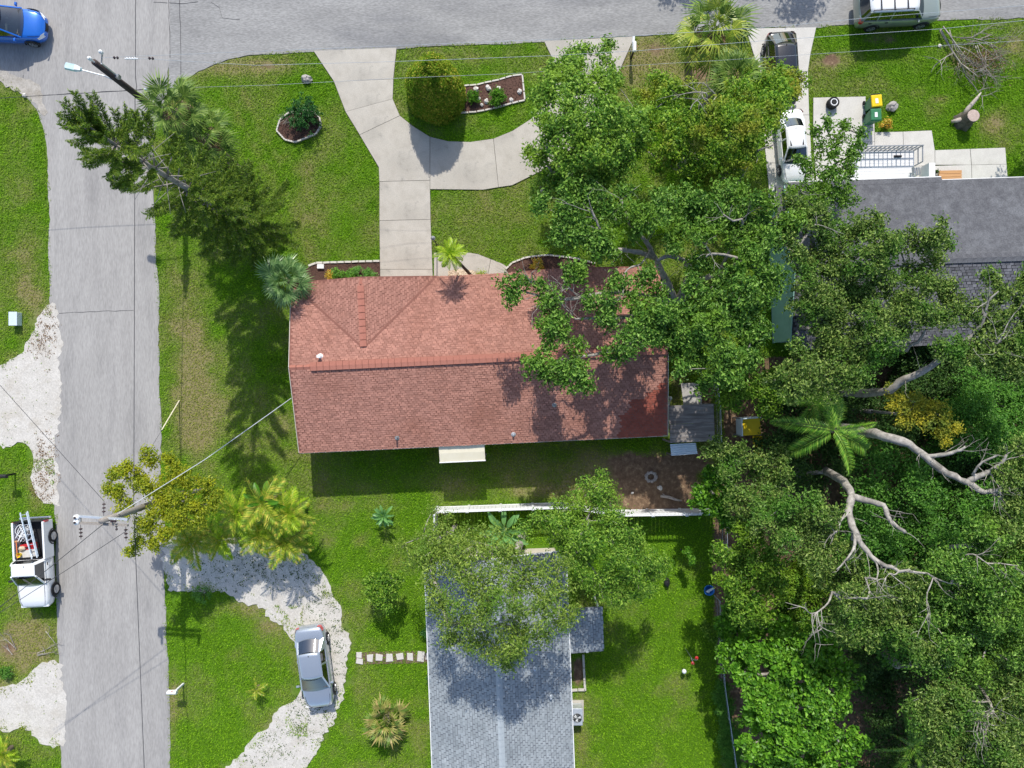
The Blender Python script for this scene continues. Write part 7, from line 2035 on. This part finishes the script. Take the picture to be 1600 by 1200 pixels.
# ---------------------------------------------------------------- clipped hedge and bed plants
def topiary():
    g = G(683, 152); t = thing('clipped_hedge', 'large egg-shaped clipped bush flecked with orange on the front lawn', 'bush', g)
    rng = np.random.default_rng(8)
    n = 42000
    d = unit(rng.normal(size=(n, 3))); d[:, 2] = np.abs(d[:, 2])
    a = np.array([1.62, 1.5, 3.85])
    taper = 1 - .10 * d[:, 1:2]
    P = d * a * np.concatenate([taper, np.ones((n, 2))], 1) * (1 + rng.normal(0, .03, (n, 1)) - .12 * rng.random((n, 1)) ** 3 + .035 * np.sin(d[:, :1] * 6 + 1) * np.sin(d[:, 1:2] * 5) + .03 * np.sin(d[:, 2:] * 9 + d[:, :1] * 4))
    P[:, 2] = P[:, 2] * (1 - .03 * np.sin(P[:, 0] * 7) * np.sin(P[:, 1] * 6))
    N = unit(d / a * 1.7 + rng.normal(0, .38, P.shape))
    V, F = leaf_quads(P, N, rng.uniform(.07, .13, n), .6, rng=rng)
    np_mesh('foliage', V, F, MT['topiary'], t)
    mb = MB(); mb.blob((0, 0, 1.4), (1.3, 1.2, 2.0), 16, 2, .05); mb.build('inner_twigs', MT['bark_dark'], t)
    mb = MB(); mb.tube([(0, 0, 0), (0, 0, 1.4)], .12, 8); mb.build('trunk', MT['bark'], t)
topiary()
clump_plant('shrub', 'dark green round bush in the kidney-shaped mulch bed', 'bush', (479, 186), 'shrub_dark', 25, 1.15, 1, leaf=.11, den=40, per=26)
dv = thing('dead_shrub', 'bare twiggy shrub left of the dark round bush', 'shrub', G(450, 190))
mb = MB(); rr = random.Random(9)
for k in range(12): twiggy(mb, (rr.uniform(-.1, .1), rr.uniform(-.1, .1), .05), (rr.uniform(-1, 1), rr.uniform(-1, 1), 1.0), .5, .014, 2, rr)
mb.build('twigs', MT['bark_pale'], dv)
clump_plant('shrub', 'smaller of two green shrubs in the long mulch bed', 'shrub', (740, 154), 'bright', 9.5, .55, 2, leaf=.09, den=90)
clump_plant('shrub', 'larger of two green shrubs in the long mulch bed', 'shrub', (777, 156), 'bright', 12.5, .6, 3, leaf=.09, den=80)
for i, (u, v, r_, m, lb_) in enumerate(((512, 428, 8, 'croton', 'pale variegated plant at the left end of the garage bed'), (524, 428, 9, 'bright', 'strappy green plant in the garage bed'), (540, 428, 10, 'bright', 'bright green shrub in the middle of the garage bed'), (556, 427, 12, 'vine', 'rounded shrub right of the bright one in the garage bed'), (574, 429, 11, 'vine', 'rightmost shrub of the garage bed beside the driveway'))):
    clump_plant('shrub', lb_, 'shrub', (u + 6, v + 4), m, r_, .7, 10 + i, leaf=.11, den=60, aspect=.35, group='low shrubs along the garage')
clump_plant('croton', 'yellow and orange leaved croton in the curved bed by the walk', 'shrub', (838, 418), 'croton', 11, .7, 20, leaf=.14, den=50, aspect=.35)
clump_plant('croton', 'yellow croton beside the green bin on the lawn', 'shrub', (1380, 197), 'croton', 8, .5, 21, leaf=.13, den=50, aspect=.35)
clump_plant('shrub', 'tiny green plant on the pebble bed by the walk', 'shrub', (754, 434), 'palm_gold', 9, .3, 22, leaf=.1, den=60, aspect=.3)
clump_plant('shrub', 'dark shrub against the lower lawn side of the blue-grey roof', 'shrub', (672, 985), 'shrub_dark', 9, .8, 23, leaf=.1, den=50)
clump_plant('shrub', 'dark shrub below the stepping stones against the house wall', 'shrub', (678, 1055), 'shrub_dark', 9, .8, 24, leaf=.1, den=50)
clump_plant('shrub', 'weedy bush at the left edge above the sand drive', 'shrub', (12, 1050), 'vine', 10, .4, 25, leaf=.1, den=50)
clump_plant('shrub', 'grassy bush at the inner corner of the shell driveway', 'shrub', (318, 926), 'vine', 12, .5, 26, leaf=.12, den=40, aspect=.25)

# fallen leaves on the pale drives
def litter(name, spots, n, mat, size, seed, z=.034):
    rng = np.random.default_rng(seed); P = []
    for (u, v, ru, rv, k) in spots:
        m = int(n * k); q = rng.normal(0, 1, (m, 2)) * [ru, rv] + [u, v]
        P.append(np.stack([(q[:, 0] - 800) / S, (600 - q[:, 1]) / S, np.full(m, z)], 1))
    P = np.concatenate(P)
    ok = inpoly(800 + P[:, 0] * S, 600 - P[:, 1] * S, SHELL_LOOP) | inpoly(800 + P[:, 0] * S, 600 - P[:, 1] * S, SAND_WEST)
    P = P[ok]
    # small drifts
    i = rng.integers(0, len(P), len(P) * 5); P = P[i] + np.concatenate([rng.normal(0, .07, (len(i), 2)), rng.uniform(0, .02, (len(i), 1))], 1)
    V, F = leaf_quads(P, unit(rng.normal(0, .4, P.shape) + [0, 0, 1]), size * rng.uniform(.5, 1.4, len(P)), .5, rng=rng)
    o = np_mesh(name, V, F, MT[mat]); o['kind'] = 'stuff'
litter('leaf_litter', [(430, 890, 50, 16, 1), (500, 925, 22, 26, .6), (520, 1000, 16, 50, .6), (470, 1110, 36, 30, .8), (420, 1165, 40, 20, .6), (330, 880, 50, 20, .3)], 230, 'understory', .07, 5)
litter('leaf_litter', [(62, 770, 12, 26, 1), (75, 720, 12, 24, .8), (68, 520, 14, 26, .8)], 150, 'dead_leaf', .07, 6)

# ---------------------------------------------------------------- grass blades over all lawns
def grass():
    rng = np.random.default_rng(77)
    n = 1250000
    X = rng.uniform(-31, 31, n); Y = rng.uniform(-23.5, 23.5, n)
    U = X * S + 800; V_ = 600 - Y * S
    bad = np.zeros(n, bool)
    j = rng.normal(0, 2.2, (2, n))
    wx, wy = (fbm(X, Y, .5, 60) - .5) * 44, (fbm(X, Y, .5, 66) - .5) * 44
    Ue, Ve = U + j[0] + wx, V_ + j[1] + wy
    for P in (STREET, SIDE): bad |= inpoly(U + j[0] * .5 + wx * .22, V_ + j[1] * .5 + wy * .22, P)
    for P in (SAND_WEST, SAND_SOUTHWEST, SAND_CORNER, SHELL_LOOP): bad |= inpoly(Ue + j[0] * .8, Ve + j[1] * .8, P) & (rng.random(n) > .012)
    for P in DRIVE_SLABS + WALK_SLABS + RIGHT_SLABS + PATIO_SLABS: bad |= inpoly(U + j[0] * .3 + wx * .07, V_ + j[1] * .3 + wy * .07, P)
    for P in (BED_ROUND, BED_LONG, BED_HOUSE, BED_ENTRY, RED_ROOF, DARK_ROOF, GREY_ROOF_S): bad |= inpoly(U, V_, P)
    for i in range(9):
        c = [561, 562, 578, 593, 609, 625, 641, 658, 668][i]; bad |= (np.abs(U - c) < 5.5) & (np.abs(V_ - 1027) < 6)
    # thin grass creeping over the sand
    creep = (inpoly(U, V_, [(44, 716), (84, 716), (92, 830), (60, 815), (44, 790)]) & (fbm(X, Y, .8, 40) > .52)) | (inpoly(U, V_, [(446, 1118), (480, 1118), (482, 1150), (448, 1150)]) & (fbm(X, Y, .6, 41) > .42)) | (inpoly(U, V_, [(425, 945), (475, 945), (475, 1000), (440, 1000)]) & (fbm(X, Y, .6, 42) > .45))
    bad &= ~creep
    onsand = np.zeros(n, bool); onroad = np.zeros(n, bool)
    for P in (SAND_WEST, SAND_SOUTHWEST, SAND_CORNER, SHELL_LOOP): onsand |= inpoly(U, V_, P)
    for P in (STREET, SIDE): onroad |= inpoly(U, V_, P)
    z0 = np.where(onsand, .030, np.where(onroad, .016, 0.0))
    bad |= (onsand | onroad) & (rng.random(n) < .3)
    so_ = soilness(X, Y)
    bad |= so_ > rng.uniform(.25, .7, n)
    dr = dryness(X, Y)
    bad |= (dr > .75) & (rng.random(n) < .35)
    ok = ~bad
    dr = np.clip(dr + .35 * (z0 > 0), 0, 1); X, Y, dr, z0 = X[ok], Y[ok], dr[ok], z0[ok]; n = len(X)
    h = rng.uniform(.035, .085, n) * (1 - .3 * dr) * (.75 + .5 * fbm(X, Y, 1.2, 50))
    wd = rng.uniform(.014, .034, n)
    a = rng.uniform(0, 2 * np.pi, n)
    ln = rng.uniform(.035, .11, n)
    b = rng.uniform(0, 2 * np.pi, n)
    P0 = np.stack([X - np.cos(a) * wd, Y - np.sin(a) * wd, z0], 1)
    P1 = np.stack([X + np.cos(a) * wd, Y + np.sin(a) * wd, z0], 1)
    P2 = np.stack([X + np.cos(b) * ln, Y + np.sin(b) * ln, h + z0], 1)
    V = np.stack([P0, P1, P2], 1).reshape(-1, 3); F = np.arange(3 * n).reshape(-1, 3)
    o = np_mesh('grass', V, F, MT['grass'], attrs={'dry': np.repeat(dr, 3)})
    o['kind'] = 'stuff'
grass()
